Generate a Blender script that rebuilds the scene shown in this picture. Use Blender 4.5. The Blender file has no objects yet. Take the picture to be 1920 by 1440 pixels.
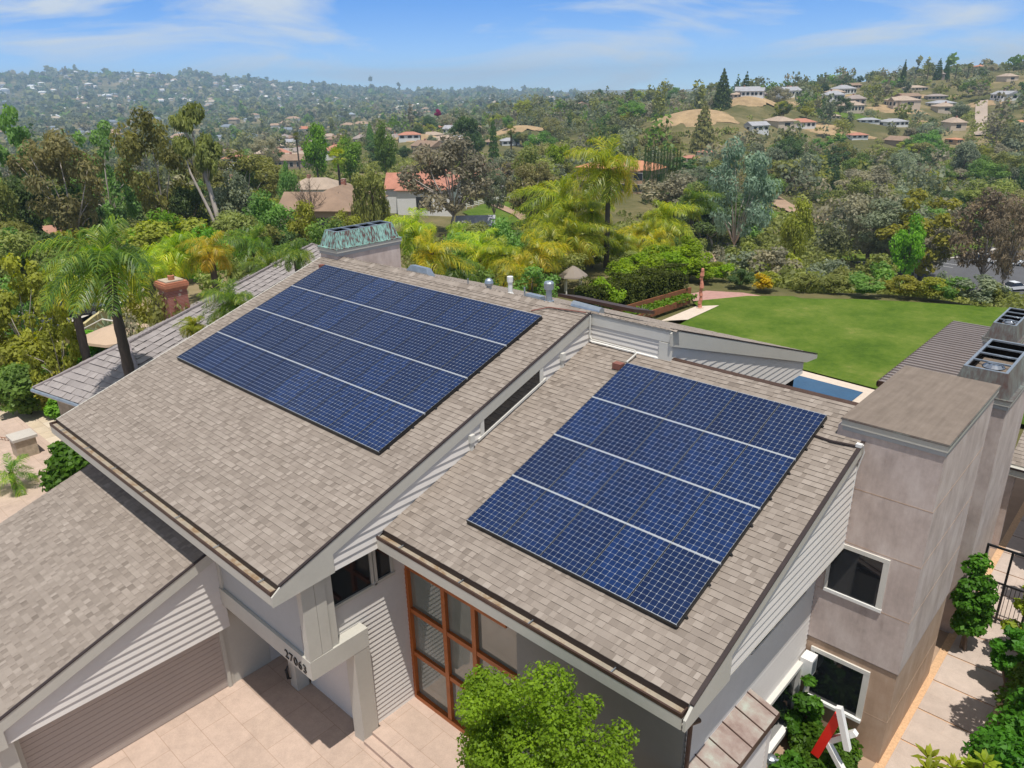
import bpy, math, random
import numpy as np
from mathutils import Vector, Matrix
R = math.radians
random.seed(5)
scene = bpy.context.scene
col = scene.collection

# ---------------------------------------------------------------- object helpers
def link(o, parent=None):
    col.objects.link(o)
    if parent is not None: o.parent = parent
    return o
def tag(o, label=None, cat=None, group=None, kind=None):
    if label: o['label'] = label
    if cat: o['category'] = cat
    if group: o['group'] = group
    if kind: o['kind'] = kind
    return o
def empty(name, loc=(0,0,0), rz=0, parent=None):
    o = bpy.data.objects.new(name, None); o.location = loc; o.rotation_euler = (0,0,rz); o.empty_display_size = .2
    return link(o, parent)

class MB:
    """collects faces, then links them as one mesh object"""
    def __init__(s): s.v=[]; s.f=[]; s.m=[]; s.c=[]
    def face(s, pts, m=0, c=0.5):
        n=len(s.v); s.v.extend([tuple(p) for p in pts]); s.f.append(tuple(range(n,n+len(pts)))); s.m.append(m); s.c.append(c)
    def mesh(s, V, F, m=0, c=0.5):
        n=len(s.v); s.v.extend([tuple(p) for p in V])
        for f in F: s.f.append(tuple(i+n for i in f)); s.m.append(m); s.c.append(c)
    def box(s, x0,x1,y0,y1,z0,z1, m=0, c=0.5):
        V=[(x0,y0,z0),(x1,y0,z0),(x1,y1,z0),(x0,y1,z0),(x0,y0,z1),(x1,y0,z1),(x1,y1,z1),(x0,y1,z1)]
        s.mesh(V,[(0,3,2,1),(4,5,6,7),(0,1,5,4),(1,2,6,5),(2,3,7,6),(3,0,4,7)],m,c)
    def hexa(s, V, m=0, c=0.5):
        s.mesh(V,[(0,3,2,1),(4,5,6,7),(0,1,5,4),(1,2,6,5),(2,3,7,6),(3,0,4,7)],m,c)
    def frustum(s, b, z0, t, z1, m=0, cap=True):
        V=[(b[0],b[2],z0),(b[1],b[2],z0),(b[1],b[3],z0),(b[0],b[3],z0),(t[0],t[2],z1),(t[1],t[2],z1),(t[1],t[3],z1),(t[0],t[3],z1)]
        F=[(0,1,5,4),(1,2,6,5),(2,3,7,6),(3,0,4,7)]
        if cap: F+=[(4,5,6,7),(0,3,2,1)]
        s.mesh(V,F,m)
    def prism_x(s, poly, x0, x1, m=0):      # poly of (y,z), x0<x1
        n=len(poly); V=[(x0,y,z) for y,z in poly]+[(x1,y,z) for y,z in poly]
        F=[tuple(range(n))[::-1], tuple(range(n,2*n))]+[(i,(i+1)%n,(i+1)%n+n,i+n) for i in range(n)]
        s.mesh(V,F,m)
    def prism_y(s, poly, y0, y1, m=0):
        n=len(poly); V=[(x,y0,z) for x,z in poly]+[(x,y1,z) for x,z in poly]
        F=[tuple(range(n)), tuple(range(n,2*n))[::-1]]+[(i,i+n,(i+1)%n+n,(i+1)%n) for i in range(n)]
        s.mesh(V,F,m)
    def prism_z(s, poly, z0, z1, m=0):
        n=len(poly); V=[(x,y,z0) for x,y in poly]+[(x,y,z1) for x,y in poly]
        F=[tuple(range(n))[::-1], tuple(range(n,2*n))]+[(i,(i+1)%n,(i+1)%n+n,i+n) for i in range(n)]
        s.mesh(V,F,m)
    def tube(s, pts, r, m=0, seg=8, cap=True):
        pts=[Vector(p) for p in pts]; rs=r if isinstance(r,(list,tuple)) else [r]*len(pts)
        V=[];F=[]; up=None
        for i,p in enumerate(pts):
            d=((pts[min(i+1,len(pts)-1)]-pts[max(i-1,0)])).normalized()
            a=d.cross(Vector((0,0,1)) if abs(d.z)<.95 else Vector((1,0,0))).normalized(); b=d.cross(a)
            for k in range(seg):
                t=2*math.pi*k/seg; V.append(p+rs[i]*(math.cos(t)*a+math.sin(t)*b))
        for i in range(len(pts)-1):
            for k in range(seg):
                F.append((i*seg+k,(i+1)*seg+k,(i+1)*seg+(k+1)%seg,i*seg+(k+1)%seg))
        if cap: F+= [tuple(range(seg)), tuple(range((len(pts)-1)*seg,len(pts)*seg))[::-1]]
        s.mesh(V,F,m)
    def lathe(s, c, prof, m=0, seg=16):     # prof of (r,z)
        V=[];F=[]
        for r,z in prof:
            for k in range(seg):
                t=2*math.pi*k/seg; V.append((c[0]+r*math.cos(t),c[1]+r*math.sin(t),c[2]+z))
        for i in range(len(prof)-1):
            for k in range(seg): F.append((i*seg+k,i*seg+(k+1)%seg,(i+1)*seg+(k+1)%seg,(i+1)*seg+k))
        s.mesh(V,F,m)
    def data(s, name, mats, smooth=False):
        me=bpy.data.meshes.new(name); me.from_pydata(s.v,[],s.f)
        for m in (mats if isinstance(mats,(list,tuple)) else [mats]): me.materials.append(m)
        me.polygons.foreach_set('material_index', s.m)
        a=me.attributes.new('rnd','FLOAT','FACE'); a.data.foreach_set('value', s.c)
        if smooth: me.polygons.foreach_set('use_smooth',[True]*len(s.f))
        me.update(); return me
    def build(s, name, mats, parent=None, smooth=False, label=None):
        o=bpy.data.objects.new(name, s.data(name,mats,smooth)); link(o,parent)
        if label: o['label']=label
        return o

def np_mesh(name, V, nper, rnd, mats, midx=None):
    """quads (nper=4) or tris from a flat vertex array"""
    me=bpy.data.meshes.new(name); nv=len(V); nf=nv//nper
    me.vertices.add(nv); me.vertices.foreach_set('co', np.ascontiguousarray(V,dtype=np.float32).ravel())
    me.loops.add(nv); me.loops.foreach_set('vertex_index', np.arange(nv,dtype=np.int32))
    me.polygons.add(nf); me.polygons.foreach_set('loop_start', np.arange(0,nv,nper,dtype=np.int32))
    for m in mats: me.materials.append(m)
    if midx is not None: me.polygons.foreach_set('material_index', np.asarray(midx,dtype=np.int32))
    a=me.attributes.new('rnd','FLOAT','FACE'); a.data.foreach_set('value', np.asarray(rnd,dtype=np.float32))
    me.update(calc_edges=True); me.validate(); return me

# ---------------------------------------------------------------- materials
class NT:
    def __init__(s, name):
        s.mat=bpy.data.materials.new(name); s.mat.use_nodes=True; s.t=s.mat.node_tree; s.t.nodes.clear()
        s.out=s.n('ShaderNodeOutputMaterial')
    def n(s, typ, **kw):
        nd=s.t.nodes.new(typ)
        for k,v in kw.items():
            if k.startswith('_'): setattr(nd,k[1:],v)
            else:
                key=int(k[1:]) if k[0]=='i' and k[1:].isdigit() else k.replace('_',' ')
                if isinstance(v,bpy.types.NodeSocket): s.t.links.new(v, nd.inputs[key])
                else: nd.inputs[key].default_value=v
        return nd
    def l(s,a,b): s.t.links.new(a,b)
    def noise(s, vec, scale, detail=4, rough=.55):
        return s.n('ShaderNodeTexNoise', Vector=vec, Scale=scale, Detail=detail, Roughness=rough).outputs['Fac']
    def ramp(s, fac, stops, interp='LINEAR'):
        r=s.n('ShaderNodeValToRGB', Fac=fac); cr=r.color_ramp; cr.interpolation=interp
        while len(cr.elements)<len(stops): cr.elements.new(.5)
        for e,(p,c) in zip(cr.elements,stops): e.position=p; e.color=(*c,1) if len(c)==3 else c
        return r.outputs['Color']
    def mix(s, fac, a, b, blend='MIX'):
        m=s.n('ShaderNodeMix',_data_type='RGBA',_blend_type=blend)
        for k,v in ((0,fac),(6,a),(7,b)):
            if isinstance(v,bpy.types.NodeSocket): s.l(v,m.inputs[k])
            else: m.inputs[k].default_value=v if k==0 else ((*v,1) if len(v)==3 else v)
        return m.outputs[2]
    def math(s, op, a, b=0.0, c=0.0):
        m=s.n('ShaderNodeMath',_operation=op)
        for k,v in ((0,a),(1,b),(2,c)):
            if isinstance(v,bpy.types.NodeSocket): s.l(v,m.inputs[k])
            else: m.inputs[k].default_value=v
        return m.outputs[0]
    def obj(s): return s.n('ShaderNodeTexCoord').outputs['Object']
    def attr(s, name='rnd'): return s.n('ShaderNodeAttribute',_attribute_name=name).outputs['Fac']
    def done(s, colr, rough=.7, spec=.3, metal=0., bump=None, bstr=.2, bdist=.01, coat=0.):
        p=s.n('ShaderNodeBsdfPrincipled', Roughness=rough, Metallic=metal)
        p.inputs['Specular IOR Level'].default_value=spec
        if coat: p.inputs['Coat Weight'].default_value=coat; p.inputs['Coat Roughness'].default_value=.04
        if isinstance(colr,bpy.types.NodeSocket): s.l(colr,p.inputs['Base Color'])
        else: p.inputs['Base Color'].default_value=(*colr,1)
        if bump is not None:
            b=s.n('ShaderNodeBump',Height=bump,Strength=bstr,Distance=bdist); s.l(b.outputs[0],p.inputs['Normal'])
        s.l(p.outputs[0],s.out.inputs['Surface']); return s.mat
def vary(name, c, k=.18, scale=2.0, rough=.7, spec=.3, metal=0., bump=.15, bscale=40., coat=0.):
    """plain surface with soft large and fine variation"""
    t=NT(name); o=t.obj(); a=t.noise(o,scale,5); b=t.noise(o,scale*9,3)
    f=t.math('ADD',t.math('MULTIPLY',a,.65),t.math('MULTIPLY',b,.35))
    lo=tuple(x*(1-k) for x in c); hi=tuple(min(1,x*(1+k)) for x in c)
    return t.done(t.ramp(f,[(.3,lo),(.7,hi)]),rough,spec,metal,t.noise(o,bscale,3),bump,coat=coat)
def stepped(name, stops, jitter=.12, rough=.85, nscale=60, soft=.0):
    """colour picked per face by the rnd attribute"""
    t=NT(name); o=t.obj(); c=t.ramp(t.attr(),stops)
    n=t.noise(o,nscale,3); g=t.noise(o,1.1,4)
    v=t.math('ADD',t.math('MULTIPLY',n,jitter*2),1-jitter); v=t.math('MULTIPLY',v,t.math('ADD',t.math('MULTIPLY',g,.24),.88))
    h=t.n('ShaderNodeHueSaturation',Color=c,Value=v)
    return t.done(h.outputs[0],rough,.2,0,n,.3,.004)
M={}
SH=[(0,(.115,.095,.079)),(.25,(.196,.162,.135)),(.5,(.262,.220,.186)),(.75,(.325,.277,.237)),(1,(.39,.338,.295))]
M['shingle']=stepped('shingle',SH)
M['tile']=stepped('neighbour_tile',[(0,(.20,.178,.172)),(.55,(.31,.278,.268)),(.93,(.37,.335,.32)),(1,(.46,.40,.26))],.1)
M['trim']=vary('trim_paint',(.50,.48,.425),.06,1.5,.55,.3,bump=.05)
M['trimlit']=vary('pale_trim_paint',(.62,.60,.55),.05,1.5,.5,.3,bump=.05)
M['tileridge']=vary('ridge_tile',(.27,.235,.235),.15,3,.85)
M['doorpaint']=vary('garage_door_paint',(.42,.36,.32),.05,1.2,.6,.25,bump=.08)
M['frontgrey']=vary('front_wall_paint',(.22,.225,.21),.06,.8,.6,.25,bump=.05)
M['roadtan']=vary('worn_track',(.40,.32,.26),.12,.1,.9)
M['siding']=vary('siding_paint',(.66,.625,.585),.05,1.2,.6,.25,bump=.08)
M['panelgrey']=vary('grey_wall_paint',(.40,.405,.40),.05,.8,.6,.25,bump=.05)
M['soffit']=vary('soffit_paint',(.5,.48,.44),.05,2,.7)
M['copperdark']=vary('dark_copper',(.085,.05,.038),.25,3,.5,.4,.4)
M['drip']=vary('dark_edge_metal',(.045,.032,.03),.2,3,.5,.4,.3)
M['rustgutter']=None
M['white']=vary('white_paint',(.78,.77,.74),.04,3,.45,.4,bump=.03)
M['galv']=vary('galvanised_steel',(.42,.47,.52),.2,5,.38,.5,.75,.1)
M['chrome']=vary('spun_metal',(.62,.63,.65),.1,4,.16,.5,1.,.02)
M['black']=vary('black_metal',(.015,.015,.016),.2,4,.45,.4)
M['dark']=vary('dark_void',(.012,.011,.011),.2,4,.9,.1)
M['glass']=vary('dark_window_glass',(.012,.014,.017),.3,.6,.04,.6,bump=0)
M['redwood']=vary('stained_redwood',(.38,.105,.018),.22,3,.4,.4,bump=.1)
M['brownjb']=vary('red_brown_box',(.22,.09,.07),.15,4,.5)
M['whitebox']=vary('white_plastic',(.75,.74,.72),.05,4,.4)
M['red']=vary('red_painted_steel',(.72,.018,.012),.08,2,.4,.5)
M['papr']=None
def m_gutter():
    t=NT('gutter_liner'); o=t.obj(); n=t.noise(o,2.2,6,.65); n2=t.noise(o,11,4)
    c=t.ramp(n,[(.3,(.30,.27,.215)),(.5,(.40,.34,.26)),(.62,(.26,.165,.085)),(.74,(.40,.37,.31))])
    return t.done(t.mix(t.math('MULTIPLY',n2,.35),c,(.16,.12,.09)),.6,.3,0,n2,.3)
M['rustgutter']=m_gutter()
def m_stucco(name, c0, c1, c2, streak=1.0):
    t=NT(name); o=t.obj()
    mp=t.n('ShaderNodeMapping',Vector=o); mp.inputs['Scale'].default_value=(1.2,1.2,.8)
    a=t.noise(mp.outputs[0],1.5,8,.68); mp2=t.n('ShaderNodeMapping',Vector=o); mp2.inputs['Rotation'].default_value=(R(35),0,R(10)); mp2.inputs['Scale'].default_value=(5,5,.6)
    b=t.noise(mp2.outputs[0],1.5,6,.7); g=t.noise(o,45,4,.7)
    f=t.math('ADD',t.math('MULTIPLY',a,.72),t.math('MULTIPLY',b,.28*streak))
    c=t.ramp(f,[(.32,c0),(.5,c1),(.68,c2)])
    return t.done(t.mix(t.math('MULTIPLY',g,.2),c,tuple(x*.7 for x in c1)),.75,.25,0,g,.25,.01)
M['stucco']=m_stucco('tower_plaster',(.37,.30,.27),(.53,.44,.40),(.67,.585,.54))
M['stuccolow']=m_stucco('lower_plaster',(.37,.25,.17),(.47,.33,.235),(.55,.42,.32))
def m_patina():
    t=NT('copper_patina'); o=t.obj(); mp=t.n('ShaderNodeMapping',Vector=o); mp.inputs['Scale'].default_value=(11,11,.5)
    a=t.noise(mp.outputs[0],1.6,4,.6); b=t.noise(o,2.0,3)
    f=t.math('ADD',t.math('MULTIPLY',a,.75),t.math('MULTIPLY',b,.25))
    c=t.ramp(f,[(.36,(.10,.05,.045)),(.45,(.17,.095,.085)),(.49,(.18,.33,.29)),(.62,(.36,.56,.49))])
    return t.done(c,.55,.4,.15,a,.2)
M['patina']=m_patina()
def m_patina2():
    t=NT('dull_copper'); o=t.obj(); mp=t.n('ShaderNodeMapping',Vector=o); mp.inputs['Scale'].default_value=(6,6,.7)
    a=t.noise(mp.outputs[0],2.2,6,.7); b=t.noise(o,1.3,3)
    c=t.ramp(t.math('ADD',t.math('MULTIPLY',a,.55),t.math('MULTIPLY',b,.45)),[(.36,(.11,.06,.05)),(.5,(.14,.13,.12)),(.62,(.2,.22,.2)),(.74,(.33,.46,.42))])
    return t.done(c,.5,.4,.2,a,.2)
M['patina2']=m_patina2()
def m_bay():
    t=NT('copper_sheet'); o=t.obj(); a=t.noise(o,2.5,6,.65); 
    c=t.ramp(a,[(.3,(.24,.165,.14)),(.46,(.33,.255,.22)),(.58,(.37,.325,.28)),(.7,(.42,.46,.39))])
    return t.done(c,.5,.4,.1,t.noise(o,20),.1)
M['bay']=m_bay()
def m_paper():
    t=NT('roofing_felt'); o=t.obj(); a=t.noise(o,3.2,6,.7); g=t.noise(o,120,2); mp=t.n('ShaderNodeMapping',Vector=o); mp.inputs['Scale'].default_value=(6,.5,1)
    b=t.noise(mp.outputs[0],2,4); f=t.math('ADD',t.math('MULTIPLY',a,.5),t.math('MULTIPLY',b,.5))
    c=t.ramp(f,[(.35,(.175,.14,.112)),(.6,(.245,.198,.16)),(.75,(.30,.25,.21))])
    return t.done(t.mix(t.math('MULTIPLY',g,.5),c,(.13,.105,.09)),.9,.2,0,g,.4,.004)
M['papr']=m_paper()
def m_cell():
    t=NT('solar_cell'); o=t.obj(); r=t.attr(); oi=t.n('ShaderNodeObjectInfo').outputs['Random']
    n=t.noise(o,3,3); f=t.math('ADD',t.math('MULTIPLY',r,.5),t.math('MULTIPLY',oi,.5))
    c=t.ramp(f,[(0,(.003,.011,.046)),(.6,(.004,.017,.068)),(1,(.007,.028,.11))])
    return t.done(c,.25,.3,0,None,coat=.22)
M['cell']=m_cell()
M['backsheet']=vary('panel_backsheet',(.31,.335,.37),.03,3,.3,.4,bump=0,coat=.1)
M['frame']=vary('panel_frame',(.50,.52,.55),.05,3,.35,.5,.3,.02)
def m_pave(name, cs, tile, joint, size):
    t=NT(name); o=t.obj(); b=t.n('ShaderNodeTexBrick',Vector=o,Scale=1.0); b.offset=.5
    b.inputs['Brick Width'].default_value=size[0]; b.inputs['Row Height'].default_value=size[1]; b.inputs['Mortar Size'].default_value=joint; b.inputs['Mortar Smooth'].default_value=.3
    b.inputs['Color1'].default_value=(*cs[0],1); b.inputs['Color2'].default_value=(*cs[1],1); b.inputs['Mortar'].default_value=(*cs[2],1)
    a=t.noise(o,3.5,6,.65); g=t.noise(o,28,4); s=t.noise(o,.7,3)
    v=t.math('ADD',t.math('MULTIPLY',a,.46),t.math('MULTIPLY',g,.2)); v=t.math('ADD',v,t.math('ADD',t.math('MULTIPLY',s,.34),.50))
    h=t.n('ShaderNodeHueSaturation',Color=b.outputs[0],Value=v)
    return t.done(h.outputs[0],.8,.25,0,g,.2,.004)
M['drive']=m_pave('driveway_stone',((.455,.345,.278),(.495,.375,.305),(.36,.255,.19)),1,.008,(1.2,.8))
M['path']=m_pave('path_slab',((.46,.375,.32),(.49,.40,.34),(.44,.34,.28)),1,.006,(1.3,1.25))
M['patio']=m_pave('flagstone',((.52,.42,.30),(.62,.53,.42),(.42,.33,.25)),1,.02,(.9,.6))
M['patiopink']=vary('pink_paving_band',(.42,.24,.205),.15,3,.8)
M['gravel']=vary('orange_gravel',(.60,.38,.22),.25,20,.9,bump=.5,bscale=90)
M['coping']=vary('pool_coping',(.60,.50,.41),.1,3,.7)
def m_lawn():
    t=NT('lawn_turf'); o=t.obj(); a=t.noise(o,.22,6,.68); b=t.noise(o,1.9,6,.75); g=t.noise(o,14,4,.75)
    f=t.math('ADD',t.math('MULTIPLY',a,.55),t.math('MULTIPLY',b,.3)); f=t.math('ADD',f,t.math('MULTIPLY',g,.15))
    c=t.ramp(f,[(.38,(.050,.098,.010)),(.48,(.082,.138,.015)),(.57,(.125,.172,.028)),(.68,(.225,.218,.065))])
    return t.done(c,.9,.1,0,g,.6,.03)
M['lawn']=m_lawn()
def m_terrain():
    t=NT('hill_ground'); o=t.obj(); a=t.noise(o,.012,6,.6); b=t.noise(o,.08,5,.65); g=t.noise(o,.6,5,.7)
    f=t.math('ADD',t.math('MULTIPLY',a,.55),t.math('MULTIPLY',b,.3)); f=t.math('ADD',f,t.math('MULTIPLY',g,.15))
    c=t.ramp(f,[(.36,(.07,.08,.025)),(.46,(.11,.105,.042)),(.55,(.20,.165,.082)),(.66,(.34,.26,.155))])
    return t.done(c,.95,.1,0,g,.4,.3)
M['terrain']=m_terrain()
M['drygrass']=vary('dry_grass',(.36,.255,.145),.38,.16,.95,.1,bump=.3,bscale=1.2)
M['dirt']=vary('bare_dirt',(.36,.25,.175),.2,.2,.95,.1,bump=.3,bscale=3)
M['asphalt']=vary('asphalt',(.105,.105,.112),.18,.3,.9,.2,bump=.2,bscale=12)
M['asphaltl']=vary('worn_asphalt',(.22,.205,.20),.14,.3,.9,.2,bump=.2,bscale=12)
M['concrete']=vary('kerb_concrete',(.5,.46,.41),.12,1,.85)
M['yellow']=vary('yellow_road_paint',(.55,.34,.12),.15,2,.8)
M['paint']=vary('white_road_paint',(.6,.6,.6),.1,2,.8)
M['water']=vary('pool_water',(.025,.085,.17),.15,.8,.06,.5,bump=.08,bscale=3)
M['brick']=None
def m_brick():
    t=NT('mixed_brick'); o=t.obj(); mp=t.n('ShaderNodeMapping',Vector=o); mp.inputs['Rotation'].default_value=(R(90),0,0)
    v=t.n('ShaderNodeTexVoronoi',Vector=o,Scale=3.2); n=t.noise(o,9,4)
    b=t.n('ShaderNodeTexBrick',Vector=mp.outputs[0],Scale=1.0); b.inputs['Brick Width'].default_value=.22; b.inputs['Row Height'].default_value=.075; b.inputs['Mortar Size'].default_value=.008
    b.inputs['Color1'].default_value=(.27,.075,.05,1); b.inputs['Color2'].default_value=(.36,.12,.08,1); b.inputs['Mortar'].default_value=(.4,.33,.3,1)
    k=t.ramp(v.outputs['Distance'],[(.2,(1,1,1)),(.3,(0,0,0))])
    return t.done(t.mix(k,b.outputs[0],(.55,.45,.34)),.85,.2,0,n,.4)
M['brick']=m_brick()
M['stone']=vary('pillar_stone',(.42,.35,.26),.3,5,.85)
M['cream']=vary('cream_wall',(.50,.43,.22),.1,2,.8)
M['canvas']=vary('tan_canvas',(.50,.37,.27),.06,3,.8)
M['redcloth']=vary('dark_red_canvas',(.28,.035,.025),.15,3,.8)
M['rustwood']=vary('rusty_edging',(.24,.095,.045),.2,3,.8)
M['wood']=vary('grey_rail_wood',(.30,.25,.20),.2,4,.85)
M['carwhite']=vary('white_car_paint',(.78,.79,.80),.02,2,.25,.5,bump=0,coat=.6)
M['carblack']=vary('black_car_paint',(.012,.013,.016),.1,2,.25,.5,bump=0,coat=.6)
M['tyre']=vary('tyre_rubber',(.02,.02,.02),.1,5,.8)
M['lampred']=vary('tail_lamp',(.35,.02,.02),.1,5,.3)
M['bark']=vary('tree_bark',(.17,.13,.10),.35,3,.9,.1,bump=.6,bscale=8)
M['barkpale']=vary('pale_bark',(.46,.40,.35),.25,3,.85,.1,bump=.4,bscale=6)
M['barkpalm']=vary('palm_trunk',(.11,.09,.075),.35,4,.95,.1,bump=.8,bscale=7)
M['terracotta']=vary('clay_roof_tile',(.46,.185,.105),.2,.8,.85)
M['metalroof']=vary('brown_metal_roof',(.30,.26,.245),.08,1.5,.4,.4,.2,.03)

TINT={'olive': (0.222, 0.242, 0.067), 'oliveb': (0.224, 0.237, 0.064), 'brown': (0.237, 0.224, 0.09), 'greybr': (0.275, 0.256, 0.173), 'grey': (0.222, 0.255, 0.162), 'blue': (0.211, 0.288, 0.202), 'mid': (0.155, 0.255, 0.054), 'fresh': (0.179, 0.31, 0.083), 'bright': (0.166, 0.345, 0.028), 'lime': (0.21, 0.31, 0.014), 'dark': (0.096, 0.153, 0.047), 'deep': (0.085, 0.142, 0.046), 'yolive': (0.29, 0.31, 0.044), 'redbr': (0.243, 0.198, 0.128), 'bare': (0.235, 0.186, 0.159), 'crimson': (0.28, 0.01, 0.12), 'yellow': (0.468, 0.333, 0.011), 'pgreen': (0.138, 0.259, 0.04), 'pyel': (0.299, 0.368, 0.029), 'pgold': (0.342, 0.314, 0.019), 'cyp': (0.076, 0.124, 0.034), 'fan': (0.193, 0.221, 0.055), 'bush': (0.17, 0.25, 0.014), 'glossy': (0.075, 0.184, 0.016), 'hedge': (0.094, 0.127, 0.022), 'ylwg': (0.28, 0.35, 0.03), 'far': (0.19, 0.205, 0.1), 'grass': (0.12, 0.22, 0.015)}
LEAF={}
PALM={'pgreen': [(0, (0.055, 0.12, 0.018)), (0.45, (0.14, 0.25, 0.03)), (0.8, (0.28, 0.37, 0.045)), (1, (0.5, 0.5, 0.06))], 'pyel': [(0, (0.146, 0.233, 0.019)), (0.4, (0.292, 0.389, 0.024)), (0.75, (0.486, 0.525, 0.035)), (1, (0.681, 0.584, 0.049))], 'pgold': [(0, (0.175, 0.243, 0.019)), (0.35, (0.37, 0.408, 0.029)), (0.65, (0.603, 0.525, 0.038)), (1, (0.7, 0.525, 0.038))]}
def leafmat(k, rough=.5, trans=.38):
    if k in LEAF: return LEAF[k]
    c=TINT[k]; t=NT('leaf_'+k); r=t.attr(); oi=t.n('ShaderNodeObjectInfo').outputs['Random']
    base=t.ramp(r,PALM[k] if k in PALM else [(0,tuple(x*.62 for x in c)),(.5,c),(1,tuple(min(1,x*y) for x,y in zip(c,(1.5,1.42,1.25))))])
    if k in PALM: rough,trans=.4,.46
    h=t.n('ShaderNodeHueSaturation',Color=base,Hue=t.math('ADD',t.math('MULTIPLY',oi,.035),.4825),Value=t.math('ADD',t.math('MULTIPLY',oi,.4),.8)).outputs[0]
    p=t.n('ShaderNodeBsdfPrincipled',Roughness=rough); p.inputs['Specular IOR Level'].default_value=.5 if k in PALM else .22; t.l(h,p.inputs['Base Color'])
    tr=t.n('ShaderNodeBsdfTranslucent'); hh=t.n('ShaderNodeHueSaturation',Color=h,Saturation=1.15,Value=1.5); t.l(hh.outputs[0],tr.inputs['Color'])
    mx=t.n('ShaderNodeMixShader'); mx.inputs[0].default_value=trans; t.l(p.outputs[0],mx.inputs[1]); t.l(tr.outputs[0],mx.inputs[2]); t.l(mx.outputs[0],t.out.inputs['Surface'])
    LEAF[k]=t.mat; return t.mat
# ---------------------------------------------------------------- terrain
CAM = (12.45, -6.1, 15.0)
AZ_T = np.array([-1.604,-1.307,-1.23,-1.12,-1.02,-0.913,-0.784,-0.69,-0.589,-0.465,-0.349,-0.244,-0.15,0.007,0.6])
R_T = np.array([0,45,60,100,150,200,300,400,500,600,750,1000,1500,2500,3500,4500,6000,9500.])
# one row per azimuth (left to right), one column per distance
Z_T = np.array([
 [-1.2,-1.4,-3,-5,-8,-10,-15,-20,-24,-28,-32,-38,-42,-44,-10, 60,70,60],
 [-1.2,-1.4,-2,-5,-9,-12,-17,-22,-26,-30,-34,-40,-44,-40,-6, 86,112,90],
 [-1.2,-1.4,-2,-5,-9,-12,-17,-22,-26,-30,-34,-40,-44,-40, 0, 96,100,80],
 [-1.2,-1.4,-2,-5,-9,-12,-16,-21,-26,-30,-34,-40,-42,-36, 4, 82,70,50],
 [-1.2,-1.4,-3,-6,-10,-12,-15,-19,-24,-28,-34,-40,-42,-40,-14,34,30,20],
 [-1.2,-1.4,-4,-7,-10,-12,-15,-17,-19,-22,-26,-36,-42,-42,-34,-14,-10,-15],
 [-1.2,-1.4,-4,-8,-11,-12,-15,-17,-17,-15,-16,-24,-38,-42,-42,-34,-34,-38],
 [-1.2,-1.4,-4,-9,-12,-13,-16,-17,-13,-8,-7,-16,-30,-42,-42,-42,-42,-42],
 [-1.2,-1.4,-4,-9,-14,-14,-15,-13,-8,-3,-2,-10,-24,-40,-42,-42,-42,-42],
 [-1.2,-1.4,-3,-10,-16,-18,-19,-11,-3, 2, 1,-6,-20,-36,-42,-42,-42,-42],
 [-1.2,-1.4,-3,-10,-18,-21,-24,-18,-8, 3,11, 8,-10,-30,-40,-42,-42,-42],
 [-1.2,-1.4,-3,-11,-19,-21,-24,-22,-14,-2,15,18, 4,-20,-40,-42,-42,-42],
 [-1.2,-1.4,-3,-11,-19,-21,-24,-22,-12, 1,19,22,10,-15,-40,-42,-42,-42],
 [-1.2,-1.4,-3,-11,-19,-21,-24,-22,-12, 1,19,22,10,-15,-40,-42,-42,-42],
 [-1.2,-1.4,-3,-8,-12,-15,-18,-20,-20,-18,-10,-10,-10,-15,-40,-42,-42,-42],
 ], float)
KNOLLS = [(-0.526,425,30,10.5),(-0.456,500,24,11.0),(-0.735,480,22,8.0),(-0.862,450,20,7.0)]   # azimuth, distance, radius, height
def smooth(t):
    t = np.clip(t, 0, 1); return t*t*(3-2*t)
def pad_dist(x, y):
    def rect(x0, x1, y0, y1):
        dx = np.maximum(np.maximum(x0-x, x-x1), 0); dy = np.maximum(np.maximum(y0-y, y-y1), 0)
        return np.hypot(dx, dy)
    d = np.minimum(rect(-13.6, 15, -60, 43), rect(-7, 14, 40, 49.5))
    d = np.minimum(d, rect(-30, -10, 34, 50))
    return np.minimum(d, np.maximum(np.hypot(x+0.8, y-44.6)-9.3, 0))
def T(x, y):
    x = np.asarray(x, float); y = np.asarray(y, float)
    dx, dy = x-CAM[0], y-CAM[1]
    r = np.hypot(dx, dy); az = np.arctan2(dx, dy)
    i = np.clip(np.searchsorted(AZ_T, az)-1, 0, len(AZ_T)-2)
    f = np.clip((az-AZ_T[i])/(AZ_T[i+1]-AZ_T[i]), 0, 1)
    j = np.clip(np.searchsorted(R_T, r)-1, 0, len(R_T)-2)
    g = smooth((r-R_T[j])/(R_T[j+1]-R_T[j])) * 0.5 + 0.5*np.clip((r-R_T[j])/(R_T[j+1]-R_T[j]), 0, 1)
    f = smooth(f)*0.5+0.5*f
    z = (Z_T[i,j]*(1-f)+Z_T[i+1,j]*f)*(1-g) + (Z_T[i,j+1]*(1-f)+Z_T[i+1,j+1]*f)*g
    for a, rr, rad, h in KNOLLS:
        kx, ky = CAM[0]+rr*np.sin(a), CAM[1]+rr*np.cos(a)
        z = z + h*np.exp(-((x-kx)**2+(y-ky)**2)/(2*(rad*0.75)**2))
    amp = np.clip((r-100)/400, 0, 1)
    z = z + amp*(1.6*np.sin(x/37+1.3)*np.cos(y/29)+0.8*np.sin(x/13+y/17))
    amp2 = np.clip((r-1500)/2500, 0, 1)
    z = z + amp2*(6*np.sin(az*95)+4*np.sin(az*41+2))
    w = smooth(pad_dist(x, y)/11)
    return z*w
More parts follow.
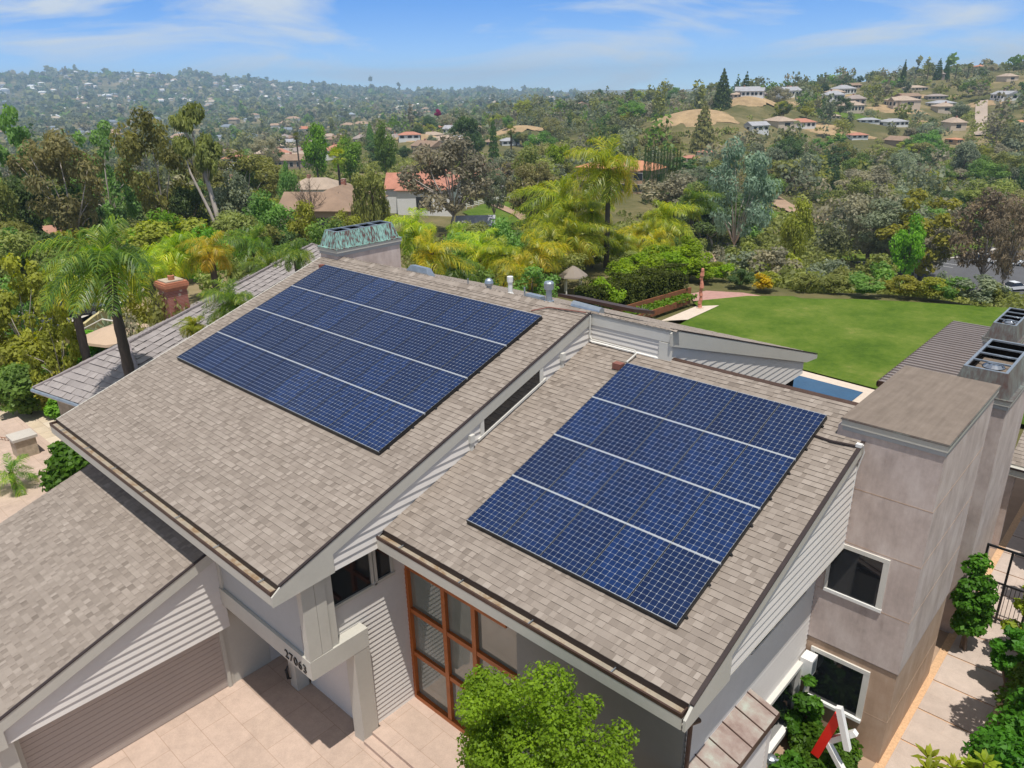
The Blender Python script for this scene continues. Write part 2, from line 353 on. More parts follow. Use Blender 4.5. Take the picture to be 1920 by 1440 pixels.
LABELS = [('narrow dark cypress in the tight row behind the orange-roofed house', 'cypresses in a row'), ('tiny fan palm silhouetted on the right ridge line', 'fan palms on the ridge line'), ('yellow-green queen palm in the crowded palm belt behind the house ridge', 'palms in the belt behind the ridge'), ('rounded olive-green shrub in the thicket along the far edge of the lawn', 'shrubs along the far edge of the lawn'), ('lime green shrub in the bank behind the dark clipped hedge', 'lime shrubs behind the clipped hedge'), ('leafy shrub in the front garden left of the tiled roof', 'shrubs left of the tiled roof'), ('leafy shrub in the palm garden behind the house ridge', 'shrubs in the palm garden'), ('leafy tree in the dense planting beyond the tiled roof', 'trees in the dense planting beyond the tiled roof'), ('leafy tree between the palm belt and the paddock', 'trees between the palms and the paddock'), ('leafy hazy green tree on the flat below the left far hills', 'leafy trees on the flat below the left hills'), ('leafy tree in the wooded valley beyond the lawn', 'leafy trees in the wooded valley beyond the lawn'), ('leafy tree among the houses in the middle distance, below the far ridge', 'leafy trees among the middle-distance houses'), ('tall eucalyptus tree in the wooded valley beyond the lawn', 'tall eucalyptus trees in the wooded valley beyond the lawn'), ('tall eucalyptus hazy green tree on the flat below the left far hills', 'tall eucalyptus trees on the flat below the left hills'), ('loose-crowned tree in the wooded valley beyond the lawn', 'loose-crowned trees in the wooded valley beyond the lawn'), ('leafy tree on the wooded right-hand hillside', 'leafy trees on the right-hand hillside'), ('tall eucalyptus tree on the slope below the dry knoll', 'tall eucalyptus trees on the slope below the dry knoll'), ('leafy tree on the slope below the dry knoll', 'leafy trees on the slope below the dry knoll'), ('tall eucalyptus tree on the wooded right-hand hillside', 'tall eucalyptus trees on the right-hand hillside'), ('tall eucalyptus tree among the houses in the middle distance, below the far ridge', 'tall eucalyptus trees among the middle-distance houses'), ('pointed conifer tree in the wooded valley beyond the lawn', 'pointed conifer trees in the wooded valley beyond the lawn'), ('loose-crowned tree on the wooded right-hand hillside', 'loose-crowned trees on the right-hand hillside'), ('loose-crowned tree among the houses in the middle distance, below the far ridge', 'loose-crowned trees among the middle-distance houses'), ('pointed conifer tree on the slope below the dry knoll', 'pointed conifer trees on the slope below the dry knoll'), ('loose-crowned tree on the slope below the dry knoll', 'loose-crowned trees on the slope below the dry knoll'), ('loose-crowned hazy green tree on the flat below the left far hills', 'loose-crowned trees on the flat below the left hills'), ('pointed conifer hazy green tree on the flat below the left far hills', 'pointed conifer trees on the flat below the left hills'), ('pointed conifer tree among the houses in the middle distance, below the far ridge', 'pointed conifer trees among the middle-distance houses'), ('pointed conifer tree on the wooded right-hand hillside', 'pointed conifer trees on the right-hand hillside')]
TREES = [
('tall_eucalyptus', -86.8, 41.4, -5.6, 19.45, 7.6, 0.3, 'olive', 'tall eucalyptus with two bare white leaning trunks and a high olive crown', None),
('eucalyptus_tree', -96.4, 39.5, -6.29, 19.07, 11.98, 2.03, 'oliveb', 'broad olive eucalyptus with forked pale trunks left of the tall bare-trunked one', None),
('loose_tree', -114.5, 39.8, -8.01, 20.44, 12.13, 0.95, 'fresh', 'loose bright green tree with pale limbs between two brown eucalyptuses', None),
('eucalyptus_tree', -94.6, 26.8, -5.78, 16.97, 12.56, 4.09, 'brown', 'brownish eucalyptus with pale forked limbs behind the wooden rail fence', None),
('loose_tree', -111.2, 26.9, -7.4, 21.17, 9.85, 0.45, 'fresh', 'green tree cut by the left picture edge under the far hills', None),
('broadleaf_tree', -101.4, 25.1, -6.36, 13.49, 7.62, 3.37, 'dark', 'dark tree in shade behind the wooden rail fence at the left', None),
('broadleaf_tree', -98.0, 29.3, -6.14, 10.45, 8.44, 2.3, 'dark', 'dark low tree beneath the brownish eucalyptus', None),
('broadleaf_tree', -100.4, 20.8, -6.16, 14.28, 6.01, 0.36, 'olive', 'olive tree at the far left edge above the rail fence', None),
('broadleaf_tree', -87.2, 45.0, -5.94, 11.0, 7.6, 3.19, 'grey', 'round grey-green tree right of the tall white trunks', None),
('broadleaf_tree', -93.1, 42.0, -6.1, 10.24, 5.92, 0.24, 'dark', 'dark blue-green tree behind the white trunks', None),
('broadleaf_tree', -132.2, 73.3, -9.94, 13.44, 7.46, 2.72, 'mid', 'mid green tree left of the white garage', None),
('broadleaf_tree', -115.9, 71.5, -9.71, 13.08, 4.5, 0.44, 'fresh', 'small bright green tree at the left end of the white garage', None),
('broadleaf_tree', -78.8, 45.9, -5.96, 8.96, 7.64, 0.57, 'mid', 'green bushy tree left of the brown-roofed house', None),
('broadleaf_tree', -72.0, 37.3, -4.94, 7.81, 7.48, 2.67, 'olive', 'olive-green tree below the round grey-green tree', None),
('broadleaf_tree', -72.5, 46.7, -6.03, 8.43, 5.01, 5.19, 'yolive', 'yellow-green citrus-like tree in front of the brown-roofed house', None),
('bare_tree', -105.6, 69.2, -9.23, 10.58, 7.42, 0.78, 'bare', 'leafless grey-brown tree in front of the white garage', None),
('broadleaf_tree', -73.8, 53.8, -6.76, 7.02, 5.0, 1.4, 'yolive', 'clipped green tree just above the copper-topped chimney', None),
('willow_tree', -86.9, 68.1, -8.33, 12.23, 7.04, 3.94, 'olive', 'weeping olive-green tree in front of the brown-roofed house', None),
('eucalyptus_tree', -89.2, 87.2, -10.05, 17.24, 19.76, 5.95, 'greybr', 'large grey-brown eucalyptus with many white trunks before the white house', None),
('eucalyptus_tree', -92.0, 101.5, -11.02, 12.71, 6.16, 3.62, 'grey', 'slim grey-green eucalyptus right of the large grey-brown one', None),
('eucalyptus_tree', -86.4, 106.7, -11.62, 13.18, 12.36, 2.49, 'brown', 'olive-brown tree left of the tall palm, lower of two', None),
('broadleaf_tree', -102.4, 126.0, -12.23, 14.94, 11.9, 6.13, 'olive', 'olive tree above the olive-brown tree left of the tall palm', None),
('broadleaf_tree', -124.2, 159.9, -13.65, 15.52, 8.39, 0.29, 'lime', 'vivid lime green round tree among darker ones', None),
('broadleaf_tree', -200.6, 134.0, -14.03, 19.95, 10.91, 5.39, 'bright', 'vivid green round tree above the white garage', None),
('broadleaf_tree', -191.1, 139.1, -13.54, 15.51, 11.52, 1.82, 'bright', 'green tree right of the vivid round tree above the garage', None),
('broadleaf_tree', -176.3, 142.1, -12.85, 18.77, 8.73, 0.91, 'mid', 'tall green tree above the red tiled roof', None),
('conifer_tree', -163.3, 308.1, -14.1, 20.38, 12.55, 0.74, 'brown', 'dark brown-green conifer standing against the dry knoll', None),
('conifer_tree', -196.2, 209.5, -14.9, 19.0, 4.82, 1.94, 'dark', 'slender dark green conifer left of a small fan palm', None),
('broadleaf_tree', -232.2, 230.0, -15.38, 21.0, 16.93, 5.13, 'deep', 'dense deep green tree left of the dry hillside field', None),
('broadleaf_tree', -157.6, 265.0, -15.26, 14.86, 18.98, 1.13, 'brown', 'brown-leaved tree above the row of cypresses', None),
('eucalyptus_tree', -43.1, 105.9, -13.02, 19.64, 12.32, 3.65, 'blue', 'large blue-grey eucalyptus with drooping masses right of the palms', None),
('broadleaf_tree', -35.1, 144.6, -18.72, 16.43, 12.9, 4.01, 'greybr', 'dense dark grey-brown tree in the valley beyond the lawn', None),
('loose_tree', -25.0, 139.2, -18.94, 17.18, 17.93, 2.34, 'yolive', 'yellow-olive plane tree with white limbs left of the car park', None),
('broadleaf_tree', -22.0, 121.3, -16.33, 11.93, 6.26, 3.44, 'bright', 'bright green young tree beside the car park', None),
('eucalyptus_tree', -13.5, 131.5, -17.77, 16.48, 13.28, 0.39, 'redbr', 'large red-brown eucalyptus standing in the car park', None),
('eucalyptus_tree', -8.8, 124.2, -16.4, 15.09, 6.95, 0.37, 'redbr', 'red-brown eucalyptus cut by the right picture edge at the car park', None),
('broadleaf_tree', -61.1, 315.6, -23.01, 18.71, 11.6, 1.29, 'grey', 'grey-green tree beside the straight hillside road', None),
('broadleaf_tree', -40.7, 123.4, -16.34, 13.09, 6.36, 4.27, 'yolive', 'ochre-yellow shrubby tree above the dirt bank', None),
('conifer_tree', -213.8, 417.2, -0.38, 21.18, 11.83, 2.69, 'dark', 'tall dark conifer on the ridge left of the upper knoll', None),
('conifer_tree', -220.7, 458.7, 1.48, 18.0, 6.85, 1.97, 'deep', 'thin conifer on the ridge behind the hilltop house', None),
('conifer_tree', -193.4, 663.0, 7.86, 18.94, 6.14, 3.68, 'deep', 'pointed conifer on the right ridge line', None),
('conifer_tree', -176.1, 688.8, 12.88, 14.71, 7.45, 2.85, 'deep', 'double-topped conifer on the right ridge line', None),
('conifer_tree', -171.3, 692.1, 13.03, 14.82, 6.2, 1.88, 'deep', 'pointed conifer beside the double-topped one on the ridge', None),
('flower_bush', -314.4, 288.4, -0.74, 5.0, 5.22, 4.99, 'crimson', 'crimson flowering bush among the houses below the far hills', None),
('cypress_tree', -100.0, 166.0, -14.4, 15.21, 1.1, 3.3, 'cyp', 0),
('cypress_tree', -98.1, 164.5, -14.48, 14.62, 1.08, 6.16, 'cyp', 0),
('cypress_tree', -99.6, 168.0, -14.63, 14.81, 1.1, 0.95, 'cyp', 0),
('cypress_tree', -98.4, 167.9, -14.76, 15.4, 1.1, 4.8, 'cyp', 0),
('cypress_tree', -96.2, 166.0, -14.85, 14.37, 1.08, 4.37, 'cyp', 0),
('cypress_tree', -96.1, 167.4, -15.01, 14.73, 1.09, 5.27, 'cyp', 0),
('cypress_tree', -96.3, 169.2, -15.21, 14.82, 1.1, 0.38, 'cyp', 0),
('cypress_tree', -97.0, 171.9, -15.4, 14.43, 1.11, 5.16, 'cyp', 0),
('cypress_tree', -95.1, 170.0, -15.49, 14.96, 1.1, 0.14, 'cyp', 0),
('cypress_tree', -92.0, 166.7, -15.58, 15.56, 1.07, 0.37, 'cyp', 0),
('cypress_tree', -91.8, 168.0, -15.78, 15.61, 1.08, 2.46, 'cyp', 0),
('cypress_tree', -92.0, 169.8, -15.99, 15.63, 1.08, 3.45, 'cyp', 0),
('loose_tree', -36.2, 5.5, -1.6, 8.52, 5.4, 5.55, 'yolive', 'sparse yellow-green tree between the street and the tiled roof, upper of three', None),
('loose_tree', -30.1, 4.9, -1.4, 7.45, 3.66, 5.15, 'yolive', 'sparse yellow-green tree beside the cream garden wall', None),
('broadleaf_tree', -166.5, 234.7, -15.17, 15.43, 9.97, 5.43, 'olive', 'olive tree above and left of the tallest queen palm', None),
('queen_palm', -19.7, 4.8, -0.8, 9.64, 5.08, 1.75, 'pgreen', 'big queen palm with windswept fronds beside the grey tiled roof', None),
('queen_palm', -28.8, 6.0, -1.39, 7.78, 3.96, 2.61, 'pyel', 'queen palm with yellow-green fronds left of the big windswept one', None),
('queen_palm', -17.1, 8.5, -0.33, 7.22, 2.9, 2.25, 'pgreen', 'bright green palm crown between the house and the brick chimney', None),
('queen_palm', -20.6, 8.2, -0.95, 6.18, 1.54, 5.55, 'pyel', 'small palm frond head lower left of the bright palm crown', None),
('queen_palm', -35.4, 14.4, -1.68, 7.34, 5.03, 6.01, 'pyel', 'yellow-tinged queen palm behind the brick chimney', None),
('queen_palm', -32.7, 15.3, -1.58, 7.42, 3.93, 0.95, 'pgold', 'palm with golden old fronds behind the bright palm crown', None),
('queen_palm', -40.4, 22.4, -2.42, 6.76, 4.79, 1.11, 'pgreen', 'green queen palm left of the copper-topped chimney', None),
('queen_palm', -26.9, 17.7, -1.46, 7.65, 2.81, 1.46, 'pgreen', 'palm with fronds touching the roof left of the copper-topped chimney', None),
('queen_palm', -29.7, 29.2, -1.29, 6.78, 4.96, 1.47, 'pyel', 'upper yellow-green palm right of the copper-topped chimney', None),
('queen_palm', -23.0, 24.7, -1.53, 6.99, 4.29, 3.05, 'pgold', 'lower golden palm just behind the roof ridge, right of the chimney', None),
('queen_palm', -24.2, 27.9, -1.26, 5.05, 3.9, 3.7, 'pgreen', 'dark green palm behind the roof ridge vents', None),
('queen_palm', -26.1, 47.5, -0.0, 8.37, 8.23, 1.65, 'pyel', 'tallest queen palm with a dark trunk and wide yellow-green crown', None),
('queen_palm', -33.1, 49.7, -1.03, 5.96, 7.43, 0.03, 'pyel', 'palm left of the tallest queen palm, fronds blown sideways', None),
('queen_palm', -25.5, 37.8, -0.0, 3.3, 5.32, 2.63, 'pgold', 'palm with hanging golden fronds above the small gazebo', None),
('queen_palm', -28.8, 37.4, -0.0, 2.51, 4.67, 2.32, 'pyel', 'palm left of the golden one above the roof vents', None),
('queen_palm', -26.8, 44.4, -0.0, 3.19, 5.81, 3.56, 'pyel', 'yellow palm directly left of the dark palm trunk', None),
('queen_palm', -28.4, 55.6, -2.87, 4.24, 5.38, 5.99, 'pgold', 'golden palm right of the dark palm trunk', None),
('queen_palm', -28.4, 60.3, -6.09, 8.35, 6.92, 4.34, 'pyel', 'palm with grey trunk right of the golden palm', None),
('queen_palm', -33.0, 73.9, -8.66, 10.83, 5.56, 3.24, 'pgreen', 'grey-green palm in front of the blue-grey eucalyptus', None),
('queen_palm', -27.5, 51.4, -0.22, 0.35, 4.42, 3.88, 'pyel', 'low palm at the foot of the dark palm trunk', None),
('fan_palm', -143.6, 102.3, -11.35, 11.41, 5.51, 4.25, 'pyel', 'palm with two dark stems before the white garage', None),
('fan_palm', -157.4, 177.4, -14.28, 16.16, 4.34, 0.34, 'fan', 'fan palm with a bare trunk between the hillside trees', None),
('fan_palm', -121.8, 142.1, -12.75, 9.89, 4.06, 5.65, 'fan', 'short fan palm before the red roof behind the big eucalyptus', None),
('fan_palm', -138.4, 205.7, -14.65, 11.9, 5.19, 4.9, 'fan', 'fan palm above the tallest queen palm', None),
('fan_palm', -138.7, 217.7, -14.62, 11.63, 6.08, 5.49, 'fan', 'golden fan palm left of the cypress row', None),
('fan_palm', -241.6, 153.4, -14.57, 13.57, 3.87, 5.01, 'fan', 'small fan palm among bright trees above the garage', None),
('fan_palm', -177.5, 667.6, 9.71, 14.0, 3.64, 2.46, 'fan', 1),
('fan_palm', -159.5, 672.5, 10.68, 11.43, 3.59, 2.51, 'fan', 1),
('fan_palm', -151.7, 674.4, 10.52, 11.01, 3.57, 0.65, 'fan', 1),
('fan_palm', -246.5, 644.2, 5.9, 12.24, 3.83, 3.98, 'fan', 1),
('fan_palm', -226.8, 651.8, 7.94, 10.15, 3.78, 0.39, 'fan', 1),
('queen_palm', -31.6, 37.5, -0.24, 2.95, 5.02, 0.42, 'pyel', 2),
('queen_palm', -24.6, 34.6, -0.0, 2.35, 4.12, 1.31, 'pgold', 2),
('queen_palm', -30.0, 44.4, -0.0, 3.52, 5.76, 1.02, 'pyel', 2),
('queen_palm', -30.2, 50.7, -0.06, 4.16, 6.12, 2.14, 'pyel', 2),
('queen_palm', -26.5, 55.6, -2.77, 3.58, 5.05, 0.33, 'pgold', 2),
('queen_palm', -32.4, 29.1, -1.77, 6.12, 3.17, 0.0, 'pyel', 2),
('queen_palm', -32.3, 11.3, -1.49, 7.11, 3.38, 0.95, 'pyel', 2),
('queen_palm', -33.0, 19.1, -1.93, 6.06, 3.16, 0.64, 'pgreen', 'green queen palm in the crowded palm belt behind the house ridge', 'palms in the belt behind the ridge'),
('queen_palm', -38.6, 41.8, -4.2, 6.47, 4.4, 2.28, 'pyel', 2),
('dense_shrub', -12.1, 49.5, -0.0, 0.6, 2.05, 1.58, 'yolive', 3),
('dense_shrub', -18.6, 69.0, -6.79, 4.81, 4.57, 0.72, 'olive', 3),
('dense_shrub', -17.1, 72.0, -7.25, 5.18, 4.42, 1.96, 'grey', 3),
('dense_shrub', -13.7, 71.7, -7.07, 5.43, 4.85, 3.01, 'olive', 3),
('dense_shrub', -9.1, 66.5, -5.8, 5.93, 6.26, 5.97, 'mid', 3),
('dense_shrub', -8.3, 52.4, -0.16, 1.35, 3.36, 4.76, 'olive', 3),
('dense_shrub', -5.9, 52.4, -0.0, 1.39, 3.23, 2.3, 'mid', 3),
('dense_shrub', -3.8, 53.9, -0.01, 1.6, 3.29, 2.07, 'yolive', 3),
('dense_shrub', -2.1, 54.4, -0.03, 1.84, 3.0, 4.65, 'yolive', 3),
('dense_shrub', -0.5, 54.8, -0.06, 1.89, 3.34, 6.21, 'mid', 3),
('dense_shrub', 1.2, 55.2, -0.16, 2.33, 4.11, 6.01, 'grey', 3),
('dense_shrub', 2.1, 55.0, -0.15, 2.14, 2.08, 1.38, 'olive', 3),
('dense_shrub', -9.8, 51.1, -0.09, 1.08, 2.37, 6.19, 'olive', 3),
('dense_shrub', -23.5, 76.1, -8.53, 6.88, 7.41, 4.1, 'greybr', 3),
('dense_shrub', -27.1, 75.6, -8.73, 6.72, 7.56, 0.75, 'grey', 3),
('dense_shrub', -23.8, 79.6, -9.12, 6.45, 5.35, 1.12, 'yolive', 3),
('dense_shrub', -31.2, 85.1, -10.08, 7.41, 6.45, 5.94, 'olive', 3),
('dense_shrub', -17.8, 78.2, -8.51, 6.45, 5.35, 5.95, 'grey', 3),
('dense_shrub', -14.3, 81.2, -9.22, 7.42, 6.12, 0.17, 'olive', 3),
('dense_shrub', -5.8, 74.2, -7.58, 5.93, 3.1, 0.92, 'grey', 3),
('dense_shrub', -19.5, 47.0, -0.0, 2.92, 4.36, 5.19, 'lime', 4),
('dense_shrub', -18.8, 42.8, -0.0, 3.19, 4.11, 6.16, 'lime', 4),
('dense_shrub', -18.6, 48.7, -0.0, 3.02, 4.18, 4.13, 'lime', 4),
('dense_shrub', -18.4, 39.4, -0.0, 3.07, 3.46, 2.2, 'lime', 4),
('dense_shrub', -17.3, 35.3, -0.0, 3.3, 3.06, 3.45, 'lime', 4),
('dense_shrub', -21.3, 52.9, -0.76, 3.74, 3.36, 0.82, 'lime', 4),
('dense_shrub', -23.4, 51.7, -0.28, 2.46, 3.4, 0.09, 'lime', 4),
('dense_shrub', -22.8, 47.3, -0.0, 2.15, 3.23, 6.1, 'lime', 4),
('dense_shrub', -17.2, 48.4, -0.0, 1.59, 2.58, 4.08, 'lime', 4),
('dense_shrub', -22.9, 44.8, -0.0, 1.87, 2.63, 3.31, 'lime', 4),
('dense_shrub', -16.2, 50.0, -0.0, 1.22, 2.61, 5.86, 'lime', 4),
('dense_shrub', -14.1, 48.8, -0.0, 1.17, 2.41, 2.72, 'deep', 'dark green shrub at the left end of the lawn', None),
('dense_shrub', -18.1, 52.4, -0.47, 1.46, 2.18, 5.47, 'lime', 4),
('flower_bush', -12.3, 48.6, -0.0, 0.06, 2.05, 5.19, 'yellow', 'low yellow and orange leaved bush at the far left corner of the lawn', None),
('garden_shrub', -28.5, 10.1, -1.4, 7.6, 3.78, 1.33, 'olive', 5),
('garden_shrub', -46.0, 7.5, -2.08, 6.6, 3.85, 1.58, 'mid', 5),
('garden_shrub', -39.9, 13.8, -1.87, 7.37, 5.17, 1.84, 'yolive', 5),
('garden_shrub', -37.9, 22.7, -2.61, 7.56, 4.24, 1.51, 'mid', 6),
('garden_shrub', -50.5, 34.8, -4.23, 8.71, 6.11, 3.68, 'mid', 6),
('garden_shrub', -37.8, 18.6, -1.89, 7.64, 5.35, 1.63, 'olive', 6),
('garden_shrub', -33.7, 38.3, -1.1, 5.54, 5.96, 2.63, 'mid', 6),
('garden_shrub', -24.6, 30.4, -0.64, 4.67, 3.57, 0.82, 'mid', 6),
('garden_shrub', -27.9, 26.6, -1.93, 6.52, 2.64, 5.71, 'olive', 6),
('garden_shrub', -23.3, 25.9, -1.49, 6.1, 2.46, 2.22, 'mid', 6),
('garden_shrub', -21.9, 33.0, -0.06, 3.84, 4.48, 2.88, 'mid', 6),
('garden_shrub', -25.5, 40.4, -0.0, 3.51, 5.12, 3.66, 'olive', 6),
('garden_shrub', -27.1, 46.8, -0.0, 2.36, 4.48, 5.68, 'olive', 6),
('garden_shrub', -24.4, 48.6, -0.0, 1.69, 3.9, 2.64, 'olive', 6),
('garden_shrub', -48.5, 53.1, -6.56, 8.7, 4.98, 5.76, 'olive', 6),
('garden_shrub', -49.0, 59.7, -7.44, 9.64, 6.79, 3.15, 'mid', 6),
('garden_shrub', -29.9, 11.9, -1.42, 7.1, 2.53, 3.34, 'greybr', 5),
('garden_shrub', -30.8, 9.5, -1.42, 6.36, 2.85, 3.29, 'greybr', 5),
('garden_shrub', -50.0, 40.7, -5.22, 7.98, 3.87, 0.12, 'grey', 6),
('garden_shrub', -32.3, 72.0, -8.32, 8.97, 5.17, 2.76, 'olive', 6),
('garden_shrub', -24.7, 64.8, -6.5, 7.2, 4.59, 1.15, 'greybr', 6),
('garden_shrub', -31.9, 60.5, -6.48, 7.84, 5.35, 0.02, 'olive', 6),
('garden_shrub', -42.0, 57.8, -7.04, 9.75, 5.63, 5.02, 'olive', 6),
('garden_shrub', -70.2, 13.9, -3.98, 6.81, 3.6, 1.08, 'mid', 5),
('broadleaf_tree', -71.8, 28.0, -4.46, 7.7, 8.4, 3.15, 'bright', 7),
('broadleaf_tree', -85.7, 23.8, -5.12, 6.2, 7.1, 1.15, 'yolive', 7),
('broadleaf_tree', -72.1, 42.1, -5.59, 4.6, 6.0, 5.98, 'mid', 7),
('broadleaf_tree', -71.5, 38.8, -5.14, 6.7, 8.2, 0.39, 'olive', 7),
('broadleaf_tree', -71.2, 14.8, -4.09, 6.0, 7.5, 3.22, 'mid', 7),
('broadleaf_tree', -79.7, 18.6, -4.77, 5.9, 6.6, 5.78, 'olive', 7),
('broadleaf_tree', -57.8, 30.4, -3.65, 5.3, 5.4, 0.44, 'olive', 7),
('broadleaf_tree', -85.3, 31.4, -5.23, 5.9, 7.5, 5.25, 'olive', 7),
('broadleaf_tree', -91.1, 26.3, -5.5, 4.7, 4.9, 4.4, 'yolive', 7),
('broadleaf_tree', -78.6, 18.0, -4.7, 7.2, 7.3, 0.54, 'dark', 7),
('broadleaf_tree', -68.8, 13.8, -3.86, 7.7, 7.4, 4.38, 'olive', 7),
('broadleaf_tree', -86.5, 19.6, -5.1, 5.1, 5.8, 2.77, 'mid', 7),
('broadleaf_tree', -71.5, 50.0, -6.36, 6.0, 6.3, 2.45, 'mid', 7),
('broadleaf_tree', -90.1, 18.6, -5.29, 7.9, 9.0, 6.19, 'olive', 7),
('broadleaf_tree', -69.1, 42.3, -5.63, 4.9, 6.3, 1.32, 'dark', 7),
('broadleaf_tree', -78.2, 16.0, -4.64, 7.4, 7.8, 0.46, 'mid', 7),
('broadleaf_tree', -56.3, 25.6, -3.1, 6.6, 6.9, 2.81, 'bright', 7),
('broadleaf_tree', -72.1, 29.2, -4.51, 7.5, 7.3, 0.96, 'mid', 7),
('broadleaf_tree', -53.4, 31.7, -3.88, 5.2, 6.2, 5.83, 'mid', 7),
('broadleaf_tree', -61.2, 31.4, -3.9, 6.2, 5.8, 0.29, 'olive', 7),
('broadleaf_tree', -94.4, 20.9, -5.64, 5.3, 6.3, 1.59, 'bright', 7),
('broadleaf_tree', -69.6, 28.4, -4.31, 7.8, 10.0, 0.78, 'yolive', 7),
('broadleaf_tree', -63.9, 83.9, -9.86, 5.0, 5.1, 5.69, 'mid', 8),
('broadleaf_tree', -34.4, 60.3, -6.7, 4.5, 4.5, 0.29, 'yolive', 8),
('broadleaf_tree', -62.3, 67.5, -8.15, 3.8, 4.0, 5.52, 'yolive', 8),
('broadleaf_tree', -55.1, 81.3, -9.56, 5.0, 4.7, 0.22, 'olive', 8),
('broadleaf_tree', -51.7, 63.7, -8.03, 4.3, 3.9, 3.71, 'olive', 8),
('broadleaf_tree', -63.3, 76.9, -9.05, 4.3, 5.6, 0.47, 'fresh', 8),
('broadleaf_tree', -44.6, 50.1, -5.99, 5.8, 7.0, 0.8, 'yolive', 8),
('broadleaf_tree', -66.7, 70.6, -8.38, 5.8, 7.2, 2.59, 'olive', 8),
('broadleaf_tree', -43.5, 82.7, -9.48, 5.1, 5.3, 3.61, 'fresh', 8),
('broadleaf_tree', -53.5, 43.0, -5.59, 3.8, 3.8, 2.58, 'yolive', 8),
('broadleaf_tree', -67.0, 73.6, -8.61, 5.0, 5.3, 5.2, 'olive', 8),
('broadleaf_tree', -55.1, 70.5, -8.76, 4.3, 4.0, 0.14, 'olive', 8),
('broadleaf_tree', -46.3, 46.0, -5.6, 4.3, 5.0, 1.26, 'mid', 8),
('broadleaf_tree', -41.7, 70.9, -8.48, 5.8, 6.4, 1.5, 'bright', 8),
('broadleaf_tree', -40.7, 63.2, -7.61, 4.6, 5.6, 5.67, 'mid', 8),
('broadleaf_tree', -62.1, 68.4, -8.21, 4.3, 4.1, 3.08, 'olive', 8),
('broadleaf_tree', -60.1, 92.8, -10.78, 4.2, 4.1, 2.79, 'yolive', 8),
('broadleaf_tree', -47.2, 94.6, -11.05, 4.5, 4.9, 4.17, 'fresh', 8),
('broadleaf_tree', -43.3, 53.3, -6.34, 3.6, 4.5, 0.26, 'yolive', 8),
('broadleaf_tree', -438.6, 181.5, -23.57, 11.3, 16.2, 4.69, 'brown', 9),
('broadleaf_tree', -117.1, 245.1, -18.53, 11.76, 11.84, 6.1, 'brown', 10),
('broadleaf_tree', -491.8, 441.2, -19.71, 6.9, 9.72, 3.11, 'grey', 11),
('eucalyptus_tree', -34.9, 288.8, -23.83, 7.82, 10.21, 6.09, 'grey', 12),
('eucalyptus_tree', -163.1, 94.3, -12.16, 11.48, 12.09, 3.14, 'yolive', 13),
('broadleaf_tree', -122.1, 68.4, -9.45, 7.14, 8.47, 0.67, 'yolive', 9),
('loose_tree', -89.2, 282.4, -23.23, 8.36, 10.06, 6.17, 'brown', 14),
('broadleaf_tree', -113.8, 429.1, -15.64, 7.76, 9.15, 1.69, 'greybr', 15),
('loose_tree', -30.3, 246.0, -23.01, 7.31, 7.61, 2.4, 'deep', 14),
('eucalyptus_tree', -198.2, 284.5, -14.98, 12.87, 17.88, 4.8, 'dark', 16),
('broadleaf_tree', -136.3, 298.3, -15.67, 6.87, 9.36, 3.94, 'olive', 15),
('eucalyptus_tree', -212.0, 255.3, -17.57, 13.7, 17.01, 6.0, 'mid', 16),
('broadleaf_tree', -375.0, 612.2, -0.31, 6.3, 6.05, 4.27, 'olive', 17),
('eucalyptus_tree', -128.1, 307.6, -16.91, 8.0, 10.54, 5.08, 'mid', 18),
('broadleaf_tree', -54.7, 204.4, -21.3, 9.9, 11.68, 0.48, 'dark', 10),
('eucalyptus_tree', -45.0, 227.8, -22.3, 8.99, 11.23, 1.59, 'deep', 12),
('broadleaf_tree', -90.2, 219.4, -19.85, 6.36, 6.9, 0.62, 'mid', 10),
('broadleaf_tree', -46.7, 360.0, -22.97, 8.84, 9.68, 5.15, 'grey', 15),
('broadleaf_tree', -45.1, 303.3, -23.41, 11.67, 12.32, 0.57, 'grey', 10),
('broadleaf_tree', -228.8, 343.7, -7.55, 8.19, 9.82, 2.47, 'yolive', 17),
('broadleaf_tree', -260.3, 78.0, -16.94, 11.55, 15.34, 1.76, 'olive', 9),
('broadleaf_tree', -416.2, 119.8, -24.1, 11.83, 13.81, 1.19, 'deep', 9),
('eucalyptus_tree', -560.3, 439.5, -23.3, 12.23, 17.21, 3.45, 'olive', 19),
('broadleaf_tree', -59.2, 140.0, -16.6, 10.52, 13.38, 3.05, 'mid', 10),
('broadleaf_tree', -75.6, 354.8, -22.85, 7.69, 8.29, 1.63, 'mid', 15),
('broadleaf_tree', -113.2, 205.7, -16.58, 7.0, 7.22, 3.14, 'brown', 17),
('broadleaf_tree', -113.9, 343.4, -20.75, 10.56, 12.28, 1.21, 'olive', 15),
('eucalyptus_tree', -30.5, 143.3, -18.86, 14.22, 16.87, 3.08, 'grey', 12),
('broadleaf_tree', -66.7, 343.2, -22.85, 10.7, 11.36, 3.28, 'greybr', 15),
('eucalyptus_tree', -328.6, 614.6, 0.61, 13.24, 15.6, 4.88, 'olive', 16),
('broadleaf_tree', -166.9, 37.3, -10.93, 10.29, 14.73, 1.58, 'mid', 9),
('broadleaf_tree', -327.3, 100.7, -19.16, 7.34, 9.18, 3.38, 'olive', 9),
('loose_tree', -24.8, 228.4, -22.28, 7.45, 9.04, 1.55, 'olive', 14),
('broadleaf_tree', -78.6, 464.5, -12.74, 8.99, 11.57, 0.51, 'dark', 15),
('broadleaf_tree', -309.8, 339.3, -9.7, 8.38, 7.99, 4.64, 'mid', 11),
('broadleaf_tree', -128.6, 150.0, -13.09, 10.92, 11.63, 1.66, 'brown', 11),
('broadleaf_tree', -34.1, 167.3, -19.95, 11.38, 13.57, 0.35, 'mid', 10),
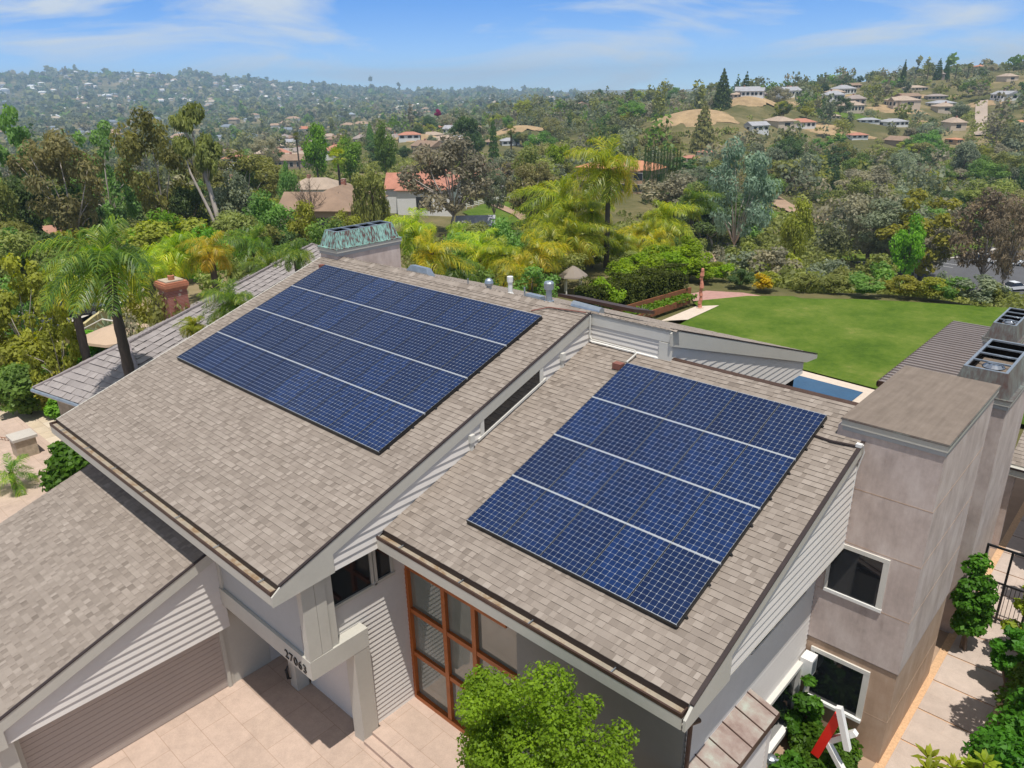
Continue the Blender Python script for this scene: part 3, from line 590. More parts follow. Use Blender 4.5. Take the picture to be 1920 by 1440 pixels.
('broadleaf_tree', -383.2, 554.0, -4.0, 9.58, 11.09, 1.16, 'olive', 17),
('broadleaf_tree', -386.4, 179.3, -23.52, 7.87, 10.33, 6.19, 'deep', 9),
('broadleaf_tree', -272.6, 86.9, -17.1, 10.55, 12.03, 5.16, 'mid', 9),
('broadleaf_tree', -421.1, 366.9, -17.28, 6.21, 6.09, 1.61, 'olive', 11),
('eucalyptus_tree', -164.9, 468.7, -6.55, 12.05, 13.43, 2.89, 'deep', 18),
('broadleaf_tree', -135.8, 366.0, -17.76, 6.96, 8.03, 0.21, 'mid', 15),
('broadleaf_tree', -128.9, 273.6, -17.57, 9.72, 12.51, 5.32, 'olive', 10),
('broadleaf_tree', -79.3, 152.4, -15.86, 9.4, 10.68, 1.25, 'mid', 17),
('broadleaf_tree', -90.6, 369.2, -22.04, 11.95, 14.39, 4.08, 'brown', 15),
('broadleaf_tree', -47.5, 205.8, -21.26, 10.97, 11.48, 2.34, 'grey', 10),
('eucalyptus_tree', -76.6, 295.6, -23.59, 14.59, 14.63, 4.46, 'grey', 12),
('eucalyptus_tree', -470.6, 128.9, -26.15, 13.64, 15.75, 1.16, 'deep', 13),
('broadleaf_tree', -274.1, 230.4, -17.05, 6.98, 9.06, 6.21, 'dark', 11),
('eucalyptus_tree', -501.5, 126.9, -26.96, 10.43, 12.02, 2.73, 'olive', 13),
('conifer_tree', -87.3, 264.6, -22.85, 10.42, 4.32, 1.78, 'deep', 20),
('broadleaf_tree', -374.6, 406.1, -13.26, 6.76, 9.61, 1.98, 'yolive', 11),
('eucalyptus_tree', -228.7, 347.8, -6.7, 12.66, 17.67, 4.93, 'mid', 16),
('broadleaf_tree', -52.8, 185.9, -20.98, 9.11, 10.4, 0.94, 'grey', 10),
('loose_tree', -91.4, 560.0, -3.15, 11.05, 14.22, 5.26, 'mid', 21),
('eucalyptus_tree', -365.6, 133.6, -22.49, 9.8, 11.36, 1.57, 'grey', 13),
('broadleaf_tree', -125.2, 55.6, -8.97, 8.68, 10.93, 5.25, 'yolive', 9),
('broadleaf_tree', -86.6, 266.7, -23.02, 8.19, 11.07, 3.2, 'olive', 10),
('broadleaf_tree', -66.3, 489.2, -12.49, 11.89, 14.22, 4.31, 'greybr', 15),
('broadleaf_tree', -82.3, 188.0, -18.9, 7.51, 8.35, 1.73, 'grey', 10),
('broadleaf_tree', -36.0, 199.8, -21.01, 7.91, 7.66, 2.53, 'greybr', 10),
('eucalyptus_tree', -46.0, 305.0, -23.37, 14.22, 15.3, 3.95, 'olive', 12),
('eucalyptus_tree', -50.5, 377.3, -22.52, 10.82, 11.23, 1.86, 'olive', 18),
('loose_tree', -152.4, 182.0, -14.67, 11.57, 16.17, 4.69, 'olive', 22),
('broadleaf_tree', -223.5, 268.2, -18.13, 6.8, 7.71, 1.0, 'yolive', 17),
('broadleaf_tree', -532.5, 132.7, -29.23, 6.38, 6.52, 4.91, 'mid', 9),
('eucalyptus_tree', -150.2, 259.9, -15.8, 9.36, 13.13, 0.39, 'olive', 16),
('eucalyptus_tree', -29.8, 167.1, -19.89, 8.98, 10.39, 3.82, 'olive', 12),
('broadleaf_tree', -276.2, 315.2, -16.54, 7.86, 8.64, 6.24, 'olive', 11),
('broadleaf_tree', -131.0, 290.9, -16.53, 8.62, 12.12, 4.66, 'grey', 10),
('eucalyptus_tree', -179.7, 424.8, -5.82, 9.49, 11.65, 4.31, 'dark', 18),
('broadleaf_tree', -132.1, 632.9, 6.28, 7.02, 9.84, 5.93, 'brown', 15),
('broadleaf_tree', -93.2, 228.3, -19.94, 7.44, 10.44, 5.79, 'mid', 10),
('broadleaf_tree', -89.8, 585.8, 0.72, 9.18, 8.75, 2.75, 'olive', 15),
('broadleaf_tree', -32.9, 178.8, -20.39, 11.57, 12.99, 4.4, 'greybr', 10),
('broadleaf_tree', -169.4, 43.3, -11.29, 6.41, 6.24, 4.78, 'grey', 9),
('eucalyptus_tree', -275.0, 338.0, -14.97, 12.83, 14.66, 1.29, 'brown', 16),
('eucalyptus_tree', -136.8, 48.0, -9.49, 12.26, 16.7, 3.97, 'mid', 13),
('broadleaf_tree', -114.5, 201.9, -16.01, 8.11, 11.47, 4.49, 'olive', 17),
('broadleaf_tree', -124.1, 159.2, -13.62, 10.92, 11.3, 3.29, 'olive', 17),
('broadleaf_tree', -55.3, 338.0, -23.06, 10.89, 15.46, 3.13, 'brown', 15),
('eucalyptus_tree', -160.7, 434.6, -8.38, 10.17, 11.7, 5.6, 'dark', 18),
('broadleaf_tree', -111.5, 268.0, -19.43, 7.82, 9.1, 3.15, 'olive', 10),
('eucalyptus_tree', -244.4, 246.6, -16.3, 12.35, 13.88, 3.28, 'deep', 19),
('broadleaf_tree', -76.2, 296.3, -23.58, 8.78, 11.36, 3.64, 'mid', 10),
('broadleaf_tree', -287.9, 108.0, -17.49, 7.15, 7.87, 0.97, 'grey', 9),
('broadleaf_tree', -115.3, 142.0, -12.93, 11.85, 15.58, 1.03, 'grey', 17),
('broadleaf_tree', -92.8, 172.2, -16.14, 7.81, 8.58, 1.23, 'mid', 17),
('eucalyptus_tree', -61.0, 289.7, -23.8, 10.66, 11.34, 5.53, 'mid', 12),
('eucalyptus_tree', -396.4, 354.0, -18.05, 9.38, 10.89, 0.12, 'yolive', 19),
('loose_tree', -90.1, 331.1, -22.29, 11.37, 12.66, 2.44, 'olive', 21),
('conifer_tree', -111.0, 145.6, -13.1, 9.12, 3.65, 2.87, 'grey', 23),
('broadleaf_tree', -119.9, 283.7, -18.18, 9.08, 12.86, 2.23, 'grey', 10),
('broadleaf_tree', -111.9, 231.4, -18.58, 10.45, 14.84, 6.1, 'olive', 10),
('broadleaf_tree', -103.6, 715.9, 16.12, 11.58, 11.4, 1.21, 'mid', 15),
('eucalyptus_tree', -404.4, 162.8, -23.89, 10.6, 15.35, 4.08, 'olive', 13),
('broadleaf_tree', -109.3, 295.5, -20.53, 10.23, 13.23, 4.26, 'dark', 10),
('broadleaf_tree', -379.9, 401.8, -14.41, 9.93, 11.02, 2.69, 'yolive', 11),
('loose_tree', -122.8, 592.4, -0.25, 11.43, 15.35, 3.33, 'greybr', 21),
('broadleaf_tree', -305.4, 223.0, -17.06, 6.43, 7.05, 0.64, 'grey', 11),
('broadleaf_tree', -192.2, 75.9, -12.83, 6.92, 9.7, 1.05, 'olive', 9),
('eucalyptus_tree', -93.0, 389.1, -21.87, 14.2, 19.09, 1.24, 'mid', 18),
('broadleaf_tree', -459.0, 430.9, -17.92, 7.41, 7.55, 3.5, 'yolive', 11),
('eucalyptus_tree', -160.1, 88.4, -12.0, 8.7, 9.66, 3.12, 'grey', 13),
('broadleaf_tree', -57.7, 445.6, -15.64, 9.88, 9.49, 4.29, 'olive', 15),
('broadleaf_tree', -43.9, 246.3, -23.18, 8.91, 12.46, 1.34, 'olive', 10),
('broadleaf_tree', -610.6, 429.2, -29.4, 7.22, 8.64, 2.08, 'grey', 11),
('loose_tree', -237.0, 361.0, -6.83, 9.67, 12.17, 4.23, 'mid', 24),
('broadleaf_tree', -289.0, 554.1, -0.03, 9.8, 12.38, 0.64, 'greybr', 15),
('loose_tree', -132.8, 59.5, -9.39, 9.93, 11.27, 4.94, 'greybr', 25),
('broadleaf_tree', -355.4, 588.8, -0.93, 6.24, 6.3, 3.61, 'dark', 17),
('broadleaf_tree', -59.7, 298.6, -23.48, 9.55, 13.55, 2.99, 'greybr', 10),
('broadleaf_tree', -121.8, 109.9, -11.11, 6.91, 6.62, 0.06, 'olive', 11),
('eucalyptus_tree', -180.8, 424.1, -5.56, 9.7, 11.92, 2.89, 'yolive', 18),
('eucalyptus_tree', -37.0, 216.5, -21.76, 7.59, 7.26, 4.31, 'mid', 12),
('broadleaf_tree', -403.1, 591.0, -3.26, 7.9, 11.25, 2.95, 'yolive', 17),
('eucalyptus_tree', -106.6, 287.1, -20.78, 10.0, 10.9, 6.12, 'grey', 12),
('broadleaf_tree', -412.2, 613.9, -3.6, 7.85, 9.14, 2.37, 'brown', 17),
('eucalyptus_tree', -248.6, 143.8, -14.75, 14.16, 13.75, 5.1, 'greybr', 13),
('loose_tree', -96.2, 363.4, -21.4, 10.84, 14.01, 2.18, 'yolive', 21),
('broadleaf_tree', -342.3, 111.3, -20.52, 10.5, 14.87, 1.94, 'brown', 9),
('conifer_tree', -263.3, 76.7, -16.88, 9.52, 3.63, 2.89, 'dark', 26),
('broadleaf_tree', -525.4, 173.6, -28.58, 9.48, 13.25, 2.02, 'olive', 9),
('broadleaf_tree', -53.4, 209.2, -21.42, 11.2, 12.72, 4.94, 'yolive', 10),
('conifer_tree', -89.3, 111.1, -11.73, 11.2, 5.34, 1.34, 'grey', 23),
('broadleaf_tree', -40.8, 225.8, -22.23, 9.56, 11.99, 1.6, 'greybr', 10),
('loose_tree', -142.5, 45.0, -9.77, 8.75, 12.46, 5.42, 'grey', 25),
('broadleaf_tree', -123.1, 144.6, -12.87, 7.41, 9.71, 0.24, 'greybr', 11),
('loose_tree', -221.1, 125.3, -14.6, 11.02, 10.73, 4.46, 'olive', 25),
('broadleaf_tree', -383.9, 644.1, -0.07, 10.53, 14.95, 4.7, 'mid', 17),
('broadleaf_tree', -464.5, 472.0, -17.61, 11.0, 10.87, 5.44, 'grey', 11),
('broadleaf_tree', -36.7, 176.3, -20.35, 11.57, 15.87, 0.47, 'mid', 10),
('broadleaf_tree', -33.2, 245.1, -23.04, 8.2, 9.15, 1.13, 'olive', 10),
('conifer_tree', -268.5, 312.2, -17.01, 9.36, 5.12, 1.62, 'grey', 27),
('conifer_tree', -234.1, 112.3, -15.31, 11.55, 4.61, 2.61, 'mid', 26),
('broadleaf_tree', -531.8, 225.8, -30.33, 9.84, 11.52, 2.14, 'olive', 9),
('broadleaf_tree', -127.4, 49.5, -9.05, 7.11, 8.31, 1.37, 'dark', 9),
('broadleaf_tree', -174.0, 441.5, -5.58, 6.52, 8.18, 4.78, 'yolive', 15),
('eucalyptus_tree', -159.4, 70.2, -11.56, 8.94, 9.87, 0.41, 'olive', 13),
('broadleaf_tree', -179.9, 587.4, 3.57, 11.46, 13.62, 1.67, 'mid', 15),
('broadleaf_tree', -241.9, 102.7, -16.15, 9.12, 10.7, 0.45, 'olive', 9),
('broadleaf_tree', -115.6, 520.5, -9.87, 11.39, 12.48, 5.99, 'grey', 15),
('broadleaf_tree', -225.4, 250.2, -17.11, 6.12, 8.78, 3.89, 'brown', 11),
('conifer_tree', -217.7, 93.7, -14.52, 6.12, 3.46, 1.64, 'brown', 26),
('broadleaf_tree', -267.0, 271.8, -16.77, 6.73, 9.37, 3.72, 'olive', 11),
('eucalyptus_tree', -42.7, 177.0, -20.5, 8.73, 11.9, 2.44, 'mid', 12),
('broadleaf_tree', -436.5, 390.3, -16.8, 11.65, 15.59, 2.52, 'deep', 11),
('broadleaf_tree', -203.9, 185.0, -13.74, 6.28, 9.04, 0.22, 'olive', 11),
('eucalyptus_tree', -303.2, 180.5, -18.71, 9.38, 11.35, 1.49, 'dark', 19),
('conifer_tree', -139.6, 59.7, -9.85, 11.41, 4.53, 3.35, 'grey', 26),
('loose_tree', -139.9, 76.6, -10.46, 9.66, 11.93, 2.43, 'mid', 25),
('conifer_tree', -453.9, 570.9, -6.41, 6.97, 3.98, 3.5, 'deep', 23),
('broadleaf_tree', -151.6, 169.0, -13.87, 10.63, 10.94, 3.81, 'grey', 11),
('broadleaf_tree', -72.6, 249.0, -22.79, 11.94, 15.38, 2.62, 'greybr', 10),
('broadleaf_tree', -81.5, 158.0, -16.25, 7.66, 10.49, 4.64, 'grey', 17),
('eucalyptus_tree', -204.9, 471.6, -1.72, 12.81, 18.03, 2.59, 'greybr', 18),
('broadleaf_tree', -265.9, 92.0, -17.4, 8.38, 12.13, 2.62, 'greybr', 9),
('broadleaf_tree', -221.7, 581.4, 3.59, 8.71, 10.27, 1.84, 'deep', 15),
('broadleaf_tree', -442.3, 301.6, -24.22, 8.66, 9.03, 5.04, 'mid', 11),
('broadleaf_tree', -72.8, 237.9, -22.41, 7.46, 8.3, 5.6, 'dark', 10),
('broadleaf_tree', -49.8, 231.8, -22.45, 9.72, 11.36, 4.57, 'olive', 10),
('broadleaf_tree', -282.2, 316.6, -16.14, 7.13, 8.27, 2.76, 'dark', 11),
('broadleaf_tree', -409.7, 643.9, -2.78, 10.9, 11.28, 2.3, 'deep', 17),
('conifer_tree', -112.0, 203.7, -16.56, 9.05, 5.2, 0.98, 'mid', 23),
('broadleaf_tree', -171.6, 78.8, -12.29, 8.12, 11.75, 4.54, 'mid', 9),
('eucalyptus_tree', -59.5, 128.6, -15.71, 11.65, 16.4, 5.29, 'dark', 12),
('broadleaf_tree', -252.1, 359.5, -9.49, 9.32, 10.09, 5.62, 'mid', 17),
('broadleaf_tree', -55.6, 323.6, -22.98, 10.8, 13.77, 4.84, 'mid', 15),
('broadleaf_tree', -83.5, 373.7, -22.85, 8.31, 8.13, 3.66, 'dark', 15),
('broadleaf_tree', -46.6, 297.9, -23.49, 6.26, 8.87, 1.98, 'greybr', 10),
('conifer_tree', -402.8, 594.6, -3.27, 7.46, 3.42, 1.39, 'grey', 23),
('broadleaf_tree', -169.2, 211.3, -15.75, 6.74, 9.19, 3.48, 'deep', 17),
('broadleaf_tree', -320.5, 151.3, -20.1, 8.8, 11.86, 1.0, 'brown', 9),
('broadleaf_tree', -28.1, 201.3, -21.1, 7.36, 8.66, 5.92, 'greybr', 10),
('conifer_tree', -49.8, 389.7, -21.86, 9.21, 4.24, 1.33, 'olive', 28),
('broadleaf_tree', -38.4, 170.4, -20.13, 7.62, 10.18, 0.18, 'dark', 10),
('eucalyptus_tree', -71.7, 164.8, -18.16, 12.71, 17.01, 2.02, 'brown', 12),
('broadleaf_tree', -77.8, 149.1, -15.65, 9.0, 9.89, 4.51, 'grey', 17),
('broadleaf_tree', -216.5, 70.4, -14.37, 8.14, 11.16, 4.87, 'yolive', 9),
('broadleaf_tree', -68.8, 249.3, -22.9, 6.69, 9.41, 4.48, 'brown', 10),
('broadleaf_tree', -228.7, 61.6, -15.14, 11.04, 13.63, 1.6, 'olive', 9),
('broadleaf_tree', -564.5, 133.2, -28.86, 6.26, 8.62, 4.37, 'grey', 9),
('conifer_tree', -57.8, 283.9, -23.9, 9.69, 4.11, 0.56, 'olive', 20),
('eucalyptus_tree', -48.9, 289.4, -23.71, 13.04, 17.8, 3.93, 'mid', 12),
('loose_tree', -128.0, 143.1, -12.63, 9.35, 9.7, 6.09, 'greybr', 22),
('loose_tree', -44.7, 255.5, -23.48, 6.85, 8.44, 3.95, 'deep', 14),
('eucalyptus_tree', -270.9, 98.7, -17.43, 8.66, 12.47, 5.22, 'dark', 13),
('broadleaf_tree', -52.7, 368.2, -22.98, 8.61, 8.99, 2.02, 'olive', 15),
('eucalyptus_tree', -266.2, 409.4, -8.36, 8.09, 10.7, 4.86, 'olive', 16),
('eucalyptus_tree', -63.5, 226.3, -22.06, 13.84, 19.56, 0.64, 'greybr', 12),
('broadleaf_tree', -97.9, 218.5, -19.11, 9.88, 11.15, 2.31, 'brown', 10),
('eucalyptus_tree', -129.0, 69.8, -9.62, 13.65, 17.78, 5.93, 'olive', 13),
('conifer_tree', -80.9, 166.8, -17.49, 6.54, 2.54, 3.01, 'yolive', 20),
('broadleaf_tree', -319.4, 485.1, -3.23, 6.43, 6.29, 5.59, 'dark', 17),
('broadleaf_tree', -133.1, 38.4, -9.22, 10.35, 11.79, 2.78, 'olive', 9),
('conifer_tree', -108.2, 654.0, 8.98, 11.77, 5.93, 4.54, 'olive', 28),
('broadleaf_tree', -352.3, 247.3, -18.52, 8.21, 10.5, 1.88, 'greybr', 11),
('broadleaf_tree', -140.7, 79.5, -10.64, 8.94, 10.96, 3.4, 'brown', 9),
('eucalyptus_tree', -386.8, 438.7, -10.1, 14.7, 17.75, 5.21, 'yolive', 19),
('broadleaf_tree', -207.8, 103.4, -14.12, 11.33, 14.28, 3.54, 'brown', 9),
('eucalyptus_tree', -133.4, 607.1, 1.68, 10.06, 13.4, 0.07, 'mid', 18),
('broadleaf_tree', -181.6, 103.0, -13.04, 8.14, 9.73, 2.22, 'grey', 9),
('loose_tree', -125.8, 612.1, 3.26, 9.53, 10.25, 5.96, 'mid', 21),
('eucalyptus_tree', -182.8, 47.9, -11.89, 10.44, 12.41, 4.35, 'greybr', 13),
('broadleaf_tree', -146.1, 144.8, -12.58, 8.17, 9.91, 5.61, 'mid', 11),
('conifer_tree', -204.1, 279.3, -16.06, 6.2, 3.05, 5.48, 'grey', 23),
('broadleaf_tree', -431.5, 279.8, -24.73, 9.81, 11.04, 4.49, 'olive', 11),
('loose_tree', -379.9, 268.6, -20.5, 10.7, 12.85, 5.08, 'brown', 22),
('broadleaf_tree', -105.6, 432.0, -16.67, 10.63, 15.04, 0.42, 'grey', 15),
('broadleaf_tree', -77.0, 376.0, -23.13, 9.48, 13.69, 6.1, 'deep', 15),
('loose_tree', -66.7, 235.2, -22.37, 9.28, 12.33, 1.68, 'mid', 14),
('broadleaf_tree', -85.8, 185.1, -18.52, 9.62, 13.29, 0.63, 'mid', 10),
('broadleaf_tree', -150.1, 41.1, -10.13, 10.31, 9.82, 3.37, 'mid', 9),
('broadleaf_tree', -105.4, 408.2, -18.82, 7.96, 10.54, 3.05, 'mid', 15),
('loose_tree', -302.3, 458.6, -4.55, 10.78, 10.71, 2.1, 'grey', 24),
('broadleaf_tree', -45.5, 330.4, -23.3, 10.8, 12.75, 4.96, 'deep', 15),
('loose_tree', -54.9, 264.2, -23.72, 6.18, 5.94, 1.52, 'dark', 14),
('eucalyptus_tree', -28.7, 202.7, -21.15, 13.89, 18.3, 4.9, 'olive', 12),
('conifer_tree', -45.5, 188.0, -20.82, 7.79, 3.0, 0.95, 'grey', 20),
('broadleaf_tree', -31.7, 175.5, -20.25, 8.11, 10.75, 4.29, 'yolive', 10),
('broadleaf_tree', -63.1, 134.5, -15.86, 8.58, 8.6, 0.3, 'olive', 10),
('conifer_tree', -30.1, 155.2, -19.4, 11.82, 5.74, 1.12, 'olive', 20),
('broadleaf_tree', -79.0, 162.1, -17.18, 6.67, 7.52, 6.01, 'yolive', 17),
('broadleaf_tree', -33.7, 222.3, -22.07, 8.72, 9.52, 4.34, 'deep', 10),
('broadleaf_tree', -38.2, 273.3, -23.65, 6.86, 9.94, 1.5, 'olive', 10),
('conifer_tree', -34.0, 231.5, -22.52, 10.3, 4.69, 4.47, 'olive', 20),
('broadleaf_tree', -99.8, 250.8, -20.2, 11.41, 15.16, 0.68, 'olive', 10),
('loose_tree', -52.1, 198.0, -21.11, 7.2, 8.05, 3.46, 'olive', 14),
('broadleaf_tree', -107.6, 211.8, -17.96, 8.62, 10.51, 1.27, 'mid', 17),
('broadleaf_tree', -73.7, 359.1, -22.95, 9.2, 10.62, 5.17, 'grey', 15),
('loose_tree', -41.2, 170.1, -20.17, 10.89, 13.05, 5.79, 'olive', 14),
('broadleaf_tree', -36.3, 199.2, -20.99, 10.71, 15.26, 1.41, 'dark', 10),
('broadleaf_tree', -33.2, 247.3, -23.1, 9.93, 12.88, 2.92, 'brown', 10),
('broadleaf_tree', -125.8, 304.6, -17.31, 8.91, 12.31, 3.67, 'grey', 15),
('broadleaf_tree', -34.4, 292.0, -23.84, 9.42, 9.52, 3.63, 'mid', 10),
('broadleaf_tree', -62.3, 142.3, -16.63, 11.9, 11.55, 4.85, 'grey', 10),
('broadleaf_tree', -33.6, 150.2, -19.09, 9.91, 14.22, 1.02, 'grey', 10),
('loose_tree', -126.6, 365.8, -19.16, 10.71, 14.83, 4.7, 'mid', 21),
('broadleaf_tree', -61.7, 287.8, -23.86, 9.62, 13.72, 2.63, 'yolive', 10),
('broadleaf_tree', -64.8, 134.8, -15.71, 7.63, 10.9, 1.05, 'deep', 17),
('loose_tree', -35.0, 238.8, -22.84, 10.74, 13.47, 2.46, 'greybr', 14),
('broadleaf_tree', -35.2, 170.1, -20.08, 9.07, 9.31, 4.71, 'grey', 10),
('broadleaf_tree', -99.4, 202.9, -18.34, 10.96, 14.75, 5.61, 'deep', 10),
('eucalyptus_tree', -82.8, 377.2, -22.98, 10.2, 13.23, 1.94, 'mid', 18),
('broadleaf_tree', -30.3, 197.1, -20.93, 6.65, 7.18, 2.01, 'dark', 10),
('conifer_tree', -105.2, 298.9, -21.46, 9.74, 4.68, 4.0, 'dark', 20),
('eucalyptus_tree', -117.5, 292.5, -18.71, 13.14, 14.3, 4.5, 'deep', 12),
('broadleaf_tree', -72.8, 163.7, -18.02, 11.56, 12.65, 2.13, 'brown', 10),
('eucalyptus_tree', -37.9, 173.2, -20.25, 12.09, 13.15, 4.85, 'grey', 12),
('broadleaf_tree', -48.7, 236.1, -22.68, 11.33, 11.21, 4.39, 'olive', 10),
('eucalyptus_tree', -45.8, 164.2, -19.93, 10.05, 11.21, 1.45, 'grey', 12),
('broadleaf_tree', -56.5, 376.4, -22.89, 7.04, 9.54, 2.66, 'mid', 15),
('broadleaf_tree', -82.5, 178.4, -18.36, 10.21, 14.66, 5.78, 'olive', 10),
('broadleaf_tree', -27.6, 239.0, -22.73, 8.13, 11.38, 4.85, 'yolive', 10),
('broadleaf_tree', -76.0, 316.2, -23.02, 7.91, 11.06, 5.34, 'greybr', 15),
('broadleaf_tree', -24.7, 141.1, -18.99, 11.28, 11.27, 5.93, 'greybr', 10),
('broadleaf_tree', -96.8, 386.3, -21.36, 8.29, 10.78, 0.03, 'brown', 15),
('broadleaf_tree', -37.8, 196.4, -20.9, 8.41, 11.95, 4.87, 'brown', 10),
('broadleaf_tree', -34.5, 163.4, -19.77, 9.7, 10.78, 4.94, 'olive', 10),
('broadleaf_tree', -99.5, 351.9, -21.29, 9.72, 12.12, 0.49, 'olive', 15),
('broadleaf_tree', -52.2, 357.3, -23.17, 10.38, 14.27, 0.56, 'grey', 15),
('broadleaf_tree', -77.7, 282.4, -23.77, 6.73, 7.94, 3.33, 'brown', 10),
('conifer_tree', -87.4, 180.7, -17.97, 9.86, 4.91, 0.44, 'mid', 20),
('broadleaf_tree', -59.5, 300.6, -23.41, 8.37, 10.87, 2.79, 'greybr', 10),
('eucalyptus_tree', -57.7, 200.1, -21.29, 12.53, 13.64, 5.31, 'olive', 12),
('broadleaf_tree', -45.0, 257.2, -23.52, 8.22, 10.83, 2.3, 'deep', 10),
('broadleaf_tree', -40.0, 165.9, -19.93, 7.44, 7.7, 1.33, 'deep', 10),
('broadleaf_tree', -43.3, 321.0, -23.36, 9.92, 11.97, 4.04, 'olive', 15),
('eucalyptus_tree', -62.9, 133.0, -15.74, 12.48, 12.73, 0.91, 'deep', 16),
('broadleaf_tree', -67.9, 256.9, -23.25, 7.36, 9.19, 2.82, 'grey', 10),
('loose_tree', -59.5, 222.9, -21.94, 7.83, 8.66, 5.9, 'brown', 14),
('broadleaf_tree', -31.9, 209.7, -21.45, 11.69, 13.98, 3.9, 'brown', 10),
('conifer_tree', -36.5, 308.5, -23.66, 7.93, 3.66, 2.59, 'deep', 20),
('broadleaf_tree', -28.8, 157.3, -19.49, 6.83, 6.74, 5.33, 'dark', 10),
('loose_tree', -26.3, 196.3, -20.92, 9.42, 9.81, 4.04, 'mid', 14),
('conifer_tree', -90.0, 180.5, -17.59, 8.67, 3.88, 5.59, 'mid', 23),
('broadleaf_tree', -100.8, 246.1, -19.81, 8.97, 10.15, 4.02, 'brown', 10),
('loose_tree', -36.4, 167.9, -20.0, 9.7, 12.34, 3.66, 'yolive', 14),
('eucalyptus_tree', -68.0, 373.8, -23.21, 10.78, 11.19, 4.35, 'yolive', 18),
('broadleaf_tree', -94.1, 302.6, -22.74, 11.6, 12.27, 2.87, 'mid', 10),
('broadleaf_tree', -126.7, 307.2, -17.18, 6.34, 6.75, 1.39, 'olive', 15),
('broadleaf_tree', -59.6, 141.7, -16.71, 6.29, 7.6, 1.1, 'greybr', 10),
('loose_tree', -109.6, 321.7, -21.33, 11.63, 13.48, 3.36, 'deep', 21),
('eucalyptus_tree', -65.1, 361.9, -23.17, 7.76, 9.93, 4.84, 'mid', 18),
('broadleaf_tree', -66.3, 392.3, -22.48, 10.3, 13.56, 4.7, 'greybr', 15),
('broadleaf_tree', -66.2, 321.6, -22.91, 10.81, 10.42, 2.95, 'olive', 15),
('loose_tree', -58.2, 280.5, -23.92, 10.53, 11.29, 5.05, 'mid', 14),
('eucalyptus_tree', -38.5, 175.5, -20.35, 12.58, 16.05, 4.98, 'olive', 12),
('broadleaf_tree', -26.0, 145.6, -19.08, 8.99, 8.77, 4.02, 'yolive', 10),
('broadleaf_tree', -431.7, 631.6, -5.14, 8.68, 8.29, 1.43, 'mid', 17),
('conifer_tree', -621.8, 429.3, -29.98, 8.95, 4.75, 4.2, 'olive', 27),
('broadleaf_tree', -314.4, 404.4, -11.89, 11.54, 12.16, 5.66, 'olive', 17),
('broadleaf_tree', -362.3, 314.1, -17.94, 11.22, 12.65, 1.9, 'dark', 11),
('broadleaf_tree', -133.7, 141.8, -12.43, 7.02, 6.92, 6.07, 'dark', 11),
('broadleaf_tree', -473.2, 364.2, -21.51, 10.06, 11.27, 3.45, 'greybr', 11),
('broadleaf_tree', -434.0, 525.6, -7.3, 8.0, 9.14, 3.55, 'grey', 17),
('broadleaf_tree', -304.4, 274.9, -15.62, 6.76, 7.44, 0.35, 'grey', 11),
('eucalyptus_tree', -64.1, 132.7, -15.58, 11.82, 13.9, 3.77, 'olive', 16),
('conifer_tree', -288.4, 391.3, -10.51, 11.73, 6.64, 1.01, 'grey', 23),
('conifer_tree', -303.2, 216.3, -17.24, 11.15, 6.44, 5.84, 'yolive', 27),
('loose_tree', -109.0, 197.6, -16.41, 11.66, 16.89, 4.83, 'dark', 24),
('conifer_tree', -343.0, 507.2, -4.05, 8.11, 4.46, 1.63, 'brown', 23),
('eucalyptus_tree', -395.7, 594.7, -3.13, 12.34, 16.89, 2.11, 'mid', 16),
('eucalyptus_tree', -402.1, 611.3, -2.99, 11.5, 15.84, 1.33, 'yolive', 16),
('loose_tree', -527.6, 355.6, -28.73, 8.82, 12.49, 2.31, 'grey', 22),
('broadleaf_tree', -314.2, 407.1, -11.37, 11.32, 12.83, 6.16, 'grey', 17),
('broadleaf_tree', -156.2, 186.1, -14.84, 10.18, 10.02, 0.69, 'dark', 11),
('conifer_tree', -343.3, 263.9, -14.68, 11.96, 6.04, 2.42, 'mid', 27),
('broadleaf_tree', -354.6, 357.4, -18.05, 6.84, 9.67, 1.52, 'olive', 11),
('broadleaf_tree', -543.3, 372.3, -29.73, 7.0, 6.8, 6.22, 'grey', 11),
('broadleaf_tree', -76.8, 146.9, -15.53, 7.73, 8.75, 1.67, 'brown', 17),
('eucalyptus_tree', -94.5, 182.1, -17.04, 10.73, 11.03, 0.36, 'grey', 16),
('broadleaf_tree', -367.9, 524.2, -4.49, 8.62, 11.04, 4.38, 'olive', 17),
('eucalyptus_tree', -433.7, 596.9, -3.78, 13.51, 13.59, 1.51, 'deep', 16),
('loose_tree', -180.0, 230.7, -16.13, 9.95, 10.75, 0.72, 'grey', 24),
('eucalyptus_tree', -139.6, 174.9, -14.38, 13.36, 16.15, 4.42, 'brown', 16),
('broadleaf_tree', -353.4, 531.9, -4.89, 10.77, 12.07, 0.68, 'yolive', 17),
('broadleaf_tree', -345.9, 238.6, -18.74, 6.73, 7.11, 6.24, 'mid', 11),
('broadleaf_tree', -173.7, 260.7, -14.62, 11.74, 16.9, 5.9, 'yolive', 17),
('broadleaf_tree', -104.7, 131.9, -12.54, 7.32, 8.38, 3.78, 'deep', 17),
('broadleaf_tree', -257.3, 401.6, -8.39, 11.91, 15.13, 2.06, 'greybr', 17),
('eucalyptus_tree', -417.8, 396.9, -16.69, 10.23, 12.01, 5.16, 'greybr', 19),
('broadleaf_tree', -79.4, 147.3, -15.19, 11.6, 16.66, 1.68, 'greybr', 17),
('broadleaf_tree', -88.3, 110.3, -11.73, 10.98, 14.21, 1.5, 'olive', 17),
('broadleaf_tree', -409.9, 605.5, -3.46, 6.35, 6.95, 0.57, 'mid', 17),
('broadleaf_tree', -263.4, 205.5, -16.12, 10.52, 13.92, 2.52, 'deep', 11),
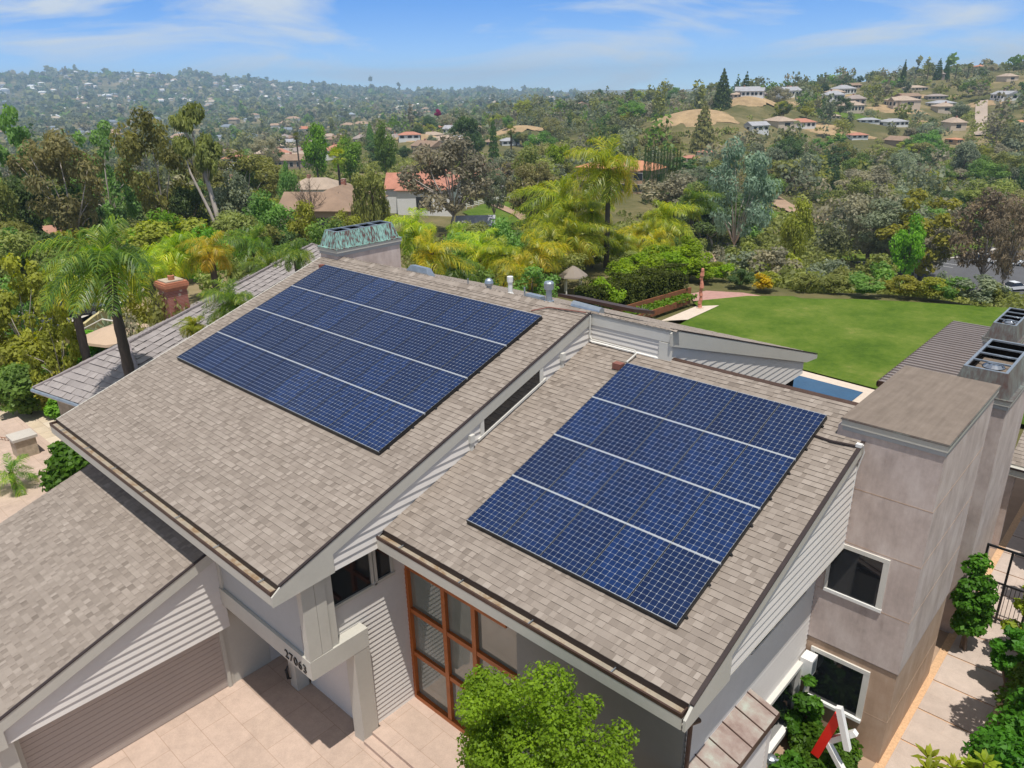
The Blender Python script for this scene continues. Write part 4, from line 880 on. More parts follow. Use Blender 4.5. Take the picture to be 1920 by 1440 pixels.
('broadleaf_tree', -139.2, 129.4, -12.0, 11.68, 14.92, 2.22, 'brown', 11),
('loose_tree', -184.8, 232.6, -16.35, 6.1, 8.63, 2.79, 'brown', 24),
('eucalyptus_tree', -436.1, 406.0, -16.81, 11.96, 16.98, 4.07, 'greybr', 19)]
HOUSES = [
(-109.35, 77.98, -9.69, 19.11, 11.46, 8.04, 1.0, 'brown', 'low brown-roofed house with a double front gable above the chimney', None),
(-159.07, 106.17, -11.97, 13.6, 9.52, 6.12, 0.65, 'whitetan', 'white garage building with a tan hipped roof', None),
(-195.39, 103.57, -13.66, 9.62, 7.0, 6.01, 1.05, 'greybrown', 'grey-brown hipped roof house among trees, left of the garage', None),
(-121.39, 111.25, -11.19, 23.33, 11.67, 9.58, 0.85, 'whitered', 'two-storey white house with a red tiled roof behind the big eucalyptus', None),
(-122.42, 188.08, -14.5, 24.08, 12.04, 8.35, -0.15, 'peach', 'peach house with orange tiled roof and tall windows, right of the palms', None),
(-122.02, 32.86, -8.53, 9.22, 7.0, 4.61, 1.35, 'redbrown', 'low house with red-brown roof hidden behind the brown eucalyptus', None),
(-152.34, 161.44, -13.34, 9.61, 7.0, 6.08, 0.7, 'whitered', 'small white house with red tiled roof right of the big eucalyptus', None),
(-153.19, 537.46, -2.53, 18.93, 13.25, 6.76, 0.72, 'tanhip', 'large pale house with tan hipped roof on the right hillside', None),
(-136.93, 472.54, -10.39, 13.88, 9.72, 3.92, 0.98, 'whitegrey', 'white flat house with a grey roof below the tan-roofed one', None),
(-138.6, 567.71, -3.35, 14.54, 10.18, 4.15, 0.81, 'whitegrey', 'white terraced house right of the tan-roofed one on the hillside', None),
(-151.3, 601.3, 0.37, 12.48, 8.73, 3.67, 0.58, 'greybrown', 'grey-roofed house above the white terraced one', None),
(-134.03, 412.49, -13.42, 8.18, 7.0, 2.73, 0.77, 'whitered', 'tiny white house with bright red-orange roof on the hillside', None),
(-167.21, 418.96, -9.21, 13.31, 9.32, 4.63, 0.81, 'whitered', 'white house with maroon roof below the upper dry knoll', None),
(-164.4, 361.22, -8.03, 9.37, 7.0, 4.43, 1.03, 'whitegrey', 'pale house partly hidden below the upper dry knoll', None),
(-208.0, 442.68, 6.0, 12.57, 8.8, 5.03, 0.36, 'whitegrey', 'dark and white house on top of the upper dry knoll', None),
(-215.35, 438.99, 5.47, 8.21, 7.0, 3.16, 0.81, 'tanhip', 'tan house left of the hilltop dark and white house', None),
(-166.37, 460.83, -6.32, 7.88, 7.0, 2.42, 0.5, 'tanhip', 'small tan house on the ridge', None),
(-148.2, 467.39, -8.62, 10.73, 7.51, 2.68, 0.53, 'whitegrey', 'white modern house on the right ridge line', None),
(-194.03, 892.54, 18.59, 13.53, 9.47, 6.24, 1.02, 'peach', 'pinkish house on the ridge at the far right', None),
(-185.01, 509.92, -1.76, 6.1, 7.0, 2.71, 0.76, 'whitegrey', 'tiny white house on the slope left of the hillside lawn', None),
(-178.24, 525.67, -0.98, 10.98, 7.69, 6.18, 0.81, 'greybrown', 'grey gabled house on the slope by the hillside lawn', None),
(-177.11, 640.7, 5.33, 14.26, 9.98, 3.96, 1.01, 'tanhip', 'pale house high on the right slope', None),
(-157.57, 301.92, -14.73, 5.07, 7.0, 2.31, 1.16, 'whitered', 'red-roofed cottage right of the cypress row', None),
(-155.89, 286.22, -15.64, 5.34, 7.0, 2.23, 0.69, 'whitered', 'low red roof beside the cypress row', None),
(-324.85, 276.44, -11.44, 11.56, 8.09, 3.76, 0.86, 'whitered', 'house with an orange tiled roof on the middle rise', None),
(-308.58, 294.79, -14.15, 10.46, 7.32, 4.07, 0.76, 'whitegrey', 'white two-storey house on the middle rise', None),
(-302.58, 301.08, -15.15, 6.4, 7.0, 3.78, 0.76, 'whitegrey', 'narrow white house right of the white two-storey house', None),
(-286.94, 316.34, -15.82, 9.9, 7.0, 3.78, 0.94, 'whitegrey', 'white house with grey roof above the small dry field', None),
(-277.21, 325.1, -16.02, 6.99, 7.0, 4.08, 0.7, 'tanhip', 'tan house right of the white one above the dry field', None),
(-405.05, 534.1, -5.52, 19.78, 13.85, 5.85, 0.78, 'brown', 'brown-roofed house on the middle ridge among trees', None),
(-294.35, 309.29, -15.64, 5.83, 7.0, 2.91, 0.73, 'brown', 'small brown house above the dry field', None),
(-344.5, 251.17, -16.88, 7.48, 7.0, 2.88, 1.19, 'tanhip', 'pale flat house among trees left of the middle rise', None),
(-118.21, 271.93, -18.51, 4.79, 7.0, 2.4, 0.95, 'tanhip', 'house with pale roof showing through the valley trees', None),
(-95.53, 438.69, -16.32, 4.3, 7.0, 2.69, 1.13, 'peach', 'small clay-coloured house beside the straight hillside road', None),
(-339.93, 791.23, 4.09, 15.14, 10.6, 5.41, 1.19, 'tanhip', 'house on the ridge right of the hilltop one', None),
(-238.51, 884.51, 16.62, 11.81, 8.27, 4.83, 0.51, 'tanhip', 'house high on the right ridge among trees', None),
(-80.07, 500.6, -11.98, 8.71, 7.0, 4.35, 0.81, 'peach', 'clay-coloured house at the right edge of the hillside', None),
(-235.7, 427.98, -3.05, 8.3, 7.0, 2.23, 1.19, 'tanhip', 'pale house on the ridge left of the tall conifer', None),
(-224.65, 647.87, 7.59, 9.24, 7.0, 3.78, 1.09, 'brown', 'brown house on the upper right slope', None),
(-248.4, 575.0, 4.11, 14.8, 9.4, 4.9, 2.38, 'greybrown', 'small house half hidden among the trees of the right-hand hillside', 'houses scattered over the right hillside'),
(-225.4, 531.9, 4.01, 15.7, 8.0, 6.4, 1.28, 'whitegrey', 'small house half hidden among the trees of the right-hand hillside', 'houses scattered over the right hillside'),
(-106.9, 479.1, -12.16, 12.4, 8.1, 6.5, 2.22, 'tanhip', 'small house half hidden among the trees of the right-hand hillside', 'houses scattered over the right hillside'),
(-113.1, 415.8, -16.77, 13.0, 9.5, 4.7, 2.86, 'brown', 'small house half hidden among the trees of the right-hand hillside', 'houses scattered over the right hillside'),
(-281.0, 576.5, 1.44, 11.5, 10.4, 4.5, 0.48, 'peach', 'small house half hidden among the trees of the right-hand hillside', 'houses scattered over the right hillside'),
(-194.5, 530.8, 1.41, 12.1, 8.1, 6.2, 0.7, 'whitegrey', 'small house half hidden among the trees of the right-hand hillside', 'houses scattered over the right hillside'),
(-273.8, 655.2, 4.32, 16.4, 10.3, 6.0, 1.74, 'peach', 'small house half hidden among the trees of the right-hand hillside', 'houses scattered over the right hillside'),
(-248.4, 532.0, 2.79, 14.4, 9.2, 5.2, 0.44, 'greybrown', 'small house half hidden among the trees of the right-hand hillside', 'houses scattered over the right hillside'),
(-171.6, 501.1, -4.37, 13.7, 9.2, 6.5, 1.16, 'tanhip', 'small house half hidden among the trees of the right-hand hillside', 'houses scattered over the right hillside'),
(-175.2, 693.9, 13.37, 11.0, 8.2, 5.7, 1.57, 'greybrown', 'small house half hidden among the trees of the right-hand hillside', 'houses scattered over the right hillside'),
(-158.9, 565.7, 0.45, 14.7, 8.5, 4.8, 1.04, 'brown', 'small house half hidden among the trees of the right-hand hillside', 'houses scattered over the right hillside'),
(-206.0, 562.6, 3.58, 12.8, 8.3, 4.6, 2.44, 'tanhip', 'small house half hidden among the trees of the right-hand hillside', 'houses scattered over the right hillside'),
(-210.3, 588.6, 4.23, 15.1, 10.7, 6.4, 1.22, 'whitegrey', 'small house half hidden among the trees of the right-hand hillside', 'houses scattered over the right hillside'),
(-107.0, 589.2, 0.54, 16.3, 9.5, 5.3, 0.74, 'whitegrey', 'small house half hidden among the trees of the right-hand hillside', 'houses scattered over the right hillside'),
(-172.5, 405.0, -8.58, 15.8, 10.3, 5.5, 2.51, 'tanhip', 'small house half hidden among the trees of the right-hand hillside', 'houses scattered over the right hillside'),
(-212.9, 445.4, 5.78, 13.4, 10.6, 5.8, 0.44, 'whitegrey', 'small house half hidden among the trees of the right-hand hillside', 'houses scattered over the right hillside'),
(-131.6, 549.2, -5.68, 12.5, 10.9, 5.6, 2.19, 'tanhip', 'small house half hidden among the trees of the right-hand hillside', 'houses scattered over the right hillside'),
(-126.7, 679.8, 11.06, 13.2, 8.5, 5.2, 2.32, 'tanhip', 'small house half hidden among the trees of the right-hand hillside', 'houses scattered over the right hillside'),
(-493.0, 323.8, -26.69, 13.4, 10.9, 6.4, 0.46, 'greybrown', 'small house among trees on the flat below the far hills', 'houses on the flat below the far hills'),
(-577.1, 514.8, -23.31, 13.4, 10.7, 6.8, 0.59, 'whitegrey', 'small house among trees on the flat below the far hills', 'houses on the flat below the far hills'),
(-406.2, 216.3, -23.85, 13.5, 10.5, 5.5, 0.9, 'whitered', 'small house among trees on the flat below the far hills', 'houses on the flat below the far hills'),
(-391.3, 231.2, -22.36, 18.3, 10.2, 6.5, 2.59, 'tanhip', 'small house among trees on the flat below the far hills', 'houses on the flat below the far hills'),
(-318.4, 203.5, -19.34, 17.2, 11.3, 7.0, 0.63, 'tanhip', 'small house among trees on the flat below the far hills', 'houses on the flat below the far hills'),
(-454.7, 286.6, -26.68, 16.9, 10.6, 5.4, 1.25, 'greybrown', 'small house among trees on the flat below the far hills', 'houses on the flat below the far hills'),
(-434.3, 426.6, -17.23, 15.6, 10.3, 6.5, 2.49, 'whitered', 'small house among trees on the flat below the far hills', 'houses on the flat below the far hills'),
(-672.3, 411.3, -35.57, 18.4, 11.5, 5.4, 0.15, 'whitegrey', 'small house among trees on the flat below the far hills', 'houses on the flat below the far hills'),
(-527.6, 369.1, -27.18, 14.5, 10.7, 6.7, 0.24, 'brown', 'small house among trees on the flat below the far hills', 'houses on the flat below the far hills'),
(-407.6, 387.5, -16.99, 13.1, 9.8, 6.0, 0.47, 'whitegrey', 'small house among trees on the flat below the far hills', 'houses on the flat below the far hills'),
(-319.2, 225.7, -17.44, 14.8, 11.1, 6.5, 0.61, 'whitered', 'small house among trees on the flat below the far hills', 'houses on the flat below the far hills'),
(-539.4, 432.5, -23.33, 13.1, 10.3, 5.6, 1.79, 'brown', 'small house among trees on the flat below the far hills', 'houses on the flat below the far hills'),
(-304.2, 160.2, -19.47, 13.5, 9.1, 5.6, 2.39, 'whitegrey', 'small house among trees on the flat below the far hills', 'houses on the flat below the far hills'),
(-643.6, 350.6, -32.95, 13.4, 11.8, 5.1, 2.17, 'brown', 'small house among trees on the flat below the far hills', 'houses on the flat below the far hills'),
(-514.0, 426.2, -23.36, 16.8, 11.2, 6.8, 0.35, 'whitered', 'small house among trees on the flat below the far hills', 'houses on the flat below the far hills'),
(-736.4, 458.7, -36.65, 15.3, 10.3, 5.5, 2.91, 'brown', 'small house among trees on the flat below the far hills', 'houses on the flat below the far hills'),
(-589.3, 417.5, -29.26, 15.3, 10.6, 6.1, 2.5, 'greybrown', 'small house among trees on the flat below the far hills', 'houses on the flat below the far hills'),
(-508.4, 262.2, -28.6, 18.2, 9.6, 5.9, 2.29, 'brown', 'small house among trees on the flat below the far hills', 'houses on the flat below the far hills'),
(-553.1, 360.4, -31.58, 14.0, 9.4, 5.5, 2.51, 'tanhip', 'small house among trees on the flat below the far hills', 'houses on the flat below the far hills'),
(-442.6, 332.6, -21.89, 13.2, 10.3, 6.8, 0.91, 'greybrown', 'small house among trees on the flat below the far hills', 'houses on the flat below the far hills'),
(-618.7, 425.9, -30.0, 13.6, 11.4, 5.8, 1.52, 'tanhip', 'small house among trees on the flat below the far hills', 'houses on the flat below the far hills'),
(-390.6, 349.6, -18.33, 17.8, 9.3, 5.1, 1.51, 'tanhip', 'small house among trees on the flat below the far hills', 'houses on the flat below the far hills'),
(-470.6, 421.4, -18.81, 16.6, 9.2, 5.6, 2.91, 'whitered', 'small house among trees on the flat below the far hills', 'houses on the flat below the far hills'),
(-388.3, 234.3, -22.35, 18.0, 9.1, 6.5, 0.29, 'whitered', 'small house among trees on the flat below the far hills', 'houses on the flat below the far hills'),
(-295.9, 186.0, -17.67, 13.7, 10.3, 6.1, 0.64, 'brown', 'small house among trees on the flat below the far hills', 'houses on the flat below the far hills'),
(-372.9, 304.5, -17.45, 16.4, 9.1, 5.9, 0.98, 'greybrown', 'small house among trees on the flat below the far hills', 'houses on the flat below the far hills'),
(-582.0, 356.3, -32.75, 13.5, 11.4, 6.0, 0.69, 'tanhip', 'small house among trees on the flat below the far hills', 'houses on the flat below the far hills'),
(-668.9, 421.7, -35.95, 14.7, 9.9, 5.5, 2.74, 'greybrown', 'small house among trees on the flat below the far hills', 'houses on the flat below the far hills'),
(-746.9, 456.5, -36.78, 18.4, 12.0, 6.9, 0.77, 'greybrown', 'small house among trees on the flat below the far hills', 'houses on the flat below the far hills'),
(-293.5, 262.2, -17.02, 16.3, 9.4, 6.6, 0.05, 'brown', 'small house among trees on the flat below the far hills', 'houses on the flat below the far hills'),
(-304.9, 284.1, -14.85, 14.6, 10.8, 5.4, 1.39, 'tanhip', 'small house among trees on the flat below the far hills', 'houses on the flat below the far hills'),
(-655.9, 408.8, -35.14, 14.1, 10.9, 6.1, 1.26, 'whitegrey', 'small house among trees on the flat below the far hills', 'houses on the flat below the far hills'),
(-383.8, 380.3, -17.32, 17.1, 9.6, 6.3, 1.69, 'brown', 'small house among trees on the flat below the far hills', 'houses on the flat below the far hills'),
(-532.2, 357.1, -29.37, 16.1, 9.6, 6.9, 2.89, 'brown', 'small house among trees on the flat below the far hills', 'houses on the flat below the far hills'),
]
# ---------------------------------------------------------------- plants (unit shapes: height 1, width 1)
def rs(seed): return np.random.RandomState(seed)
def leaves(g, P, D, size, aspect=1.6, flat=.0, droop=0., spread=.62):
    """one quad per point P; D = preferred outward direction"""
    n=len(P)
    N=D+g.normal(0,spread,(n,3)); N/=np.linalg.norm(N,axis=1)[:,None]+1e-9
    U=g.normal(0,1,(n,3)); U[:,2]-=droop*2.5; U-=N*(U*N).sum(1)[:,None]; U/=np.linalg.norm(U,axis=1)[:,None]+1e-9
    W=np.cross(N,U); s=(size*g.uniform(.6,1.4,n))[:,None]
    a=U*s*aspect*.5; b=W*s*.5
    V=np.stack([P-a-b*.35,P+b-a*.1,P+a,P-b-a*.1],1)    # a pointed leaf-like quad
    return V.reshape(-1,3)
def blob_points(g, blobs, n):
    w=np.array([b[3]*b[4]+b[4]*b[5]+b[3]*b[5] for b in blobs]); k=g.choice(len(blobs),n,p=w/w.sum())
    B=np.array(blobs)[k]; d=g.normal(0,1,(n,3)); d/=np.linalg.norm(d,axis=1)[:,None]
    r=g.uniform(.25,1.,n)**.45
    return B[:,:3]+d*B[:,3:6]*r[:,None], d, k
def crown_mesh(name, seed, blobs, n, size, aspect=1.6, droop=0., mat=None):
    g=rs(seed); P,D,k=blob_points(g,blobs,n); D=D+np.array([0,0,.75])
    V=leaves(g,P,D,np.full(n,size),aspect,droop=droop)
    br=g.uniform(0,1,len(blobs)); rnd=np.clip(.25+.5*g.uniform(0,1,n)+.5*(br[k]-.5),0,1)
    return np_mesh(name,V,4,rnd,[mat or leafmat('mid')])
def env_blobs(g, n, rx, rz, zc, b0, b1, shell=.75, zmin=.05, flatbot=0.):
    out=[]
    while len(out)<n:
        d=g.normal(0,1,3); d/=np.linalg.norm(d); r=g.uniform(.15,1)**(1-shell) 
        p=np.array([d[0]*rx*r,d[1]*rx*r,zc+d[2]*rz*r])
        if p[2]<zmin: continue
        b=g.uniform(b0,b1); out.append((p[0],p[1],p[2],b*1.1,b*1.1,b*.8))
    return out
def trunk_mb(g, blobs, top, r0, limbs=6, fork=.25, wob=.03, seg=7):
    mb=MB(); pts=[]; f=max(fork,.05)
    for i in range(5): t=i/4; pts.append((g.uniform(-wob,wob)*t,g.uniform(-wob,wob)*t,f*t))
    mb.tube(pts,[r0*(1.25-.45*i/4) for i in range(5)],0,seg)
    base=pts[-1]; pick=[blobs[i] for i in g.choice(len(blobs),min(limbs,len(blobs)),replace=False)]
    for b in pick:
        e=(b[0],b[1],b[2]); m=tuple(base[i]*.5+e[i]*.5+(g.uniform(-.03,.03)+(.05 if i==2 else 0)) for i in range(3))
        mb.tube([base,m,e],[r0*.7,r0*.42,r0*.15],0,5)
    return mb
CROWN={}; TRUNK={}; UNIT={}
def add_unit(kind, crown, trunk, bark='bark'):
    CROWN.setdefault(kind,[]).append(crown)
    TRUNK.setdefault(kind,[]).append(trunk.data(kind+'_trunk',M[bark],True))
for q in range(4):
    g=rs(10+q); b=env_blobs(g,36,.37,.34,.58,.08,.17,.66,.18)
    add_unit('broadleaf_tree',crown_mesh('broadleaf_crown',20+q,b,4200,.030),trunk_mb(g,b,.6,.028,7,.28))
for q in range(3):
    g=rs(40+q); b=env_blobs(g,46,.40,.35,.62,.055,.13,.72,.25)
    add_unit('eucalyptus_tree',crown_mesh('eucalyptus_crown',50+q,b,5200,.019,2.3,.5),trunk_mb(g,b,.6,.014,12,.2,.05),'barkpale')
for q in range(2):
    g=rs(60+q); b=env_blobs(g,34,.38,.42,.55,.05,.09,.75,.15)
    add_unit('loose_tree',crown_mesh('loose_crown',65+q,b,3400,.027,1.5),trunk_mb(g,b,.6,.012,10,.25,.05),'barkpale')
def willow():
    g=rs(70); b=env_blobs(g,16,.34,.2,.78,.09,.15,.7,.5)
    P,D,k=blob_points(g,b,1500); V=[leaves(g,P,D+np.array([0,0,.3]),np.full(1500,.03),1.6)]; rn=[g.uniform(0,1,1500)]
    for i in range(150):
        a=g.uniform(0,6.28); r=.45*g.uniform(.3,1)**.5; z1=.8-.35*(r/.45)**2+g.uniform(-.05,.05); ln=g.uniform(.25,.5); m=16
        t=np.linspace(0,1,m); Q=np.stack([r*np.cos(a)+g.normal(0,.008,m),r*np.sin(a)+g.normal(0,.008,m),z1-ln*t],1)
        V.append(leaves(g,Q,np.tile([np.cos(a),np.sin(a),.2],(m,1)),np.full(m,.03),2.2,droop=2.)); rn.append(g.uniform(0,.9,m))
    add_unit('willow_tree',np_mesh('willow_crown',np.concatenate(V),4,np.concatenate(rn),[leafmat('olive')]),trunk_mb(g,b,.7,.035,7,.45))
willow()
def cone(kind, seed, n, rad, size, power, z0, layers=0):
    g=rs(seed); z=1-(g.uniform(0,1,n))**.6*(1-z0); t=(1-z)/(1-z0); a=g.uniform(0,6.28,n)
    if layers: z=np.round(z*layers)/layers+g.normal(0,.012,n)-.03*0
    r=rad*t**power*(g.uniform(.3,1.0,n)**.4)*(1+.18*np.sin(a*5+z*40))
    P=np.stack([r*np.cos(a),r*np.sin(a),z-(.25*r if layers else 0)],1); D=np.stack([np.cos(a),np.sin(a),np.full(n,.5)],1)
    V=leaves(g,P,D,np.full(n,size),1.8); mb=MB(); mb.tube([(0,0,0),(0,0,.5),(0,0,.96)],[.025,.018,.004],0,6)
    add_unit(kind,np_mesh(kind+'_crown',V,4,g.uniform(0,1,n),[leafmat('deep')]),mb)
cone('conifer_tree',80,3000,.5,.045,.7,.08,14); cone('conifer_tree',81,2800,.5,.045,.62,.10,11)
cone('cypress_tree',82,1100,.5,.045,.45,.02)
for q in range(3):
    g=rs(90+q); b=env_blobs(g,24,.36,.36,.45,.10,.16,.7,.08)
    for k in ('dense_shrub','garden_shrub'): add_unit(k,crown_mesh(k+'_crown',95+q+(7 if k[0]=='g' else 0),b,2600,.04 if k[0]=='d' else .03,1.5),trunk_mb(g,b,.4,.02,6,.1))
g=rs(99); b=env_blobs(g,16,.36,.3,.45,.14,.2,.6,.1); add_unit('flower_bush',crown_mesh('flower_crown',99,b,900,.07,1.2),trunk_mb(g,b,.4,.02,5,.1))
def bare():
    g=rs(101); mb=MB(); cr=MB()
    mb.tube([(0,0,0),(.01,0,.12),(0,.01,.25)],[.03,.024,.02],0,6)
    for i in range(16):
        a=g.uniform(0,6.28); e=Vector((.42*math.cos(a)*g.uniform(.4,1),.42*math.sin(a)*g.uniform(.4,1),g.uniform(.6,1.)))
        m=Vector((0,0,.25)).lerp(e,.5)+Vector((0,0,.05)); mb.tube([(0,0,.24),m,e],[.011,.007,.002],0,4)
        for j in range(16):
            s=Vector((0,0,.25)).lerp(e,g.uniform(.4,1)); cr.tube([s,s+Vector((g.normal(0,.07),g.normal(0,.07),g.uniform(.0,.16)))],[.0035,.0015],0,3,False)
    CROWN['bare_tree']=[cr.data('bare_twigs',M['bark'])]; TRUNK['bare_tree']=[mb.data('bare_trunk',M['bark'],True)]
bare()
def tall_euc():
    g=rs(111); mb=MB(); b=[]
    mb.tube([(.32,0,0),(.24,.02,.2),(.12,.03,.45),(-.02,.02,.7),(-.06,0,.86)],[.05,.044,.036,.026,.01],0,8)
    mb.tube([(.30,.03,0),(.12,-.05,.3),(-.15,-.08,.55),(-.25,-.05,.7)],[.028,.022,.015,.006],0,7)
    for c,rr,n in (((-.06,0,.9),.2,9),((-.25,-.05,.72),.17,6),((.18,.05,.72),.2,8),((.3,0,.62),.12,4),((.05,.05,.6),.14,4),((-.3,0,.88),.12,4)):
        for i in range(n):
            d=g.normal(0,1,3); d/=np.linalg.norm(d); p=np.array(c)+d*np.array([rr,rr,rr*.45])*g.uniform(.3,1); q=g.uniform(.05,.09)
            b.append((p[0],p[1],p[2],q*1.3,q*1.3,q*.7)); 
            if i<3: mb.tube([(c[0]*.5,c[1]*.5,c[2]-.12),tuple(p)],[.01,.003],0,4)
    add_unit('tall_eucalyptus',crown_mesh('tall_eucalyptus_crown',112,b,5200,.022,2.3,.5,leafmat('olive')),mb,'barkpale')
tall_euc()
def palm_crown(seed, nf=17, wind=(0,0), L=.52, droop=1.0):
    g=rs(seed); V=[]; rn=[]
    for i in range(nf):
        az=6.283*i/nf*2.4+g.uniform(-.2,.2); el=R(84-105*(i/nf)**.8)+g.uniform(-.14,.14); ln=L*g.uniform(.85,1.12)
        m=34; t=np.linspace(0,1,m); e=el-droop*1.7*t**1.3; ds=ln/m
        x=np.cumsum(np.cos(e)*ds); z=np.cumsum(np.sin(e)*ds)
        w=np.stack([wind[0]*t**2*ln,wind[1]*t**2*ln,0*t],1)
        C=np.stack([x*math.cos(az),x*math.sin(az),z],1)+w; side=np.array([-math.sin(az),math.cos(az),0])
        tan=np.gradient(C,axis=0); tan/=np.linalg.norm(tan,axis=1)[:,None]; up=np.cross(tan,side); up/=np.linalg.norm(up,axis=1)[:,None]+1e-9
        br=g.uniform(-.2,.2)+ (.30 if i>nf*.72 else 0)
        for k in range(m-1):      # rachis
            h=side*.006*(1-t[k]*.8); V+= [C[k]-h,C[k]+h,C[k+1]+h,C[k+1]-h]; rn.append(.75)
        for k in range(3,m):
            for s in (-1,1):
                for rep in range(2):
                    p=C[k]+tan[k]*g.uniform(-.5,.5)*ds; ll=L*(.36*math.sin(math.pi*min(1,.12+t[k]*.86))**.7)*g.uniform(.75,1.1)
                    d=side*s*.75+tan[k]*.65+up[k]*g.uniform(-.5,.45); d/=np.linalg.norm(d)
                    p1=p+d*ll*.5; d2=d*.75+np.array([wind[0]*.6,wind[1]*.6,-.75]); d2/=np.linalg.norm(d2); p2=p1+d2*ll*.55
                    wv=np.cross(d,up[k]); wv/=np.linalg.norm(wv)+1e-9; wv=wv*.0037
                    c=float(np.clip(.42+br+g.uniform(-.42,.42),0,1))
                    V+=[p-wv*.6,p+wv*.6,p1+wv,p1-wv, p1-wv,p1+wv,p2+wv*.15,p2-wv*.15]; rn+=[c,c]
    return np_mesh('palm_fronds',np.array(V),4,rn,[leafmat('pgreen')])
CROWN['queen_palm']=[palm_crown(120,24,(-.35,-.25)),palm_crown(121,21,(-.2,-.2),.5,1.2),palm_crown(122,22,(-.15,.2),.5,1.0)]
def palm_trunk():
    mb=MB(); prof=[]
    for i in range(25):
        z=i/24; prof.append(((.24-.07*z)*(1.12 if i%2 else 1.0)*(1.0 if z<.9 else 1.15),z))
    mb.lathe((0,0,0),prof,0,10); return mb.data('palm_trunk',M['barkpalm'],True)
TRUNK['queen_palm']=[palm_trunk()]
def fan_crown():
    g=rs(130); V=[]; rn=[]
    for i in range(46):
        az=g.uniform(0,6.283); el=g.uniform(-1.1,1.4); d=np.array([math.cos(az)*math.cos(el),math.sin(az)*math.cos(el),math.sin(el)])
        c=d*.22+np.array([0,0,0]); side=np.cross(d,[0,0,1]); side/=np.linalg.norm(side); up=np.cross(side,d)
        for k in range(11):
            a=R(-75+15*k); e=d*math.cos(a)+side*math.sin(a); e[2]-=.25; e/=np.linalg.norm(e); w=np.cross(e,up)*.018; p2=c+e*.27
            V+=[c-w*.3,c+w*.3,(c+p2)/2+w,p2]; rn.append(g.uniform(0,1) if el>-.4 else .2)
        V+=[d*.02-side*.006,d*.02+side*.006,c+side*.006,c-side*.006]; rn.append(.6)
    return np_mesh('fan_palm_fronds',np.array(V),4,rn,[leafmat('fan')])
CROWN['fan_palm']=[fan_crown()]; TRUNK['fan_palm']=TRUNK['queen_palm']; CROWN['garden_palm']=[palm_crown(125,11,(0,0),.55,.75)]; TRUNK['garden_palm']=TRUNK['queen_palm']
CATS={'queen_palm':'palm tree','garden_palm':'palm tree','fan_palm':'palm tree','dense_shrub':'shrub','garden_shrub':'shrub','flower_bush':'bush'}
count={}
def part(name, mesh, parent, loc=(0,0,0), scale=(1,1,1), mat=None):
    o=bpy.data.objects.new(name,mesh); link(o,parent); o.location=loc; o.scale=scale
    if mat is not None: o.material_slots[0].link='OBJECT'; o.material_slots[0].material=mat
    return o
def plant(kind,x,y,z,H,W,rz,tint,label,group=None):
    i=count.get(kind,0); count[kind]=i+1
    r=empty(kind,(x,y,z-.05),rz); tag(r,label,CATS.get(kind,'tree'),group)
    c=CROWN[kind][i%len(CROWN[kind])]; t=TRUNK[kind][i%len(TRUNK[kind])]
    mt=leafmat(tint) if tint!='bare' else None
    if 'palm' in kind:
        H=max(H,1.6); dist=math.hypot(x-CAM[0],y-CAM[1])
        part('trunk',t,r,(0,0,0),((1.0 if H<10 else 1.3) if kind=='queen_palm' else (.5 if kind=='garden_palm' else 1.3),)*2+(H,))
        W*=1.0 if kind=='queen_palm' else 1; part('crown',c,r,(0,0,H-.1),(W,W,W),mt)
    else:
        H=max(H,1.5); W=max(W,.5)
        part('trunk',t,r,(0,0,0),(W,W,H)); part('crown',c,r,(0,0,0),(W,W,H),mt)
    return r
for tr in TREES: plant(*(tr if len(tr)==10 else tr[:8]+LABELS[tr[8]]))
# ---------------------------------------------------------------- ground, roads, sky, haze
def ground():
    az=np.linspace(0,2*math.pi,361)[:-1]; rr=np.concatenate([[0.5],np.geomspace(6,6500,200)])
    A,Q=np.meshgrid(az,rr); X=CAM[0]+Q*np.sin(A); Y=CAM[1]+Q*np.cos(A)
    A2=(A+math.pi)%(2*math.pi)-math.pi
    Z=T(X,Y)-.25
    V=np.stack([X,Y,Z],-1).reshape(-1,3); na,nr=len(az),len(rr); F=[]
    for j in range(nr-1):
        for i in range(na):
            k=(i+1)%na; F.append((j*na+i,j*na+k,(j+1)*na+k,(j+1)*na+i))
    F.append(tuple(range(na)))
    me=bpy.data.meshes.new('ground'); me.from_pydata(V.tolist(),[],F); me.materials.append(M['terrain']); me.polygons.foreach_set('use_smooth',[True]*len(F)); me.update()
    tag(link(bpy.data.objects.new('ground',me)),kind='structure')
ground()
def flat(name, poly, z, mat, kind='structure', thick=.0):
    mb=MB()
    if thick: mb.prism_z(poly,z-thick,z)
    else: mb.face([(x,y,z) for x,y in poly])
    return tag(mb.build(name,mat),kind=kind)
def ribbon(name, pts, w, mat, dz=.05, off=0., sub=8):
    """a strip that follows the terrain"""
    P=[]
    for a,b in zip(pts[:-1],pts[1:]):
        for k in range(sub): P.append((a[0]+(b[0]-a[0])*k/sub,a[1]+(b[1]-a[1])*k/sub))
    P.append(pts[-1]); mb=MB(); V=[]; nc=5
    for i,p in enumerate(P):
        q=P[min(i+1,len(P)-1)]; o=P[max(i-1,0)]; d=Vector((q[0]-o[0],q[1]-o[1],0)).normalized(); s=Vector((-d.y,d.x,0))
        for k in range(nc):
            c=Vector((p[0],p[1],0))+s*(off+w*(k/(nc-1)-.5)); V.append((c.x,c.y,float(T(c.x,c.y))-.25+dz))
    F=[(i*nc+k,(i+1)*nc+k,(i+1)*nc+k+1,i*nc+k+1) for i in range(len(P)-1) for k in range(nc-1)]
    mb.mesh(V,F); return tag(mb.build(name,mat,smooth=True),kind='structure')
